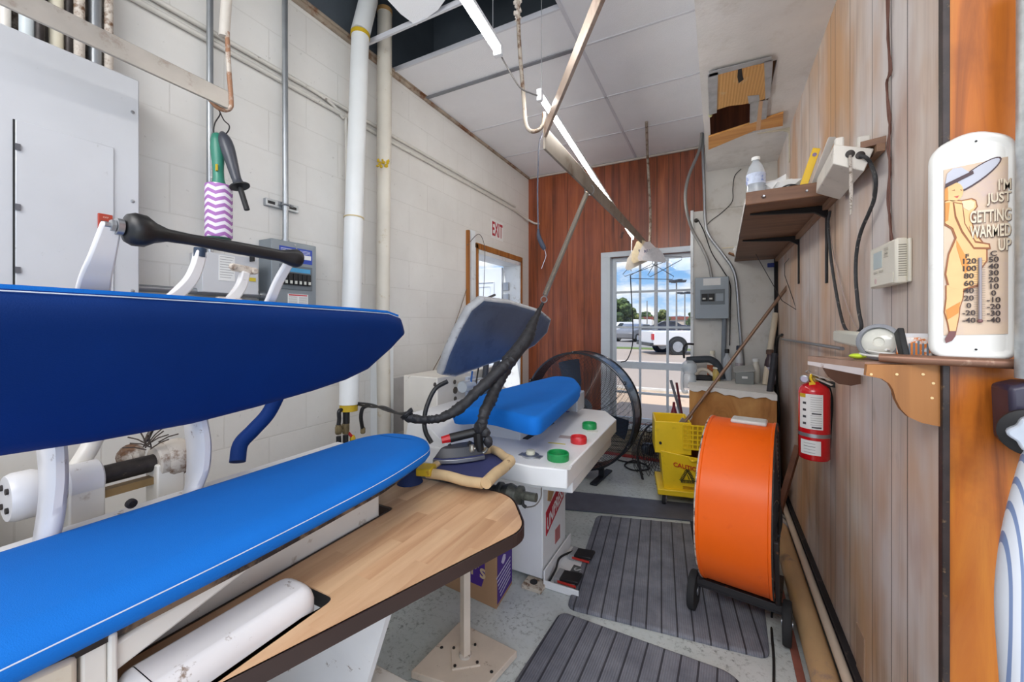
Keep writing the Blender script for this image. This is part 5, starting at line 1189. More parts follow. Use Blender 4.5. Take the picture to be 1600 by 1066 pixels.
for k in range(60):
    a0 = 2*PI*k/60; b.tube([fc+n_*(.045+.03*(1-(r/fR)**2))+(a_*math.cos(a0+.9*(r/fR))+b_*math.sin(a0+.9*(r/fR)))*r for r in (.15,.25,.35,.44,fR-.012)], .0013, 4)
b.build('grille_spokes', FBLK, FN)['kind'] = 'stuff'
b = MB().lathe(fc+n_*.06, n_, [(.075,0),(.075,.012),(.06,.018)], 28); b.build('grille_badge', FBLK, FN)
b = MB().lathe(fc-n_*.12, n_, [(.09,0),(.10,.02),(.10,.13),(.07,.15)], 24); b.build('motor', M('motor_dark',(50,52,56),.5), FN)
for k in range(3):
    a0 = PI/2+.25+2*PI*k/3; P = lambda r, t_, h: fc+(a_*math.cos(a0+t_)+b_*math.sin(a0+t_))*r+n_*h
    b = MB(); g_ = []
    for r, t0, t1, h0, h1 in ((.09,-.3,.3,-.06,.0),(.25,-.26,.30,-.07,.0),(.46,-.22,.20,-.06,-.01)):
        g_.append(b.verts([P(r,t0,h0), P(r,(t0+t1)/2,(h0+h1)/2-.008), P(r,t1,h1), P(r,t1,h1+.004), P(r,(t0+t1)/2,(h0+h1)/2-.004), P(r,t0,h0+.004)]))
    for A, B in zip(g_, g_[1:]):
        for q in range(6): b.face([A[q],A[(q+1)%6],B[(q+1)%6],B[q]])
    b.face(g_[0][::-1]); b.face(g_[-1]); b.build('fan_blade', M('blade_navy', (50,66,92), .4, .3), FN, smooth=50)
for k in range(6):
    a0 = PI/2+.05+2*PI*k/6; q = fc+(a_*math.cos(a0)+b_*math.sin(a0))*(fR+.003)+n_*.03; rad = (a_*math.cos(a0)+b_*math.sin(a0)); tg = n_.cross(rad)
    b = MB(); b.obox(q, rad*.007, tg*.014, n_*.022); b.build('rim_clamp', M('clamp_black',(28,30,34),.4), FN, bevel=.002)
    MB().sphere(q+n_*.024, .007, sub=1).build('clamp_screw', STEEL, FN)
b = MB()
for s in (-1,1):
    q = fc-n_*.06+a_*s*.20; f0 = V(q.x,q.y,.02)
    b.bar(V(q.x,q.y,fc.z-fR*.88), f0, .05, .02, up=n_); b.obox(f0-V(0,0,.01), n_*.20, a_*.03, V(0,0,.008))
b.obox(V(fc.x,fc.y,.09)-n_*.06, a_*.22, n_*.02, V(0,0,.02)); b.build('fan_base', M('fan_base_black',(38,42,50),.5), FN, bevel=.003)
# ================================================================ small black floor fan behind the bucket
sc_ = at(1021,704,t=3.75)
SF = thing('floor_fan', 'small black wire floor fan on a bent tube stand behind the yellow bucket', 'fan', V(sc_.x,sc_.y,0))
sn = Matrix.Rotation(math.radians(58),3,'Z') @ Vector((-sc_.x,-sc_.y,0)).normalized(); a_, b_, n_ = fan_frame(sn)
for off in (-.06,.06): grille(sc_+n_*off, .25, 9, 20, .0026, SF, dome=.03*(1 if off>0 else -1), r0=.04)
MB().ring(sc_, n_, .255, .009, 40, 8).build('rim', FBLK, SF)
MB().lathe(sc_-n_*.10, n_, [(.05,0),(.06,.02),(.06,.08)], 20).build('motor', FBLK, SF)
f_ = at(1000,735,t=3.6)
MB().tube(curve([sc_+a_*.26, sc_+a_*.27-V(0,0,.25)+n_*.10, V((sc_+a_*.24+n_*.22).x,(sc_+a_*.24+n_*.22).y,.015), V((sc_-a_*.24+n_*.22).x,(sc_-a_*.24+n_*.22).y,.015), sc_-a_*.27-V(0,0,.25)+n_*.10, sc_-a_*.26],6), .011, 10).build('tube_stand', FBLK, SF)
conduit('floor_cable', 'loose black cable coiled on the floor below the window', curve([at(962,718,z=.01), at(980,722,z=.01), at(1003,724,z=.01), at(1014,733,z=.01), at(990,735,z=.01), at(976,727,z=.01), at(990,720,z=.01), at(1010,727,z=.01)],8), .007, BLK, 'cable')
# ================================================================ orange drum fan on wheels
ORG = M('orange_paint', (240,98,4), .38, var=.04, vs=3, dirt=(214,78,4), ds=9, dlo=.6, dhi=.8, spec=.35)
oc_ = V(.105,2.27,.512); oR = .386; hw = .142
ax = Vector((math.cos(math.radians(8.5)), -math.sin(math.radians(8.5)), 0)); ay = V(-ax.y, ax.x, 0)
OF = thing('orange_drum_fan', 'large orange drum fan on two black wheels beside the yellow bucket', 'fan', V(oc_.x,oc_.y,0))
b = MB().lathe(oc_-ax*hw, ax, [(oR-.006,0),(oR+.003,.003),(oR+.003,.012),(oR-.001,.016),(oR-.001,2*hw-.016),(oR+.003,2*hw-.012),(oR+.003,2*hw-.003),(oR-.006,2*hw),(oR-.010,2*hw-.004),(oR-.010,.004)], 96, cap=False)
b.build('drum', ORG, OF, smooth=30)
WR_ = M('worn_white_edge', (200,178,164), .5, dirt=(60,50,46), ds=30, dlo=.5, dhi=.6)
for s, mt in ((-1,WR_),(1,M('black_edge',(40,36,34),.6,dirt=(150,120,100),ds=40,dlo=.62,dhi=.7))):
    MB().ring(oc_+ax*s*hw, ax, oR, .004, 96, 6).build('drum_edge', mt, OF)
a_, b_, n_ = fan_frame(ax)
for s in (-1,1):
    n_ = ax*s; grille(oc_+ax*s*(hw-.004), oR-.005, 16, 10, .0022, OF, dome=.012, r0=.06, swirl=.3)
MB().lathe(oc_-ax*.09, ax, [(.08,0),(.09,.02),(.09,.16),(.08,.18)], 22).build('motor', M('motor_dark'), OF)
b = MB()
for k in range(4):
    a0 = .4+k*PI/2; r_ = ay*math.cos(a0)+V(0,0,1)*math.sin(a0); t_ = ax.cross(r_)
    b.obox(oc_+r_*.22+ax*.06, r_*.14, t_*.07+ax*.03, ax*.003)
b.build('fan_blades', M('blade_grey',(120,120,124),.5), OF)
q = at(1172,664,t=2.2); p = oc_+ax*.06+V(0,0,oR)
b = MB(); b.obox(oc_+ax*.03+V(0,0,oR+.004)-ay*.0, ax*.075, ay*.05, V(0,0,.010)); b.build('handle_plate', M('white_handle',(216,216,212),.4,dirt=(150,120,110),ds=20), OF, bevel=.008)
for k, (u,y) in enumerate(((1168,671),(1177,673),(1180,664),(1172,662))):
    d_ = ray(u,y); 
    p = at(u,y,Y=2.27+ .0); p = oc_+((p-oc_).normalized()*1); 
b = MB()
for (dx__, dth) in ((.03,.09),(.055,.09),(.045,.02),(.07,.02)):
    rr = -ay*math.sin(dth)+V(0,0,1)*math.cos(dth); b.lathe(oc_+ax*dx__+rr*(oR+.001), rr, [(.006,0),(.005,.003)], 8)
b.build('rivets', M('dark_rivet',(90,40,20),.5), OF)
# frame with wheels
fz = .085
b = MB(); c_ = V(oc_.x,oc_.y,0)-ay*.17
b.bar(c_-ax*(hw+.035)+V(0,0,.145), c_+ax*(hw+.035)+V(0,0,.145), .03, .03); b.bar(c_-ax*(hw+.035)+V(0,0,.12)+ay*.02, c_+ax*(hw+.035)+V(0,0,.12)+ay*.02, .05, .012)
for s in (-1,1):
    e_ = ax*s*(hw+.012); b.bar(c_+e_+V(0,0,.14), c_+e_+ay*.42+V(0,0,.05), .02, .03)
    b.bar(c_+e_+V(0,0,.14), V((oc_+e_).x,(oc_+e_).y,oc_.z)-ay*(oR*.95), .018, .012)
    b.bar(c_+e_+ay*.17+V(0,0,.09), oc_+e_-V(0,0,oR), .018, .02)
b.build('wheel_frame', M('frame_black',(38,36,38),.5,dirt=(120,76,50),ds=20,dlo=.62,dhi=.68), OF, bevel=.002)
for s in (-1,1):
    w = c_+ax*s*(hw+.045)+V(0,0,.088); o = MB().lathe(w-ax*.018, ax, [(.05,0),(.084,.002),(.088,.008),(.088,.028),(.084,.034),(.05,.036)], 30).build('wheel', TYRE, OF)
    MB().lathe(w-ax*.021, ax, [(.02,0),(.02,.042)], 12).build('wheel_hub', STEEL, o)
# cord from the orange fan toward the camera
conduit('black_cable', 'black power cable hanging off the orange fan and running to the bottom edge', curve([oc_+ax*(hw+.02)-ay*.3, at(1218,790,t=2.0), at(1221,815,t=2.0), at(1214,860,t=1.95), at(1206,960,z=.008), at(1206,990,z=.006), at(1209,1030,z=.006), at(1209,1080,z=.006)],8), .005, BLK, 'cable')
# ================================================================ yellow mop bucket
YB = M('bucket_yellow', (252,214,36), .4, var=.06, vs=4, dirt=(200,160,20), ds=10, dlo=.62, dhi=.75)
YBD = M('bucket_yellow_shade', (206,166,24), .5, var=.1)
bt = 3.04
BK = thing('mop_bucket', 'yellow wheeled mop bucket with wringer and printed caution sign', 'mop bucket', at(1070,770,t=bt)*1 - V(0,0,at(1070,770,t=bt).z))
bR = math.radians(-16)+TH; bxv = Vector((math.cos(bR), math.sin(bR), 0)); byv = V(-bxv.y, bxv.x, 0)
p0 = at(1032,765,t=bt)                                  # near left lower corner of the body
base_ = V(p0.x,p0.y,0)
def bp_(x, y, z): return base_+bxv*x+byv*y+V(0,0,z)
def tub(b, z0, z1, x0, x1, y0, y1, g0, g1, th=.008, cut=None):   # open tub, walls flare from g0 to g1
    def ring_(x0,x1,y0,y1,zs): return b.verts([bp_(x0,y0,zs[0]), bp_(x1,y0,zs[1]), bp_(x1,y1,zs[1]), bp_(x0,y1,zs[0])])
    zt = (z1,z1) if not cut else cut
    o0 = ring_(x0+g0,x1-g0,y0+g0,y1-g0,(z0,z0)); o1 = ring_(x0,x1,y0,y1,zt); i1 = ring_(x0+th,x1-th,y0+th,y1-th,zt); i0 = ring_(x0+g0+th,x1-g0-th,y0+g0+th,y1-g0-th,(z0+th,z0+th))
    for A, B in ((o0,o1),(o1,i1),(i1,i0)):
        for k in range(4): b.face([A[k],A[(k+1)%4],B[(k+1)%4],B[k]])
    b.face(o0[::-1]); b.face(i0)
b = MB(); zl = at(1032,704,t=bt).z; zrr = at(1090,733,t=bt).z
tub(b, .085, zl, 0, .50, 0, .36, .03, 0, .010, cut=(zl, zl-.07))
b.obox(bp_(.25,0.18,.10), bxv*.27, byv*.19, V(0,0,.022)); b.build('bucket_body', YB, BK, bevel=.012)
b = MB(); zw0, zw1 = at(1020,705,t=bt).z-.02, at(1030,659,t=bt).z
tub(b, zw0, zw1, -.04, .22, .015, .34, .0, .0, .012); b.build('wringer', YB, BK, bevel=.008)
# slotted funnel of the wringer on the right
b = MB(); gx0, gx1, gz0, gz1 = .16, .36, at(1070,700,t=bt).z, at(1080,662,t=bt).z
for k in range(7): x = gx0+(gx1-gx0)*k/6; b.bar(bp_(x,.01,gz0+.01), bp_(x+.0,.0,gz1), .010, .012, up=byv)
for k in range(6): z = gz0+.008+(gz1-gz0-.01)*k/5; b.bar(bp_(gx0,.004,z), bp_(gx1,.004,z), .012, .010)
for k in range(7): y = .0+.30*k/6; b.bar(bp_(gx1,y,gz0+.01), bp_(gx1,y,gz1), .010, .012)
for k in range(6): z = gz0+.008+(gz1-gz0-.01)*k/5; b.bar(bp_(gx1,0,z), bp_(gx1,.30,z), .012, .010)
b.build('wringer_basket', YB, BK)
b = MB(); b.obox(bp_(.26,.02,(gz0+gz1)/2), bxv*.095, byv*.002, V(0,0,(gz1-gz0)/2-.005)); b.obox(bp_(.28,.17,gz0+.01), bxv*.09, byv*.14, V(0,0,.004)); b.build('basket_back', YBD, BK)
b = MB(); b.tube(curve([bp_(.20,-.004,zl-.035), bp_(.215,-.010,zl-.055), bp_(.24,-.012,zl-.052), bp_(.36,.05,zl-.02)],6), .008, 10); b.build('carry_handle', YB, BK)
b = MB(); q = at(1023,685,t=bt-.03); b.cyl(bp_(-.0,.012,zw0+.08), bp_(-.0,.002,zw0+.08), .010, 12); b.build('wringer_pivot', BLK, BK)
b = MB().text('CAUTION', bp_(.19,.0,0)+V(0,0,0), bxv, V(0,0,1), .044, .001)
zt_ = .30
T_ = Matrix.Translation(V(0,0,zt_)-byv*.002); 
for v in b.bm.verts: v.co = T_ @ v.co; v.co.z += -(v.co-bp_(.19,0,0)).dot(bxv)*.16
b.build('caution_lettering', M('caution_red',(214,60,20),.5), BK)
b = MB(); c0_ = bp_(.19,.010,.225)-byv*.008
for k in range(3):
    a0 = PI/2+2*PI*k/3; a1 = a0+2*PI/3; P = lambda a, r: c0_+bxv*math.cos(a)*r*.9+V(0,0,math.sin(a)*r)
    for s_ in range(9):
        q = P(a0,.062).lerp(P(a1,.062), (s_+.5)/9); d_ = (P(a1,1)-P(a0,1)).normalized(); o_ = d_.cross(byv).normalized(); b.obox(q, d_*.0028, o_*.011, byv*.0015)
    b.bar(P(a0,.045), P(a1,.045), .004, .002, up=byv)
b.bar(c0_+V(0,0,.02), c0_-V(0,0,.015)+bxv*.012, .006, .002, up=byv)
b.build('caution_symbol', M('caution_black',(50,54,20),.6), BK)
b = MB()
for k in range(3): b.obox(bp_(.20,.018,.150-.008*k)-byv*.002+V(0,0,0), bxv*.04, byv*.001, V(0,0,.0016))
b.build('fine_print', M('print_amber',(190,130,20),.6), BK)
for (x, y) in ((.03,.02),(.47,.02),(.03,.34),(.47,.34)):
    q = bp_(x,y,.038); dr_ = (bxv*.3+byv).normalized(); ca = MB().lathe(q-dr_.cross(V(0,0,1))*.013, dr_.cross(V(0,0,1)), [(.03,0),(.038,.002),(.038,.024),(.03,.026)], 20).build('caster_wheel', TYRE, BK)
    MB().lathe(q-dr_.cross(V(0,0,1))*.014, dr_.cross(V(0,0,1)), [(.026,0),(.026,.028)], 16).build('caster_rim', M('caster_grey',(170,170,176),.4), ca)
    MB().bar(q+V(0,0,.01), q+V(0,0,.06), .034, .022).build('caster_fork', STEEL, BK)
# mop standing in it
m0, m1 = at(1070,660,t=3.12), at(1241,434,t=2.95)
MP = thing('mop', 'long brown metal mop handle standing in the yellow bucket and leaning right', 'mop', m0)
MB().tube([m0, m1], .0125, 12).build('mop_handle', M('bronze_handle', (140,112,92), .4, .4, var=.1), MP)
MB().lathe(m1, m1-m0, [(.012,0),(.013,.005),(.008,.012)], 12).build('handle_cap', M('cap_dark',(96,70,56),.5), MP)
d_ = (m1-m0).normalized(); b = MB(); b.bar(m0-d_*.05, m0+d_*.02, .07, .018, up=byv); b.tube(curve([m0-d_*.04+bxv*.02, m0+d_*.05+bxv*.022, m0+d_*.08+bxv*.004],4), .004, 8); b.build('mop_clamp', STEEL, MP)
for (ua, ya_, ub, yb_, w_, mt, lb) in ((1048,594,1066,655,.030,M('grey_wood',(128,128,134),.6,var=.15),'flat grey bar leaning by the window behind the mop bucket'),(1057,598,1066,652,.022,M('maroon_stick',(110,40,50),.5,dirt=(214,190,190),ds=6,dlo=.6,dhi=.62),'maroon and white stick leaning by the window behind the mop bucket')):
    a, c = at(ua,ya_,t=3.92), at(ub,yb_,t=3.8); c2 = a+(c-a)*2.5
    c2 = a+(c-a)*((a.z-.01)/(a.z-c.z)); tag(MB().bar(a, c2, w_, .012).build('leaning_stick', mt, bevel=.003), lb, 'stick')
q = at(1053,640,t=3.95); tag(MB().lathe(V(q.x,q.y,.0), (0,0,1), [(.05,0),(.055,.02),(.055,.40),(.035,.48),(.015,.55),(.012,.60)], 20).build('red_bottle', M('dark_red_plastic',(140,30,44),.4)), 'dark red bottle standing on the floor by the window', 'bottle')
# ================================================================ far right corner: breaker box, conduits, counter and its clutter
CH = 4.05
G2 = thing('breaker_box', 'small grey breaker box with two black breakers on the grey board by the window', 'electrical box', at(1112,465,Y=CH))
xa, xb_ = at(1086,470,Y=CH-.09).x, at(1139,470,Y=CH-.09).x; z0_, z1_ = at(1112,498,Y=CH-.09).z, at(1112,433,Y=CH-.09).z
YF = CH-.09
Q = lambda s, h: V(xa+(xb_-xa)*s, YF, z0_+(z1_-z0_)*h)
def fr(mb, s0, s1, h0, h1, d0, d1):
    a, c = Q(s0,h0), Q(s1,h1); return mb.box(a.x, c.x, YF-d0, YF-d1, a.z, c.z)
MB().box(xa, xb_, YF, CH, z0_, z1_).build('box_body', BOXG, G2, bevel=.003)
fr(MB(), .25,.76,.80,.97,0,.0015).build('paper_label', PAPER, G2)
rec = fr(MB(), .16,.88,.34,.70,0,.004).build('breaker_window', M('box_grey_dark'), G2, bevel=.002)
for s0 in (.20,.40):
    o = fr(MB(), s0, s0+.18, .42, .60, .004, .014).build('breaker', BLK, rec, bevel=.001); fr(MB(), s0+.03, s0+.12, .46, .50, .014, .016).build('breaker_toggle', M('toggle_white'), o)
fr(MB(), .62,.84,.42,.60,.004,.007).build('blank_plate', BOXG, rec)
def cy(u, y, dy=.03): return at(u, y, Y=CH-dy)
conduit('metal_conduit', 'grey conduit below the small breaker box going down behind the counter', [cy(1132,498,.05), cy(1131,540,.05), cy(1130,600,.05)], .020, M('grey_conduit',(120,128,136),.4))
conduit('flexible_conduit', 'flexible grey conduit looping in front of the wood panelling and down into the breaker box', curve([cy(1097,190,.06), cy(1094,230,.08), cy(1078,270,.2), cy(1071,300,.25), cy(1073,330,.2), cy(1082,360,.08), cy(1096,385,.05), cy(1107,410,.05), cy(1112,434,.05)],8), .013, M('flex_grey',(156,156,154),.45,.4,bump=.5,bs=160))
conduit('metal_conduit', 'steel conduit from the ceiling bending across the grey board down to the counter', curve([cy(1098,160,.04), cy(1098,230,.04), cy(1100,290,.04), cy(1102,345,.04), cy(1108,368,.04), cy(1130,398,.04), cy(1145,420,.04), cy(1151,445,.04), cy(1155,500,.04), cy(1160,560,.04), cy(1163,592,.04)],6), .013, GALV)
conduit('thin_wire', 'thin dark wire wandering down the grey board under the duct', curve([cy(1158,264,.012), cy(1148,275,.012), cy(1145,295,.012), cy(1144,315,.012), cy(1128,332,.012), cy(1112,344,.012), cy(1104,352,.012)],6), .003, BLK, 'wire')
conduit('thin_wire', 'dark wire curving from the steel conduit down past the breaker box', curve([cy(1091,344,.02), cy(1100,362,.02), cy(1112,395,.02), cy(1128,420,.02), cy(1141,445,.02), cy(1141,480,.02), cy(1140,540,.02)],6), .004, BLK, 'wire')
tag(MB().lathe(cy(1088,345,.0), (0,-1,0), [(.018,0),(.018,.02),(.012,.03)], 14).build('junction_fitting', GREASE), 'small dark cable fitting at the top of the grey board', 'fitting')
b = MB(); b.bar(cy(1128,388,.01), cy(1152,386,.03), .006, .006); tag(b.build('bent_hook', M('cream_wire')), 'pale thin hook sticking out of the grey board', 'hook')
# counter
CO = thing('counter', 'plywood fronted counter with a white sheet on top in the far right corner', 'counter', V(.1,3.8,0))
kz = .885
cA, cB_ = at(1077,601,z=kz), at(1214,617,z=kz); cB_.x = min(cB_.x, XR-.012)
PLY = wood_mat('plywood_front', (176,122,66), (206,156,94), (128,80,40), 2, 5, .5, sp=.3)
b = MB(); b.prism([V(cA.x,cA.y,0), V(cB_.x,cB_.y,0), V(cB_.x,CH-.01,0), V(cA.x,CH-.01,0)], V(0,0,kz-.02)); b.build('front_board', PLY, CO, bevel=.003)
b = MB(); e_ = 0.012
b.prism([V(cA.x-e_,cA.y-e_,kz-.02), V(cB_.x,cB_.y-e_,kz-.02), V(cB_.x,CH-.005,kz-.02), V(cA.x-e_,CH-.005,kz-.02)], V(0,0,.02)); 
n_ = 18; pts = [V(cA.x,cA.y-.014,kz).lerp(V(cB_.x,cB_.y-.014,kz), k/n_) for k in range(n_+1)]
low = [p-V(0,.002,.040+.016*math.sin(k*1.3)*math.sin(k*.7)) for k, p in enumerate(pts)]
A = b.verts(pts); B = b.verts(low); A2 = b.verts([p+V(0,.006,0) for p in pts]); B2 = b.verts([p+V(0,.006,0) for p in low])
for k in range(n_):
    b.face([A[k],A[k+1],B[k+1],B[k]]); b.face([A2[k],B2[k],B2[k+1],A2[k+1]]); b.face([B[k],B[k+1],B2[k+1],B2[k]])
b.build('white_sheet', M('white_sheet', (226,224,218), .75, var=.06, vs=10), CO, smooth=50)
def bottle(label, u, yb, h, r, mt, capmt, Y=3.88, neck=.4, nm='bottle', lab=None):
    p = at(u, yb, Y=Y); p.z = kz; T = thing(nm, label, 'bottle', p)
    MB().lathe(p, (0,0,1), [(r*.92,0),(r,.006),(r,h*.55),(r*.85,h*.68),(r*neck,h*.8),(r*neck,h*.88)], 20).build('bottle_body', mt, T, smooth=40)
    MB().lathe(p+V(0,0,h*.87), (0,0,1), [(r*neck*1.25,0),(r*neck*1.25,h*.11),(r*neck,h*.13)], 16).build('cap', capmt, T)
    if lab: MB().lathe(p+V(0,0,h*.12), (0,0,1), [(r*1.01,0),(r*1.01,h*.38)], 20, cap=False).build('bottle_label', lab, T)
CLR = M('clear_plastic', (214,222,228), .12, var=.02, alpha=.45, spec=.7)
bottle('white bottle with an orange label on the counter under the breaker box', 1113, 590, .25, .042, M('milky_plastic',(226,220,206),.4), M('cap_cream',(230,224,204),.5), 3.98, lab=M('orange_label',(206,110,60),.6,var=.3,vs=60))
bottle('clear bottle with black cap left of the grey box on the counter', 1136, 592, .27, .036, CLR, BLK, 3.93)
bottle('tall narrow bottle with dark top and printed label behind the grey box', 1155, 590, .30, .030, M('pale_bottle',(206,208,210),.4), M('navy_rubber'), 3.98, neck=.6, lab=M('small_print_label',(190,180,186),.6,var=.3,vs=60))
bottle('white plastic bottle with white cap right of the grey box', 1181, 598, .20, .032, M('milky_plastic'), M('cap_white',(236,236,232),.4), 3.88, neck=.6)
bottle('dark bottle with a label at the right end of the counter', 1203, 600, .28, .040, M('dark_maroon_bottle',(58,40,46),.35), M('cap_dark'), 3.84, neck=.55, lab=M('grey_violet_label',(190,184,200),.6,var=.3,vs=50))
bottle('small amber bottle beside the black elbow pipe', 1119, 597, .12, .03, M('amber_bottle',(196,168,90),.3), M('cap_cream'), 3.84, neck=.7)
p = at(1163,602,Y=3.80); p.z = kz; gbx = thing('grey_box', 'small grey lidded box on the counter', 'box', p)
MB().rbox(p+V(0,0,.05), (.13,.12,.10)).build('box_body', M('grey_box_metal',(134,138,136),.5), gbx, bevel=.004); MB().rbox(p+V(-.005,.0,.118), (.15,.13,.012), rx=.25, ry=-.12).build('box_lid', M('grey_box_lid',(176,178,174),.5), gbx, bevel=.003)
MB().rbox(p+V(0,-.062,.055), (.04,.002,.018)).build('box_label', PAPER, gbx)
# clear cylinder with black hose (a pump) at the left end
p = at(1074,560,Y=3.78); pm_t = thing('filter_unit', 'clear plastic filter jar with black hose at the left end of the counter', 'filter', V(p.x,p.y,kz-.1))
CLR2 = M('clear_jar', (206,216,222), .15, var=.03, alpha=.5, spec=.7)
b = MB(); b.lathe(at(1077,602,Y=3.72)-V(0,0,.02), (0,0,1), [(.05,0),(.055,.02),(.055,.10),(.04,.12),(.06,.14),(.06,.2),(.03,.23)], 20); b.tube(curve([at(1067,575,Y=3.7), at(1066,600,Y=3.7), at(1068,612,Y=3.7), at(1075,612,Y=3.7)],5), .014, 10); b.build('clear_jar', CLR2, pm_t, smooth=50)
MB().tube(curve([at(1073,563,Y=3.78), at(1090,562,Y=3.8), at(1110,562,Y=3.82), at(1122,572,Y=3.84), at(1128,592,Y=3.86)],6), .030, 14).build('black_hose', M('hose_charcoal',(52,60,68),.5), pm_t)
MB().tube(curve([at(1069,560,Y=3.78), at(1068,545,Y=3.78), at(1073,538,Y=3.78), at(1084,538,Y=3.8)],5), .009, 10).build('black_tube', BLK, pm_t)
p = at(1103,592,Y=3.84); p.z = kz; tp = thing('tape_dispenser', 'curved translucent tape dispenser with black base on the counter', 'tape dispenser', p)
b = MB(); b.rbox(p+V(-.02,0,.022), (.14,.06,.044)); b.build('dispenser_base', BLK, tp, bevel=.01); MB().tube(curve([p+V(-.08,0,.03), p+V(-.05,0,.085), p+V(0,0,.09), p+V(.05,0,.05), p+V(.07,0,.012)],6), .016, 10).build('dispenser_arch', M('cream_plastic',(214,204,186),.4), tp, smooth=50)
b = MB(); a = at(1195,600,Y=3.78); a.z = kz; c = at(1212,490,Y=3.99); tag(b.tube([a,c], .022, 14).build('wooden_pole', M('cream_wood_pole',(218,204,180),.5,var=.08)), 'cream wooden pole standing on the counter, leaning against the wall', 'pole')
a, c = at(1191,700,Y=3.40), at(1211,552,Y=3.46); a = a+(a-c)*((a.z-.01)/(c.z-a.z)); tag(MB().tube([a,c], .021, 14).build('black_pole', M('black_foam',(48,48,54),.6,var=.2,vs=30)), 'black foam covered pole standing in front of the plywood counter', 'pole')
a, c = at(1243,700,Y=2.35), at(1205,840,Y=1.95); a.x = min(a.x, XR-.03); a = at(1243,700,X=XR-.03); a = at(1247,697,X=.42); c = at(1190,892,z=.012); tag(MB().bar(a, c, .03, .022).build('leaning_board', wood_mat('brown_stick',(104,66,44),(126,84,58),(70,42,28),2,14,.5)), 'dark brown wooden stick leaning on the wall below the fire extinguisher', 'stick')
conduit('power_cable', 'black cord running down the right wall corner beside the counter', curve([at(1222,523,X=XR-.01), at(1215,532,X=XR-.02), at(1213,580,X=XR-.02), at(1217,640,X=XR-.02), at(1216,700,X=XR-.03), at(1222,760,X=XR-.03)],7), .009, BLACKR, 'cord')
a, c = at(1222,530,X=XR-.02), at(1316,545,X=XR-.04)
conduit('metal_rod', 'thin metal rod running level along the right wall to the torch', [a, c], .007, STEEL, 'rod')
# ================================================================ duct: cardboard patch and boards
dz_ = DZ0
CD = thing('duct_patch', 'torn corrugated cardboard taped over the opening in the ceiling duct', 'cardboard patch', at(1160,130,z=dz_))
cc = [at(1118,116,z=dz_-.004), at(1196,98,z=dz_-.004), at(1200,152,z=dz_-.004), at(1178,158,z=dz_-.006), at(1160,162,z=dz_-.006), at(1140,164,z=dz_-.004), at(1118,171,z=dz_-.004)]
def corr_mat():
    m, nt, b, co = base('corrugated_card', .75)
    dp = nt.new('ShaderNodeVectorMath', operation='DOT_PRODUCT'); nt.link(co, dp.inputs[0]); dp.inputs[1].default_value = (1,.03,0)
    f = nt.math('PINGPONG', nt.math('FRACT', nt.math('DIVIDE', dp.outputs[1], .016)), .5)
    c = nt.mix(nt.math('MULTIPLY', f, 1.3), srgb(206,160,100), srgb(168,120,66)); c = nt.mix(nt.ramp(nt.noise(co, 8, 5), [(.6,(0,0,0)),(.7,(1,1,1))]), c, srgb(196,170,130))
    nt.link(c, b.inputs['Base Color']); nt.link(nt.bump(f, .5, .003), b.inputs['Normal']); return m
MB().prism(cc, (0,0,-.006)).build('cardboard', corr_mat(), CD)
TP = M('silver_tape', (190,192,196), .35, .4, var=.15, vs=14, dirt=(120,118,116), ds=12, dlo=.6, dhi=.7)
for q in (((1106,116),(1122,112),(1120,176),(1108,180)), ((1194,96),(1208,92),(1204,150),(1196,156)), ((1108,112),(1205,88),(1206,94),(1108,120)), ((1168,150),(1186,148),(1187,157),(1170,162)), ((1172,160),(1200,156),(1196,202),(1171,205))):
    MB().prism([at(u,y,z=dz_-.011) for u,y in q], (0,0,-.002)).build('silver_tape', TP, CD)
MB().prism([at(u,y,z=dz_-.0135) for u,y in ((1186,158),(1192,158),(1188,203),(1181,204))], (0,0,-.001)).build('tan_strip', M('tan_strip',(214,176,140),.6), CD)
MB().prism([at(u,y,z=dz_-.011) for u,y in ((1153,108),(1159,107),(1160,118),(1162,124),(1154,130),(1152,120))], (0,0,-.001)).build('hole', BLK, CD)
for q, lb in ((((1107,212),(1224,174),(1223,194),(1178,202),(1107,232)),'near strip of orange plywood across the duct opening'),):
    wo_ = [at(u,y,z=dz_-.002) for u,y in q]; tag(MB().prism(wo_, (0,0,-.012)).build('plywood_strip', wood_mat('orange_ply',(206,146,80),(226,172,104),(160,100,46),0,9,.5)), lb, 'board')
b = MB(); b.sphere(at(1110,180,z=dz_-.005), .012, 1,2.4,.6); b.sphere(at(1114,172,z=dz_-.005), .010, 1,2,.6); tag(b.build('foam_strip', M('yellow_foam',(206,206,150),.8)), 'small lump of yellowish foam at the left edge of the duct opening', 'foam')
# upper shelf bracket (cream, empty)
wb_ = at(1240,200,X=XR); 
CB_ = thing('shelf_bracket', 'cream metal shelf bracket on the right wall under the duct, carrying nothing', 'bracket', V(XR,wb_.y,wb_.z))
o_ = at(1233,196,X=XR-.004); zt2 = o_.z; yb2 = o_.y
MB().box(XR-.006, XR, yb2-.012, yb2+.012, zt2-.26, zt2).build('wall_leg', M('cream_steel',(214,206,184),.5,dirt=(160,146,120),ds=20), CB_, bevel=.002)
b = MB(); b.prism([V(XR-.003,yb2-.010,zt2), V(XR-.30,yb2-.006,zt2), V(XR-.30,yb2-.006,zt2-.008), V(XR-.04,yb2-.010,zt2-.03), V(XR-.003,yb2-.010,zt2-.05)], V(0,.018,0)); b.build('shelf_arm', M('cream_steel'), CB_, bevel=.002)

# ================================================================ wall shelf with brackets, underside visible
sz = 1.38+ .0
n0, n1 = at(1168,312,Y=2.2), None
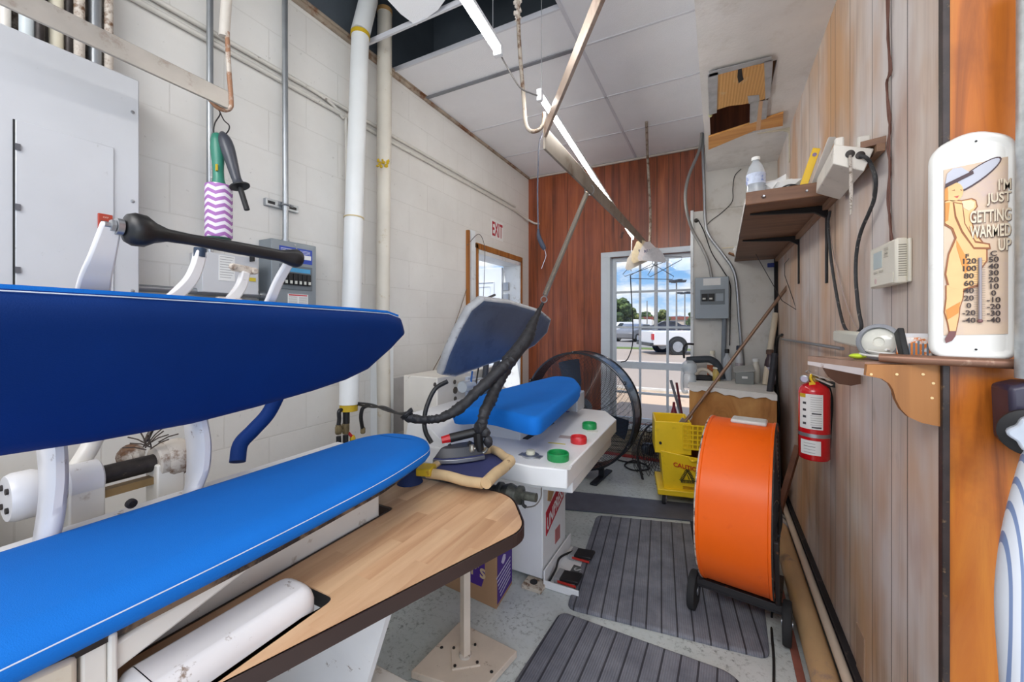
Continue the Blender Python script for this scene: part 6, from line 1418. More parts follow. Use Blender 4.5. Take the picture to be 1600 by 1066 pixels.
# shelf board: front edge corner pixels solved on a level plane
shz = at(1385,222,X=XR).z
S1, S2, S3, S4 = at(1385,220,X=XR), at(1165,318,z=shz), at(1147,412,z=shz), at(1242,400,z=shz)
print('SHELF', shz, S1, S2, S3, S4)
sy0, sy1 = at(1300,297,z=shz).y, at(1240,405,X=XR).y
SW = wood_mat('dark_shelf_wood', (120,84,62), (150,112,86), (76,50,38), 0, 8, .5, stain=((60,44,38), 4, .56, .7))
SH = thing('wall_shelf', 'long brown wooden shelf on black brackets high on the right wall', 'shelf', V(XR-.15,(S2.y+S3.y)/2,shz))
ya_, yb_ = S2.y, S3.y
yn = at(1385,222,X=XR).y
outl = [V(S2.x, S2.y,0), V(S3.x,S3.y,0), V(XR, S3.y-.02,0), V(XR, yn, 0), V(XR-.055, yn+.02, 0), V(at(1300,300,z=shz).x, S2.y-.02, 0)]
MB().prism([V(p.x,p.y,shz) for p in outl], V(0,0,.020)).build('shelf_board', SW, SH)
b = MB(); b.bar(V(S2.x,S2.y+.01,shz+.012), V(S3.x,S3.y-.01,shz+.012), .004, .024); b.build('front_edge', M('white_edge_strip',(232,230,226),.5), SH)
b = MB(); b.bar(V(S2.x,S2.y-.004,shz+.018), V(at(1300,300,z=shz).x,S2.y-.024,shz+.018), .014, .060); b.build('end_rail', SW, SH, bevel=.005)
for f_ in (.22,.72):
    q = V(S2.x,S2.y,shz).lerp(V(at(1300,300,z=shz).x,S2.y,shz), f_)-V(0,.012,-.016); MB().lathe(q, (0,-1,0), [(.008,0),(.009,.004),(.005,.014),(.004,.02)], 10).build('screw', STEEL, SH)
b = MB(); b.bar(V(XR-.012,yn,shz-.012), V(XR-.012,S3.y-.02,shz-.012), .02, .024); b.build('wall_batten', wood_mat('batten_wood',(150,116,92),(176,142,116),(110,80,60),1,8,.5), SH)
BKM = M('black_bracket_steel', (34,30,30), .5, .3, var=.2)
for (ubr, ybr, ux_, uy_, dn, lb) in ((1289,358,1158,367,.36,0),(1246,402,1152,404,.30,0)):
    w_ = at(ubr,ybr,X=XR-.01); tip_ = at(ux_,uy_,z=shz-.004)
    yb3 = w_.y
    o = MB().box(XR-.008, XR-.001, yb3-.014, yb3+.014, shz-dn, shz-.0).build('wall_leg', BKM, SH, bevel=.002)
    tx = max(S2.x+.03, tip_.x)
    MB().prism([V(XR-.004,yb3-.012,shz-.001), V(tx,yb3-.008,shz-.001), V(tx,yb3-.008,shz-.008), V(XR-.05,yb3-.012,shz-.03), V(XR-.004,yb3-.012,shz-.06)], V(0,.02,0)).build('bracket_arm', BKM, SH, bevel=.002)
top = shz+.020
# water bottle
p = at(1187,308,z=top); p = V(S2.x+.055, S2.y+.05, top); p = at(1181,312,Y=S2.y+.05); p.z = top
WBt = thing('water_bottle', 'clear plastic water bottle standing on the end of the wall shelf', 'bottle', p)
rb_ = 16*(p.y)/F*1.05; hb = 64*(S2.y+.05)/1.15/F
hb = (at(1181,246,Y=p.y).z-top); rb_ = (at(1196,300,Y=p.y).x-at(1165,300,Y=p.y).x)/2
MB().lathe(p, (0,0,1), [(rb_*.85,0),(rb_,.01),(rb_*.94,hb*.15),(rb_,hb*.2),(rb_*.94,hb*.3),(rb_,hb*.36),(rb_,hb*.58),(rb_*.98,hb*.62),(rb_*.75,hb*.78),(rb_*.42,hb*.88),(rb_*.36,hb*.92)], 28).build('bottle_body', M('clear_pet', (222,230,238), .08, var=.02, alpha=.42, spec=.9), WBt, smooth=60)
MB().lathe(p+V(0,0,hb*.92), (0,0,1), [(rb_*.46,0),(rb_*.46,hb*.07),(rb_*.4,hb*.08)], 20).build('cap', M('cap_white'), WBt)
MB().lathe(p+V(0,0,hb*.36), (0,0,1), [(rb_*1.012,0),(rb_*1.012,hb*.24)], 28, cap=False).build('bottle_label', M('bottle_wrap',(200,210,232),.4,var=.2,vs=40,dirt=(110,130,190),ds=40,dlo=.56,dhi=.6), WBt)
def crumple(name, label, c, r, sc, mt, seed, cat):
    rnd = random.Random(seed); b = MB().sphere(c, r, *sc, 2)
    for v in b.bm.verts: v.co += V(rnd.uniform(-1,1),rnd.uniform(-1,1),rnd.uniform(-.6,1))*r*.38
    zmin = min(v.co.z for v in b.bm.verts)
    for v in b.bm.verts: v.co.z += c.z-r*sc[2]-zmin
    return tag(b.build(name, mt, smooth=0), label, cat)
TIS = M('tissue', (230,230,228), .8, var=.05)
def onsh(u, Y, h=0): q = at(u, 300, Y=Y); q.z = top+h; return q
crumple('crumpled_tissue', 'crumpled white tissue on the wall shelf beside the water bottle', onsh(1222,S2.y+.08,.045), .062, (1.2,.8,.72), TIS, 3, 'tissue')
c = onsh(1234,S2.y+.035,.0); b = MB()
for k in range(6): b.tube([c+V(math.cos(a)*.035, math.sin(a)*.03, .006+.006*k+.004*math.sin(a*2+k)) for a in [2*PI*j/16 for j in range(16)]], .0035, 6, closed=True)
tag(b.build('cable_coil', BLACKR), 'coil of black cord on the end of the wall shelf', 'cord')
# yellow level, grey level, power supply
LV = thing('spirit_level', 'bright yellow spirit level leaning up from the wall shelf', 'level', onsh(1258,S2.y+.02))
a, c = at(1252,290,Y=S2.y+.03), at(1276,232,Y=S2.y+.02)
a = onsh(1252, S2.y+.03, .01); 
dl = (c-a).normalized(); sd_ = dl.cross(V(0,-1,0)).normalized()
MB().obox((a+c)/2+dl*.0, dl*(c-a).length/2, sd_*.014, V(0,.006,0)).build('level_body', M('level_yellow',(248,204,16),.35), LV, bevel=.002)
e2 = MB().lathe(c-dl*.028-V(0,.006,0), (0,-1,0), [(.008,0),(.008,.002)], 16); e2.build('level_mark', M('label_purple_grey',(150,130,170),.5,dirt=(60,50,60),ds=200), LV)
PS = M('dusty_white_plastic', (222,216,206), .5, var=.08, dirt=(150,136,120), ds=24, dlo=.6, dhi=.7)
W2 = thing('lamp_ballast', 'dusty white box with two round cable holes leaning on the wall shelf', 'power supply', at(1310,250,Y=1.75))
c00 = at(1300,262,Y=1.62); c01 = at(1372,262,Y=1.62)
yb4 = 1.60
bb0, bb1 = at(1301,256,Y=yb4), at(1350,268,Y=yb4); bt0, bt1 = at(1303,226,Y=yb4), at(1366,232,Y=yb4)
bt1.x = min(bt1.x, XR-.012); bb1.x = min(bb1.x, XR-.02)
back = V(-.06,.42,-.02)
back = (at(1275,302,Y=yb4+.42)-at(1301,256,Y=yb4))
back = V(back.x, back.y, back.z)
MB().prism([bb0, bb1, bt1, bt0], back).build('case', PS, W2, bevel=.003)
for (u0,y0_,u1,y1_) in ((1305,230,1320,212),(1340,228,1362,222)):
    q0 = at((u0+u1)/2, y0_, Y=yb4+.01); ww = (at(u1,y0_,Y=yb4).x-at(u0,y0_,Y=yb4).x)/2; 
    MB().obox(q0+V(0,.012,.012), V(ww,0,0), V(0,.012,0), V(0,0,.022)).build('mounting_tab', PS, W2, bevel=.006)
for (u,y) in ((1328,241),(1344,243)):
    q = at(u,y,Y=yb4); MB().lathe(q, (0,-1,0), [(.012,0),(.012,.004),(.008,.005)], 16).build('cable_grommet', GREASE, W2)
q = at(1328,243,Y=yb4-.008)
conduit('dusty_string', 'thin dust covered cord hanging straight down from the white box', [q, at(1329,262,Y=yb4-.008), at(1330,300,Y=yb4-.008), at(1329,336,Y=yb4-.008)], [.004,.004,.0055,.002], M('dusty_string',(196,186,176),.9,dirt=(110,96,84),ds=120,dlo=.5,dhi=.6), 'cord')
q = at(1344,243,Y=yb4-.008)
conduit('dusty_cable', 'thick dark dusty cable looping from the white box down the right wall and back up', curve([q, at(1354,247,Y=yb4-.01), at(1361,258,X=XR-.03), at(1368,280,X=XR-.03), at(1366,310,X=XR-.02), at(1358,332,X=XR-.02), at(1346,360,X=XR-.02), at(1339,390,X=XR-.02), at(1337,430,X=XR-.02), at(1341,480,X=XR-.02), at(1346,510,X=XR-.02), at(1340,519,X=XR-.02), at(1328,520,X=XR-.02), at(1319,510,X=XR-.02), at(1311,480,X=XR-.02), at(1302,430,X=XR-.02), at(1297,390,X=XR-.02), at(1294,350,X=XR-.02), at(1297,330,X=XR-.02)],7), .0055, M('dusty_black',(58,58,60),.7,var=.2,dirt=(130,124,118),ds=60,dlo=.58,dhi=.68), 'cable')
LG = thing('grey_level', 'long pale metal channel leaning beside the yellow level on the shelf', 'channel', onsh(1280,S2.y+.06))
a, c = at(1268,297,Y=S2.y+.04), at(1300,215,Y=S2.y-.15)
a = onsh(1268,S2.y+.06,.012); dl = (c-a).normalized(); sd_ = dl.cross(V(0,-1,0)).normalized()
MB().obox((a+c)/2, dl*(c-a).length/2, sd_*.012, V(0,.008,0)).build('channel_body', M('pale_channel',(226,222,214),.4), LG, bevel=.002)
# things on the far end of the shelf
q = at(1160,350,Y=S3.y-.35); q.z = top; tag(MB().rbox(q+V(.01,0,.06), (.035,.12,.12)).build('manila_folder', M('manila',(222,200,150),.7), bevel=.002), 'upright tan card box at the far end of the wall shelf', 'card box')
q = at(1143,372,Y=S3.y-.15); q.z = top; tag(MB().rbox(q+V(.03,0,.025), (.12,.12,.012), ry=.5).build('brown_card_flap', M('brown_flap',(150,104,68),.7)), 'brown cardboard flap sticking out from the far end of the wall shelf', 'cardboard')
crumple('crumpled_tissue', 'crumpled white paper hanging over the far front edge of the wall shelf', V(S3.x+.02,S3.y-.28,top+.03), .045, (.8,1,.9), TIS, 9, 'tissue')
q = V(XR-.05,S3.y-.12,shz-.03); tag(MB().rbox(q-V(0,0,.02), (.05,.06,.035)).build('blue_item', M('royal_blue',(50,70,150),.5), bevel=.004), 'small blue object tucked under the far end of the wall shelf', 'small object')
conduit('bent_wire_hanger', 'thin bent wire dangling under the far shelf bracket', [at(1181,397,Y=2.75), at(1184,403,Y=2.75), at(1222,470,Y=2.75), at(1244,484,Y=2.75), at(1240,470,Y=2.75), at(1226,430,Y=2.75), at(1226,412,Y=2.75), at(1233,404,Y=2.75)], .002, GREASE, 'wire', n=6)

# ================================================================ thermostat, wires, extinguisher
TH_ = thing('thermostat', 'white thermostat with small screen on the right wall', 'thermostat', at(1382,412,X=XR))
xf = XR-.032
ty0, ty1 = at(1359,400,X=xf).y, at(1399,400,X=xf).y; tz0, tz1 = at(1390,445,X=xf).z, at(1390,376,X=xf).z
ya2, yb2_ = min(ty0,ty1), max(ty0,ty1)
IV = M('ivory_plastic', (230,224,208), .4, var=.02)
MB().box(xf, XR-.006, ya2, yb2_, tz0, tz1).build('case', IV, TH_, bevel=.006)
MB().box(XR-.008, XR, ya2-.006, yb2_+.002, tz0+.003, tz1-.003).build('back_plate', IV, TH_, bevel=.003)
tf = lambda s, h: (yb2_+(ya2-yb2_)*s, tz0+(tz1-tz0)*h)
def tbx(mb, s0, s1, h0, h1, d): a, c = tf(s0,h0), tf(s1,h1); return mb.box(xf-d, xf, min(a[0],c[0]), max(a[0],c[0]), a[1], c[1])
tbx(MB(), .18,.52,.45,.85,.001).build('screen', M('lcd_screen',(196,204,196),.2), TH_)
for s0, h0 in ((.2,.34),(.42,.34),(.62,.82),(.62,.74),(.62,.66)): tbx(MB(), s0,s0+.14,h0,h0+.05,.002).build('button', M('button_tan',(200,192,174),.4), TH_)
tbx(MB(), .06,.94,.03,.27,.002).build('lower_cover', IV, TH_, bevel=.002)
a = tf(.30,.15); MB().lathe(V(xf-.002,a[0],a[1]), (-1,0,0), [(.008,0),(.008,.001)], 18).build('round_logo', M('pale_pink',(224,196,190),.5), TH_)
b = MB()
for k in range(14): z_ = tz0+.02+(tz1-tz0-.04)*k/13; b.box(xf+.006, XR-.010, ya2-.0012, ya2, z_, z_+.002)
b.build('side_vents', M('vent_dark',(150,144,130),.6), TH_)
rz_w = [(1386,0),(1388,60),(1390,110),(1386,130),(1388,180),(1391,200),(1387,230),(1391,260),(1387,310),(1391,345),(1392,376)]
conduit('brown_wire', 'brown twisted wire running down the right wall to the thermostat', curve([at(u,y,X=XR-.006) for u,y in [(1386,-40)]+rz_w],4), .0032, M('brown_wire_m',(110,72,60),.6), 'wire')
conduit('brown_wire', 'second thin brown wire twisted with the thermostat wire', curve([at(u+(3 if i%2 else -1.5),y,X=XR-.009) for i,(u,y) in enumerate([(1386,-40)]+rz_w)],4), .0024, M('brown_wire_m'), 'wire')
conduit('thin_cable', 'thin pinkish cord hanging on the right wall behind the black cable loop', curve([at(1296,350,X=XR-.008), at(1303,400,X=XR-.008), at(1318,460,X=XR-.008), at(1332,500,X=XR-.008), at(1345,520,X=XR-.008)],6), .002, M('pinkish_cord',(176,158,150),.6), 'cord')
# fire extinguisher
ey = at(1272,650,X=XR-.075).y
ex0 = at(1272,650,X=XR-.072)
EXC = V(XR-.072, ex0.y, 0)
ez0, ez1 = at(1272,716,X=XR-.072).z, at(1272,600,X=XR-.072).z
er = .058
FE = thing('fire_extinguisher', 'red fire extinguisher with white labels hanging on the right wall', 'fire extinguisher', V(EXC.x,EXC.y,ez0))
RED = M('extinguisher_red', (206,16,26), .25, var=.03, coat=.5)
c = V(EXC.x,EXC.y,ez0); H_ = ez1-ez0
MB().lathe(c, (0,0,1), [(er*.9,0),(er,.008),(er,H_-.035),(er*.93,H_-.018),(er*.72,H_-.004),(er*.4,H_+.006),(er*.3,H_+.012)], 36).build('cylinder', RED, FE, smooth=50)
MB().lathe(c+V(0,0,H_*.31), (0,0,1), [(er*1.02,0),(er*1.02,.016)], 36, cap=False).build('steel_band', STEEL, FE)
def wraplab(nm, a0, a1, z0, z1, mt, r=1.015, par=FE):
    b = MB(); n = 10; A = []; B = []
    for k in range(n+1):
        a = math.radians(a0+(a1-a0)*k/n); p = V(c.x+math.sin(a)*er*r, c.y-math.cos(a)*er*r, 0)
        A.append(p+V(0,0,c.z+z0)); B.append(p+V(0,0,c.z+z1))
    A = b.verts(A); B = b.verts(B)
    for k in range(n): b.face([A[k],A[k+1],B[k+1],B[k]])
    return b.build(nm, mt, par)
l1_ = wraplab('instruction_label', -68, 22, H_*.42, H_*.88, PAPER)
for k in range(14): 
    if k in (7,13): wraplab('barcode_row', -18, 16, H_*(.84-.030*k)-.004, H_*(.84-.030*k)+.002, INK, 1.02, l1_)
    else: wraplab('text_row', -22, 18, H_*(.84-.030*k)-.001, H_*(.84-.030*k)+.0006, M('grey_ink'), 1.02, l1_)
for k in range(4): wraplab('pictogram', -52, -38, H_*(.76-.09*k)-.006, H_*(.76-.09*k)+.004, INK, 1.02, l1_)
wraplab('yellow_tab', -68, -40, H_*.83, H_*.88, YEL, 1.025, l1_)
l2_ = wraplab('inspection_tag', -62, 14, H_*.08, H_*.27, PAPER)
for k in range(4): wraplab('text_row', -48, -6, H_*(.23-.04*k)-.001, H_*(.23-.04*k)+.001, M('grey_ink') if k != 1 else INK, 1.02, l2_)
tz_ = ez0+H_
b = MB(); b.lathe(V(c.x,c.y,tz_+.006), (0,0,1), [(.014,0),(.018,.006),(.018,.022),(.010,.030)], 16); b.build('valve', BRASS, FE)
b = MB(); b.bar(V(c.x-.012,c.y,tz_+.034), V(c.x+.055,c.y-.045,tz_+.004), .014, .006); b.bar(V(c.x-.012,c.y,tz_+.044), V(c.x+.05,c.y-.03,tz_+.026), .014, .004); b.build('lever', M('pale_lever',(206,200,190),.35,.5), FE, bevel=.001)
MB().lathe(V(c.x-.036,c.y-.012,tz_+.022), (-.3,-1,0), [(.016,0),(.017,.004),(.017,.012),(.013,.014)], 20).build('pressure_gauge', STEEL, FE)
MB().lathe(V(c.x-.04,c.y-.0275,tz_+.022), (-.3,-1,0), [(.013,0),(.013,.0015)], 20).build('gauge_face', M('gauge_face',(196,190,210),.3), FE)
b = MB(); b.tube(curve([V(c.x-.012,c.y-.01,tz_+.042), V(c.x-.016,c.y-.02,tz_+.026), V(c.x-.008,c.y-.025,tz_+.006), V(c.x-.014,c.y-.03,tz_-.008)],5), .005, 8); b.obox(V(c.x-.012,c.y-.031,tz_-.004), V(.011,0,0), V(0,.002,0), V(0,0,.014)); b.build('yellow_tie', M('yellow_plastic',(240,200,30),.4), FE)
MB().tube(curve([V(c.x-.02,c.y,tz_+.045), V(c.x-.03,c.y,tz_+.052), V(c.x-.02,c.y,tz_+.058), V(c.x-.01,c.y,tz_+.05)],5), .002, 6).build('pull_pin', STEEL, FE)
MB().box(c.x-.01, XR, c.y-.01, c.y+.03, tz_-.01, tz_+.012).build('wall_hook', BLK, FE)
MB().tube(curve([V(c.x+.012,c.y,tz_+.016), V(c.x+.04,c.y+.012,tz_+.01), V(c.x+.062,c.y+.02,tz_-.06), V(c.x+.058,c.y+.02,tz_-.20), V(c.x+.056,c.y+.02,tz_-.28)],5), .009, 10).build('hose', BLK, FE)
# ================================================================ lower corner shelf with scalloped bracket
lz = at(1470,570,Y=YE+.03).z
cY = YE+.0
LS = thing('corner_shelf', 'small wooden shelf with scalloped bracket at the near end of the right wall', 'shelf', V(XR-.06,1.5,lz))
P5 = lambda u, y: at(u, y, Y=cY+.012)
sc_pts = [(1355,570),(1476,570),(1476,668),(1464,666),(1440,661),(1420,652),(1408,640),(1400,625),(1396,610),(1390,600),(1378,592),(1362,589),(1353,587)]
c_p = [P5(u,y) for u,y in sc_pts]
for p in c_p[1:3]: p.x = XR+.01
CRB = wood_mat('corbel_board', (160,106,56), (180,124,70), (120,76,38), 2, 5, .5)
MB().prism(c_p, V(0,.018,0)).build('scalloped_bracket', CRB, LS)
for u,y in ((1361,585),(1401,585),(1442,585),(1458,599),(1456,622)):
    q = P5(u,y); MB().lathe(q, (0,-1,0), [(.003,0),(.003,.0015)], 10).build('nail_head', M('pale_nail',(226,196,140),.4), LS)
fx, ff = P5(1355,580), at(1262,556,z=lz)
yF = ff.y; xF = ff.x
MB().prism([V(fx.x,cY+.03,lz-.016), V(xF,yF,lz-.016), V(XR,yF,lz-.016), V(XR,cY+.03,lz-.016)], V(0,0,.016)).build('shelf_board', wood_mat('grey_brown_wood',(146,112,94),(176,146,128),(110,80,66),1,7,.5), LS)
b = MB(); b.prism([V(fx.x,cY+.0305,lz), V(fx.x,cY+.0305,lz-.034), V(xF,yF,lz-.026), V(xF,yF,lz)], V(.008,0,0)); b.build('front_strip', M('worn_white_strip',(220,208,206),.5,dirt=(150,116,100),ds=20,dlo=.6,dhi=.7), LS)
yb5 = at(1320,590,X=XR-.05).y
q = [at(u,y,Y=yb5) for u,y in ((1284,570),(1345,570),(1345,600),(1330,603),(1310,600),(1296,590),(1288,578))]
for p in q: p.x = min(p.x, XR)
MB().prism(q, V(0,.018,0)).build('scalloped_bracket', wood_mat('dark_corbel',(92,60,44),(110,74,54),(64,40,30),2,6,.5), LS)
# pipe running level along the orange board
a, c = at(1384,562,Y=YE-.01), at(1592,567,Y=YE-.03)
conduit('copper_pipe', 'brown copper pipe running level below the thermometer', [V(a.x,YE+.03,lz+.012), V(XR+.0,YE-.022,lz+.012), V(c.x+.03,YE-.022,lz+.010)], .0105, M('copper_brown',(142,104,84),.4,.4,var=.15,dirt=(170,140,120),ds=14), 'pipe', n=16)
# torch / work lamp, cord, packet
lt_ = lz+.0
FLh = thing('clear_lens_torch', 'translucent white lantern torch with round grey rimmed lens lying on the corner shelf', 'torch', at(1350,560,z=lz))
q1_ = at(1310,548,X=.36); lc = at(1372,553,Y=1.52)
lc = at(1374,551,X=.365)
hb0 = at(1311,550,X=.405); 
WHP = M('translucent_white', (222,222,208), .35, var=.03)
d_ = (lc-hb0); d_.z = 0
ctr = V(lc.x, lc.y, lz+.047)
hb0.z = lz+.046
MB().obox((hb0+ctr)/2-d_*.03, d_*.42, d_.normalized().cross(V(0,0,1))*.022, V(0,0,.022)).build('torch_body', WHP, FLh, bevel=.008)
MB().obox(hb0+d_*.03, d_.normalized()*.012, d_.normalized().cross(V(0,0,1))*.014, V(0,0,.013)).build('torch_switch_end', M('switch_grey',(110,112,112),.5), FLh, bevel=.003)
lt_ = ray(1374,551)*-1; lt_.z = 0; lt_ = (lt_.normalized()+V(-.30,0,.12)).normalized()
MB().lathe(ctr-lt_*.03, lt_, [(.036,0),(.044,.012),(.046,.036),(.042,.040),(.037,.041),(.036,.030)], 36, cap=False).build('lens_rim', M('rim_grey',(140,142,148),.4), FLh, smooth=40)
MB().lathe(ctr-lt_*.002, lt_, [(.0375,0),(.034,.005),(.012,.008),(.010,.004)], 30).build('lens', M('lens_pale',(226,224,212),.15,spec=.7,var=.08,vs=20), FLh, smooth=50)
q = at(1409,545,X=.39); MB().rbox(V(q.x,q.y,lz+.045), (.012,.03,.075), rx=-.5).build('torch_handle', BLK, FLh, bevel=.003)
wc = at(1385,566,X=.345); wc.z = lz+.004; wc.y = max(wc.y, YE+.06)
wc = V(.36, 1.335, lz+.005)
b = []
for k in range(26):
    a = k*.62; b.append(wc+V(.024*math.sin(a)*(1+.3*math.sin(k)), .050*math.cos(a)*(1-.2*math.cos(k*.7)), .003+.0009*k))
conduit('white_cord', 'bundle of thin white cord on the corner shelf in front of the torch', curve(b,5), .0028, M('white_cord'), 'cord')
tag(MB().sphere(wc+V(-.035,.01,.004), .012, 1.6,1.6,.6).build('green_plug', M('lime_plastic',(200,224,60),.4)), 'small lime green plug end beside the white cord bundle', 'plug')
pk_ = at(1431,556,X=.415); pk_.z = lz; pk_.y = max(pk_.y, YE+.05)
PKT = thing('snack_packet', 'small white and orange foil packet standing on the corner shelf', 'packet', pk_)
zt5 = .062
fd = V(-.25,-1,0).normalized(); fs = V(-fd.y, fd.x, 0)
b = MB(); b.obox(pk_+V(0,0,zt5/2), fs*.030, fd*.012, V(0,0,zt5/2)); b.build('packet_body', M('packet_orange',(236,130,36),.35,var=.1,vs=30,dirt=(240,232,226),ds=34,dlo=.48,dhi=.52), PKT, bevel=.005)
b = MB()
for k in range(7): 
    x0_ = -.026+.0075*k; b.obox(pk_+fs*(x0_+.003)+V(0,0,zt5*(.55+.06*math.sin(k*2)))-(-fd)*.0125, fs*.0018, fd*.0006, V(0,0,.016))
b.build('packet_print', M('packet_grey',(120,130,140),.4), PKT)
b = MB(); b.obox(pk_+V(0,0,zt5+.003), fs*.031, fd*.004, V(0,0,.006)); b.build('packet_seal', M('packet_white',(238,236,236),.35), PKT)

# ================================================================ thermometer on the orange board
TY = YE-.008
tm = lambda u, y: at(u, y, Y=TY)
TM = thing('wall_thermometer', 'large white framed pin-up thermometer sign on the orange board', 'thermometer', V(tm(1520,565).x, TY, tm(1520,565).z))
k_x0, k_x1 = tm(1452,400).x, tm(1587,400).x; kz0, kz1 = tm(1530,562).z, tm(1530,207).z
kw = k_x1-k_x0; kh = kz1-kz0
K = lambda s, h, d=0: V(k_x0+kw*s, TY-d, kz0+kh*h)
ENW = M('worn_white_frame', (232,230,224), .35, var=.03, dirt=(206,196,184), ds=10, dlo=.6, dhi=.75)
fo_ = rounded([Vector(p) for p in ((k_x0,kz0+kh*.005),(k_x1,kz0),(k_x1,kz1-kh*.045),(k_x0+kw*.5,kz1+kh*.012),(k_x0,kz1-kh*.055))], .030, 6)
MB().pad(dens(fo_,.02), [(.0,0),(-.001,.012),(.006,.019),(.011,.018),(.016,.013)], V(1,0,0), V(0,0,1), V(0,-1,0), V(0,TY+.006,0)).build('frame', ENW, TM, smooth=60)
fy = .0075
a_p = [(.155,.105),(.975,.115),(.975,.875),(.155,.85)]
MB().prism([K(s,h,fy) for s,h in a_p], V(0,-.001,0)).build('sign_panel', M('tan_print',(216,190,164),.5,var=.08,vs=5,dirt=(196,172,178),ds=6,dlo=.5,dhi=.75), TM)
fy2 = fy+.0014
def flatp(nm, pts, mt, d=0): return MB().prism([K(s,h,fy2+d) for s,h in pts], V(0,-.0006,0)).build(nm, mt, TM)
SKN = M('print_skin', (236,190,130), .5, var=.06, vs=20); OUTL = M('print_outline', (150,90,50), .5); HATC = M('print_hat', (196,196,206), .5); HATR = M('print_hat_rim', (78,56,60), .5); ORP = M('print_orange', (222,146,66), .5)
el = lambda cx_, cy__, rx, ry, rot=0, n=22: [(cx_+rx*math.cos(t)*math.cos(rot)-ry*math.sin(t)*math.sin(rot)*.38, cy__+rx*math.cos(t)*math.sin(rot)*.38+ry*math.sin(t)*math.cos(rot)) for t in [2*PI*k/n for k in range(n)]]
# plain stand-in figure: standing woman with a wide hat, seen from the side
flatp('hat_brim_edge', el(.52,.805,.34,.042,.5), HATR, .0)
flatp('hat_brim', el(.52,.807,.315,.034,.5), HATC, .0006)
flatp('hat_crown', [(.17,.79),(.19,.83),(.26,.85),(.36,.85),(.44,.828),(.47,.815),(.17,.77)], HATC, .0012)
flatp('hat_band', [(.16,.765),(.17,.785),(.49,.83),(.50,.815)], HATR, .0018)
flatp('face', el(.27,.745,.11,.042), SKN, .0012)
flatp('hair', [(.16,.76),(.19,.775),(.20,.745),(.20,.71),(.16,.71)], ORP, .0018)
flatp('mouth', [(.27,.724),(.33,.727),(.31,.716)], M('print_red',(206,90,80),.5), .0018)
flatp('eye', [(.24,.752),(.28,.755),(.28,.750)], OUTL, .0018); flatp('eye', [(.34,.752),(.37,.75),(.36,.747)], OUTL, .0018)
flatp('torso_outline', [(.16,.71),(.22,.715),(.36,.705),(.48,.71),(.53,.70),(.55,.67),(.50,.645),(.49,.60),(.52,.56),(.60,.52),(.66,.48),(.66,.43),(.60,.40),(.55,.32),(.36,.30),(.20,.31),(.16,.38),(.20,.47),(.28,.54),(.24,.58),(.16,.60)], OUTL, .0006)
flatp('torso', [(.165,.705),(.22,.71),(.36,.70),(.47,.705),(.52,.695),(.53,.67),(.48,.648),(.475,.60),(.505,.555),(.585,.515),(.64,.478),(.64,.432),(.58,.40),(.54,.33),(.36,.31),(.22,.32),(.18,.38),(.215,.465),(.305,.54),(.26,.585),(.165,.61)], SKN, .0012)
flatp('garment', [(.165,.70),(.22,.70),(.20,.62),(.165,.615)], ORP, .0018); flatp('garment', [(.30,.53),(.40,.46),(.46,.40),(.40,.38),(.36,.42),(.30,.50)], ORP, .0018)
flatp('garment', [(.36,.70),(.47,.70),(.51,.69),(.50,.665),(.44,.655),(.38,.67)], M('print_cream',(236,214,176),.5), .0018)
flatp('arm_outline', [(.255,.70),(.37,.69),(.40,.60),(.52,.52),(.68,.505),(.69,.48),(.50,.485),(.36,.56),(.28,.63)], OUTL, .0022)
flatp('arm', [(.27,.695),(.36,.685),(.385,.60),(.51,.512),(.66,.50),(.67,.488),(.50,.493),(.37,.568),(.295,.635)], SKN, .0028)
flatp('leg_outline', [(.17,.33),(.40,.33),(.385,.27),(.35,.23),(.34,.19),(.29,.10),(.22,.10),(.19,.16),(.15,.21),(.17,.27)], OUTL, .0002)
flatp('leg', [(.185,.33),(.385,.33),(.37,.27),(.335,.23),(.325,.19),(.28,.105),(.23,.105),(.205,.16),(.165,.21),(.185,.27)], SKN, .0009)
flatp('stocking', [(.175,.22),(.345,.255),(.32,.205),(.19,.175)], ORP, .0018)
flatp('shoe', [(.22,.125),(.29,.125),(.28,.10),(.245,.082),(.17,.07),(.16,.09)], M('print_shoe',(120,74,72),.5), .0024)
LTX = M('embossed_cream', (232,216,190), .45); SHX = M('lettering_shade', (112,90,84), .5)
wtx = []
for txt, s0, s1, h, hh in (("I'M",.77,.91,.755,.05),('JUST',.64,.91,.695,.055),('GETTING',.45,.91,.625,.055),('WARMED',.45,.91,.560,.055),('UP',.77,.91,.497,.052)):
    for d, off, mt, nm in ((0,.008,SHX,'lettering_shadow'),(.0008,0,LTX,'sign_lettering')):
        b = MB().text(txt, V(0,0,0), (1,0,0), (0,0,1), 1.0, .001)
        xs_ = [v.co.x for v in b.bm.verts]; zs_ = [v.co.z for v in b.bm.verts]; x0_, x1_, q0, q1 = min(xs_), max(xs_), min(zs_), max(zs_)
        for v in b.bm.verts: v.co = K(s0+off+(s1-s0)*(v.co.x-x0_)/(x1_-x0_), h-hh*.5-off*.35+hh*(v.co.z-q0)/(q1-q0), fy2+.003+d-v.co.y*.2)
        b.build(nm, mt, TM)
tbx_ = .565
MB().tube([K(tbx_,.17,fy2+.004), K(tbx_,.445,fy2+.004)], .0028, 10).build('glass_tube', M('tube_grey',(150,140,144),.2,spec=.8), TM)
MB().sphere(K(tbx_,.17,fy2+.004), .0045).build('tube_bulb', M('tube_bulb',(130,90,90),.3), TM)
b = MB()
for k, tx_ in enumerate(('120','100','80','60','40','20','0','-20','-40')): b.text(tx_, K(.44,.432-.0325*k,fy2+.003), (1,0,0), (0,0,1), .0155, .0003)
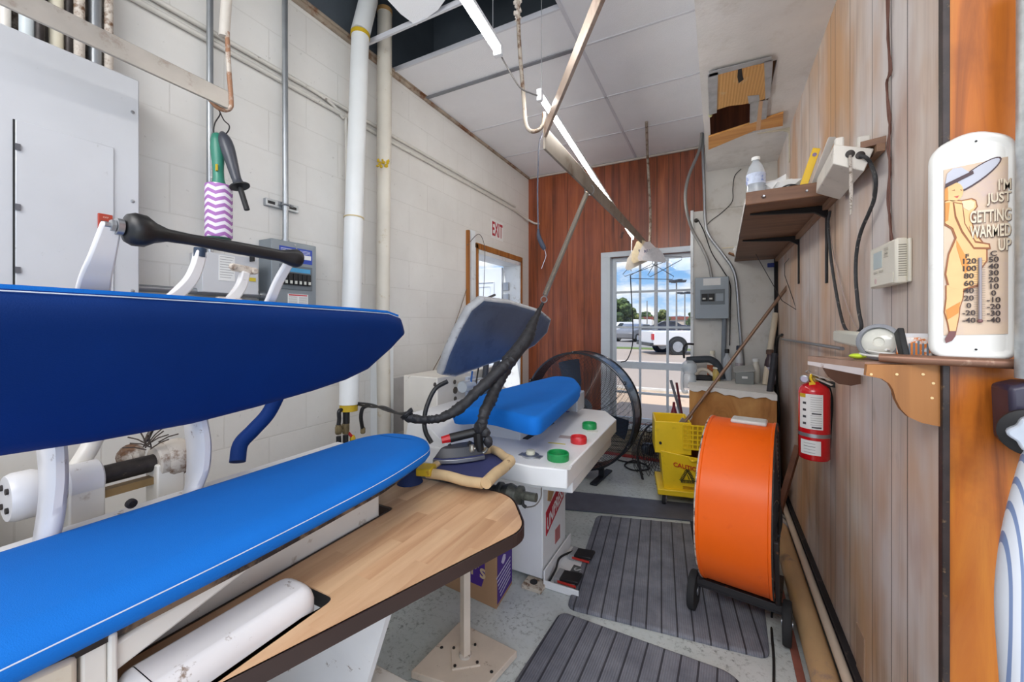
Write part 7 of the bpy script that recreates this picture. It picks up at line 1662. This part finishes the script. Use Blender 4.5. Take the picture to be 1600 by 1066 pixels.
for k, tx_ in enumerate(('50','40','30','20','10','0','-10','-20','-30','-40')): b.text(tx_, K(.72,.434-.0290*k,fy2+.003), (1,0,0), (0,0,1), .0155, .0003)
b.text('F', K(.42,.455,fy2+.003), (1,0,0), (0,0,1), .013, .0003); b.text('C', K(.72,.46,fy2+.003), (1,0,0), (0,0,1), .015, .0003)
b.build('scale_numbers', M('print_black',(60,44,40),.5), TM)
b = MB()
for k in range(27): z_ = .172+.010*k; b.prism([K(.50,z_,fy2+.002),K(.545,z_,fy2+.002),K(.545,z_+.0012,fy2+.002),K(.50,z_+.0012,fy2+.002)], V(0,-.0004,0)); b.prism([K(.585,z_,fy2+.002),K(.63,z_,fy2+.002),K(.63,z_+.0012,fy2+.002),K(.585,z_+.0012,fy2+.002)], V(0,-.0004,0))
b.build('scale_ticks', M('print_tick',(120,100,90),.5), TM)
for h in (.045,.955): MB().lathe(K(.52,h,.012), (0,-1,0), [(.0022,0),(.0022,.0012)], 10).build('nail_hole', BLK, TM)
# ================================================================ conduit, dark housing, knob and hose at the right edge
conduit('metal_conduit', 'thick galvanised conduit standing at the right edge beside the thermometer', [at(1614,-60,Y=YE-.05), at(1613,300,Y=YE-.05), at(1611,592,Y=YE-.05)], .0215, M('speckled_galv',(186,190,192),.4,.5,var=.12,vs=60), n=20)
HSG = thing('switch_housing', 'dark purple black housing with a grey star knob at the right edge', 'housing', at(1590,640,Y=YE-.03))
hp_ = [at(u,y,Y=YE-.002) for u,y in ((1545,598),(1575,592),(1680,592),(1680,740),(1600,712),(1566,694),(1549,680))]
MB().prism(hp_, V(0,-.07,0)).build('housing_body', M('aubergine_paint',(52,46,66),.35,var=.2,vs=12), HSG, bevel=.008)
kp = at(1612,676,Y=YE-.09)
MB().lathe(kp, (-.35,-1,0), [(.045,0),(.045,.012),(.036,.016)], 28).build('knob_collar', BLK, HSG)
b = MB(); kd = V(-.35,-1,0).normalized(); aa, bb_, _ = frame(kd)
b.prism([kp+kd*.014+(aa*math.cos(2*PI*k/40)+bb_*math.sin(2*PI*k/40))*.030*(1+.13*math.cos(5*2*PI*k/40)) for k in range(40)], kd*.022); b.build('star_knob', M('pale_blue_knob',(196,204,216),.4), HSG, bevel=.004)
hs = curve([at(1640,700,Y=YE-.10), at(1612,800,Y=YE-.12), at(1597,880,Y=YE-.13), at(1592,960,Y=YE-.13), at(1600,1080,Y=YE-.13)], 12)
b = MB(); R_h = [.030 for i in range(len(hs))]; b.tube(hs, R_h, 40)
def stripe_mat():
    m, nt, b, co = base('striped_hose', .4)
    s = nt.new('ShaderNodeSeparateXYZ'); nt.link(co, s.inputs[0]); f = nt.math('FRACT', nt.math('DIVIDE', s.outputs[0], .012))
    nt.link(nt.mix(nt.math('LESS_THAN', f, .3), srgb(214,218,226), srgb(120,138,176)), b.inputs['Base Color']); return m
tag(b.build('striped_hose', stripe_mat()), 'pale ribbed hose with blue lines at the bottom right edge', 'hose')
# ================================================================ pipes along the foot of the right wall
BIG = M('tan_pipe_paint', (206,170,126), .4, var=.08, vs=4, dirt=(150,130,120), ds=5, dlo=.58, dhi=.7)
a, c = at(1216,856,z=.055), at(1262,1066,z=.055)
yy0 = a.y; xg = .335
conduit('floor_pipe', 'thick tan pipe lying along the foot of the right wall', [V(.352,at(1216,856,X=.345).y,.06), V(.352,.2,.06)], .047, BIG, 'pipe', n=24)
FT = M('white_coupling', (206,206,204), .4, dirt=(120,110,100), ds=14)
yq = at(1216,856,X=.345).y
pc = thing('pipe_coupling', 'white plastic coupling on the end of the tan floor pipe', 'pipe fitting', V(.352,yq+.05,.06))
MB().lathe(V(.352,yq-.02,.06), (0,1,0), [(.052,0),(.056,.004),(.056,.05),(.050,.06),(.050,.09),(.056,.095),(.056,.13),(.045,.14),(.03,.2)], 24).build('coupling_body', FT, pc)
MB().lathe(V(.352,yq+.06,.06), (0,1,0), [(.058,0),(.058,.012)], 24).build('clamp_band', STEEL, pc)
conduit('floor_pipe', 'thin cream pipe running along the wall above the tan pipe', [V(.410,3.9,.105), V(.410,.2,.105)], .017, M('cream_pipe2',(222,204,184),.45,var=.05), 'pipe', n=16)
conduit('floor_pipe', 'dark pipe along the wall between the cream pipe and the panelling', [V(.436,3.9,.075), V(.436,.2,.075)], .016, M('dark_pipe',(58,56,66),.4,var=.2,dirt=(110,104,104),ds=12), 'pipe', n=14)
b = MB(); b.box(XR+.0, XR+.02, YE+.02, D, 0, .10); struct('baseboard_right', b, M('black_base',(40,38,42),.6,var=.3,dirt=(90,80,76),ds=20))
b = MB(); b.box(XR-.022, XR+.0, YE+.02, D, .118, .135); struct('trim_30', b, M('black_base'))
b = MB(); p = at(1345,1000,X=XR-.001); b.box(XR-.004, XR, at(1352,1000,X=XR).y, at(1340,1000,X=XR).y, .1, at(1348,990,X=XR).z); struct('trim_31', b, M('panel_splinter',(170,140,116),.6))
b = MB(); b.box(.27,.30,1.3,2.9,.001,.004); tag(b.build('red_floor_stain', M('red_brown_paint',(150,90,76),.7,var=.2,vs=10)), 'faded red paint stripe on the floor beside the tan pipe', 'paint stripe')
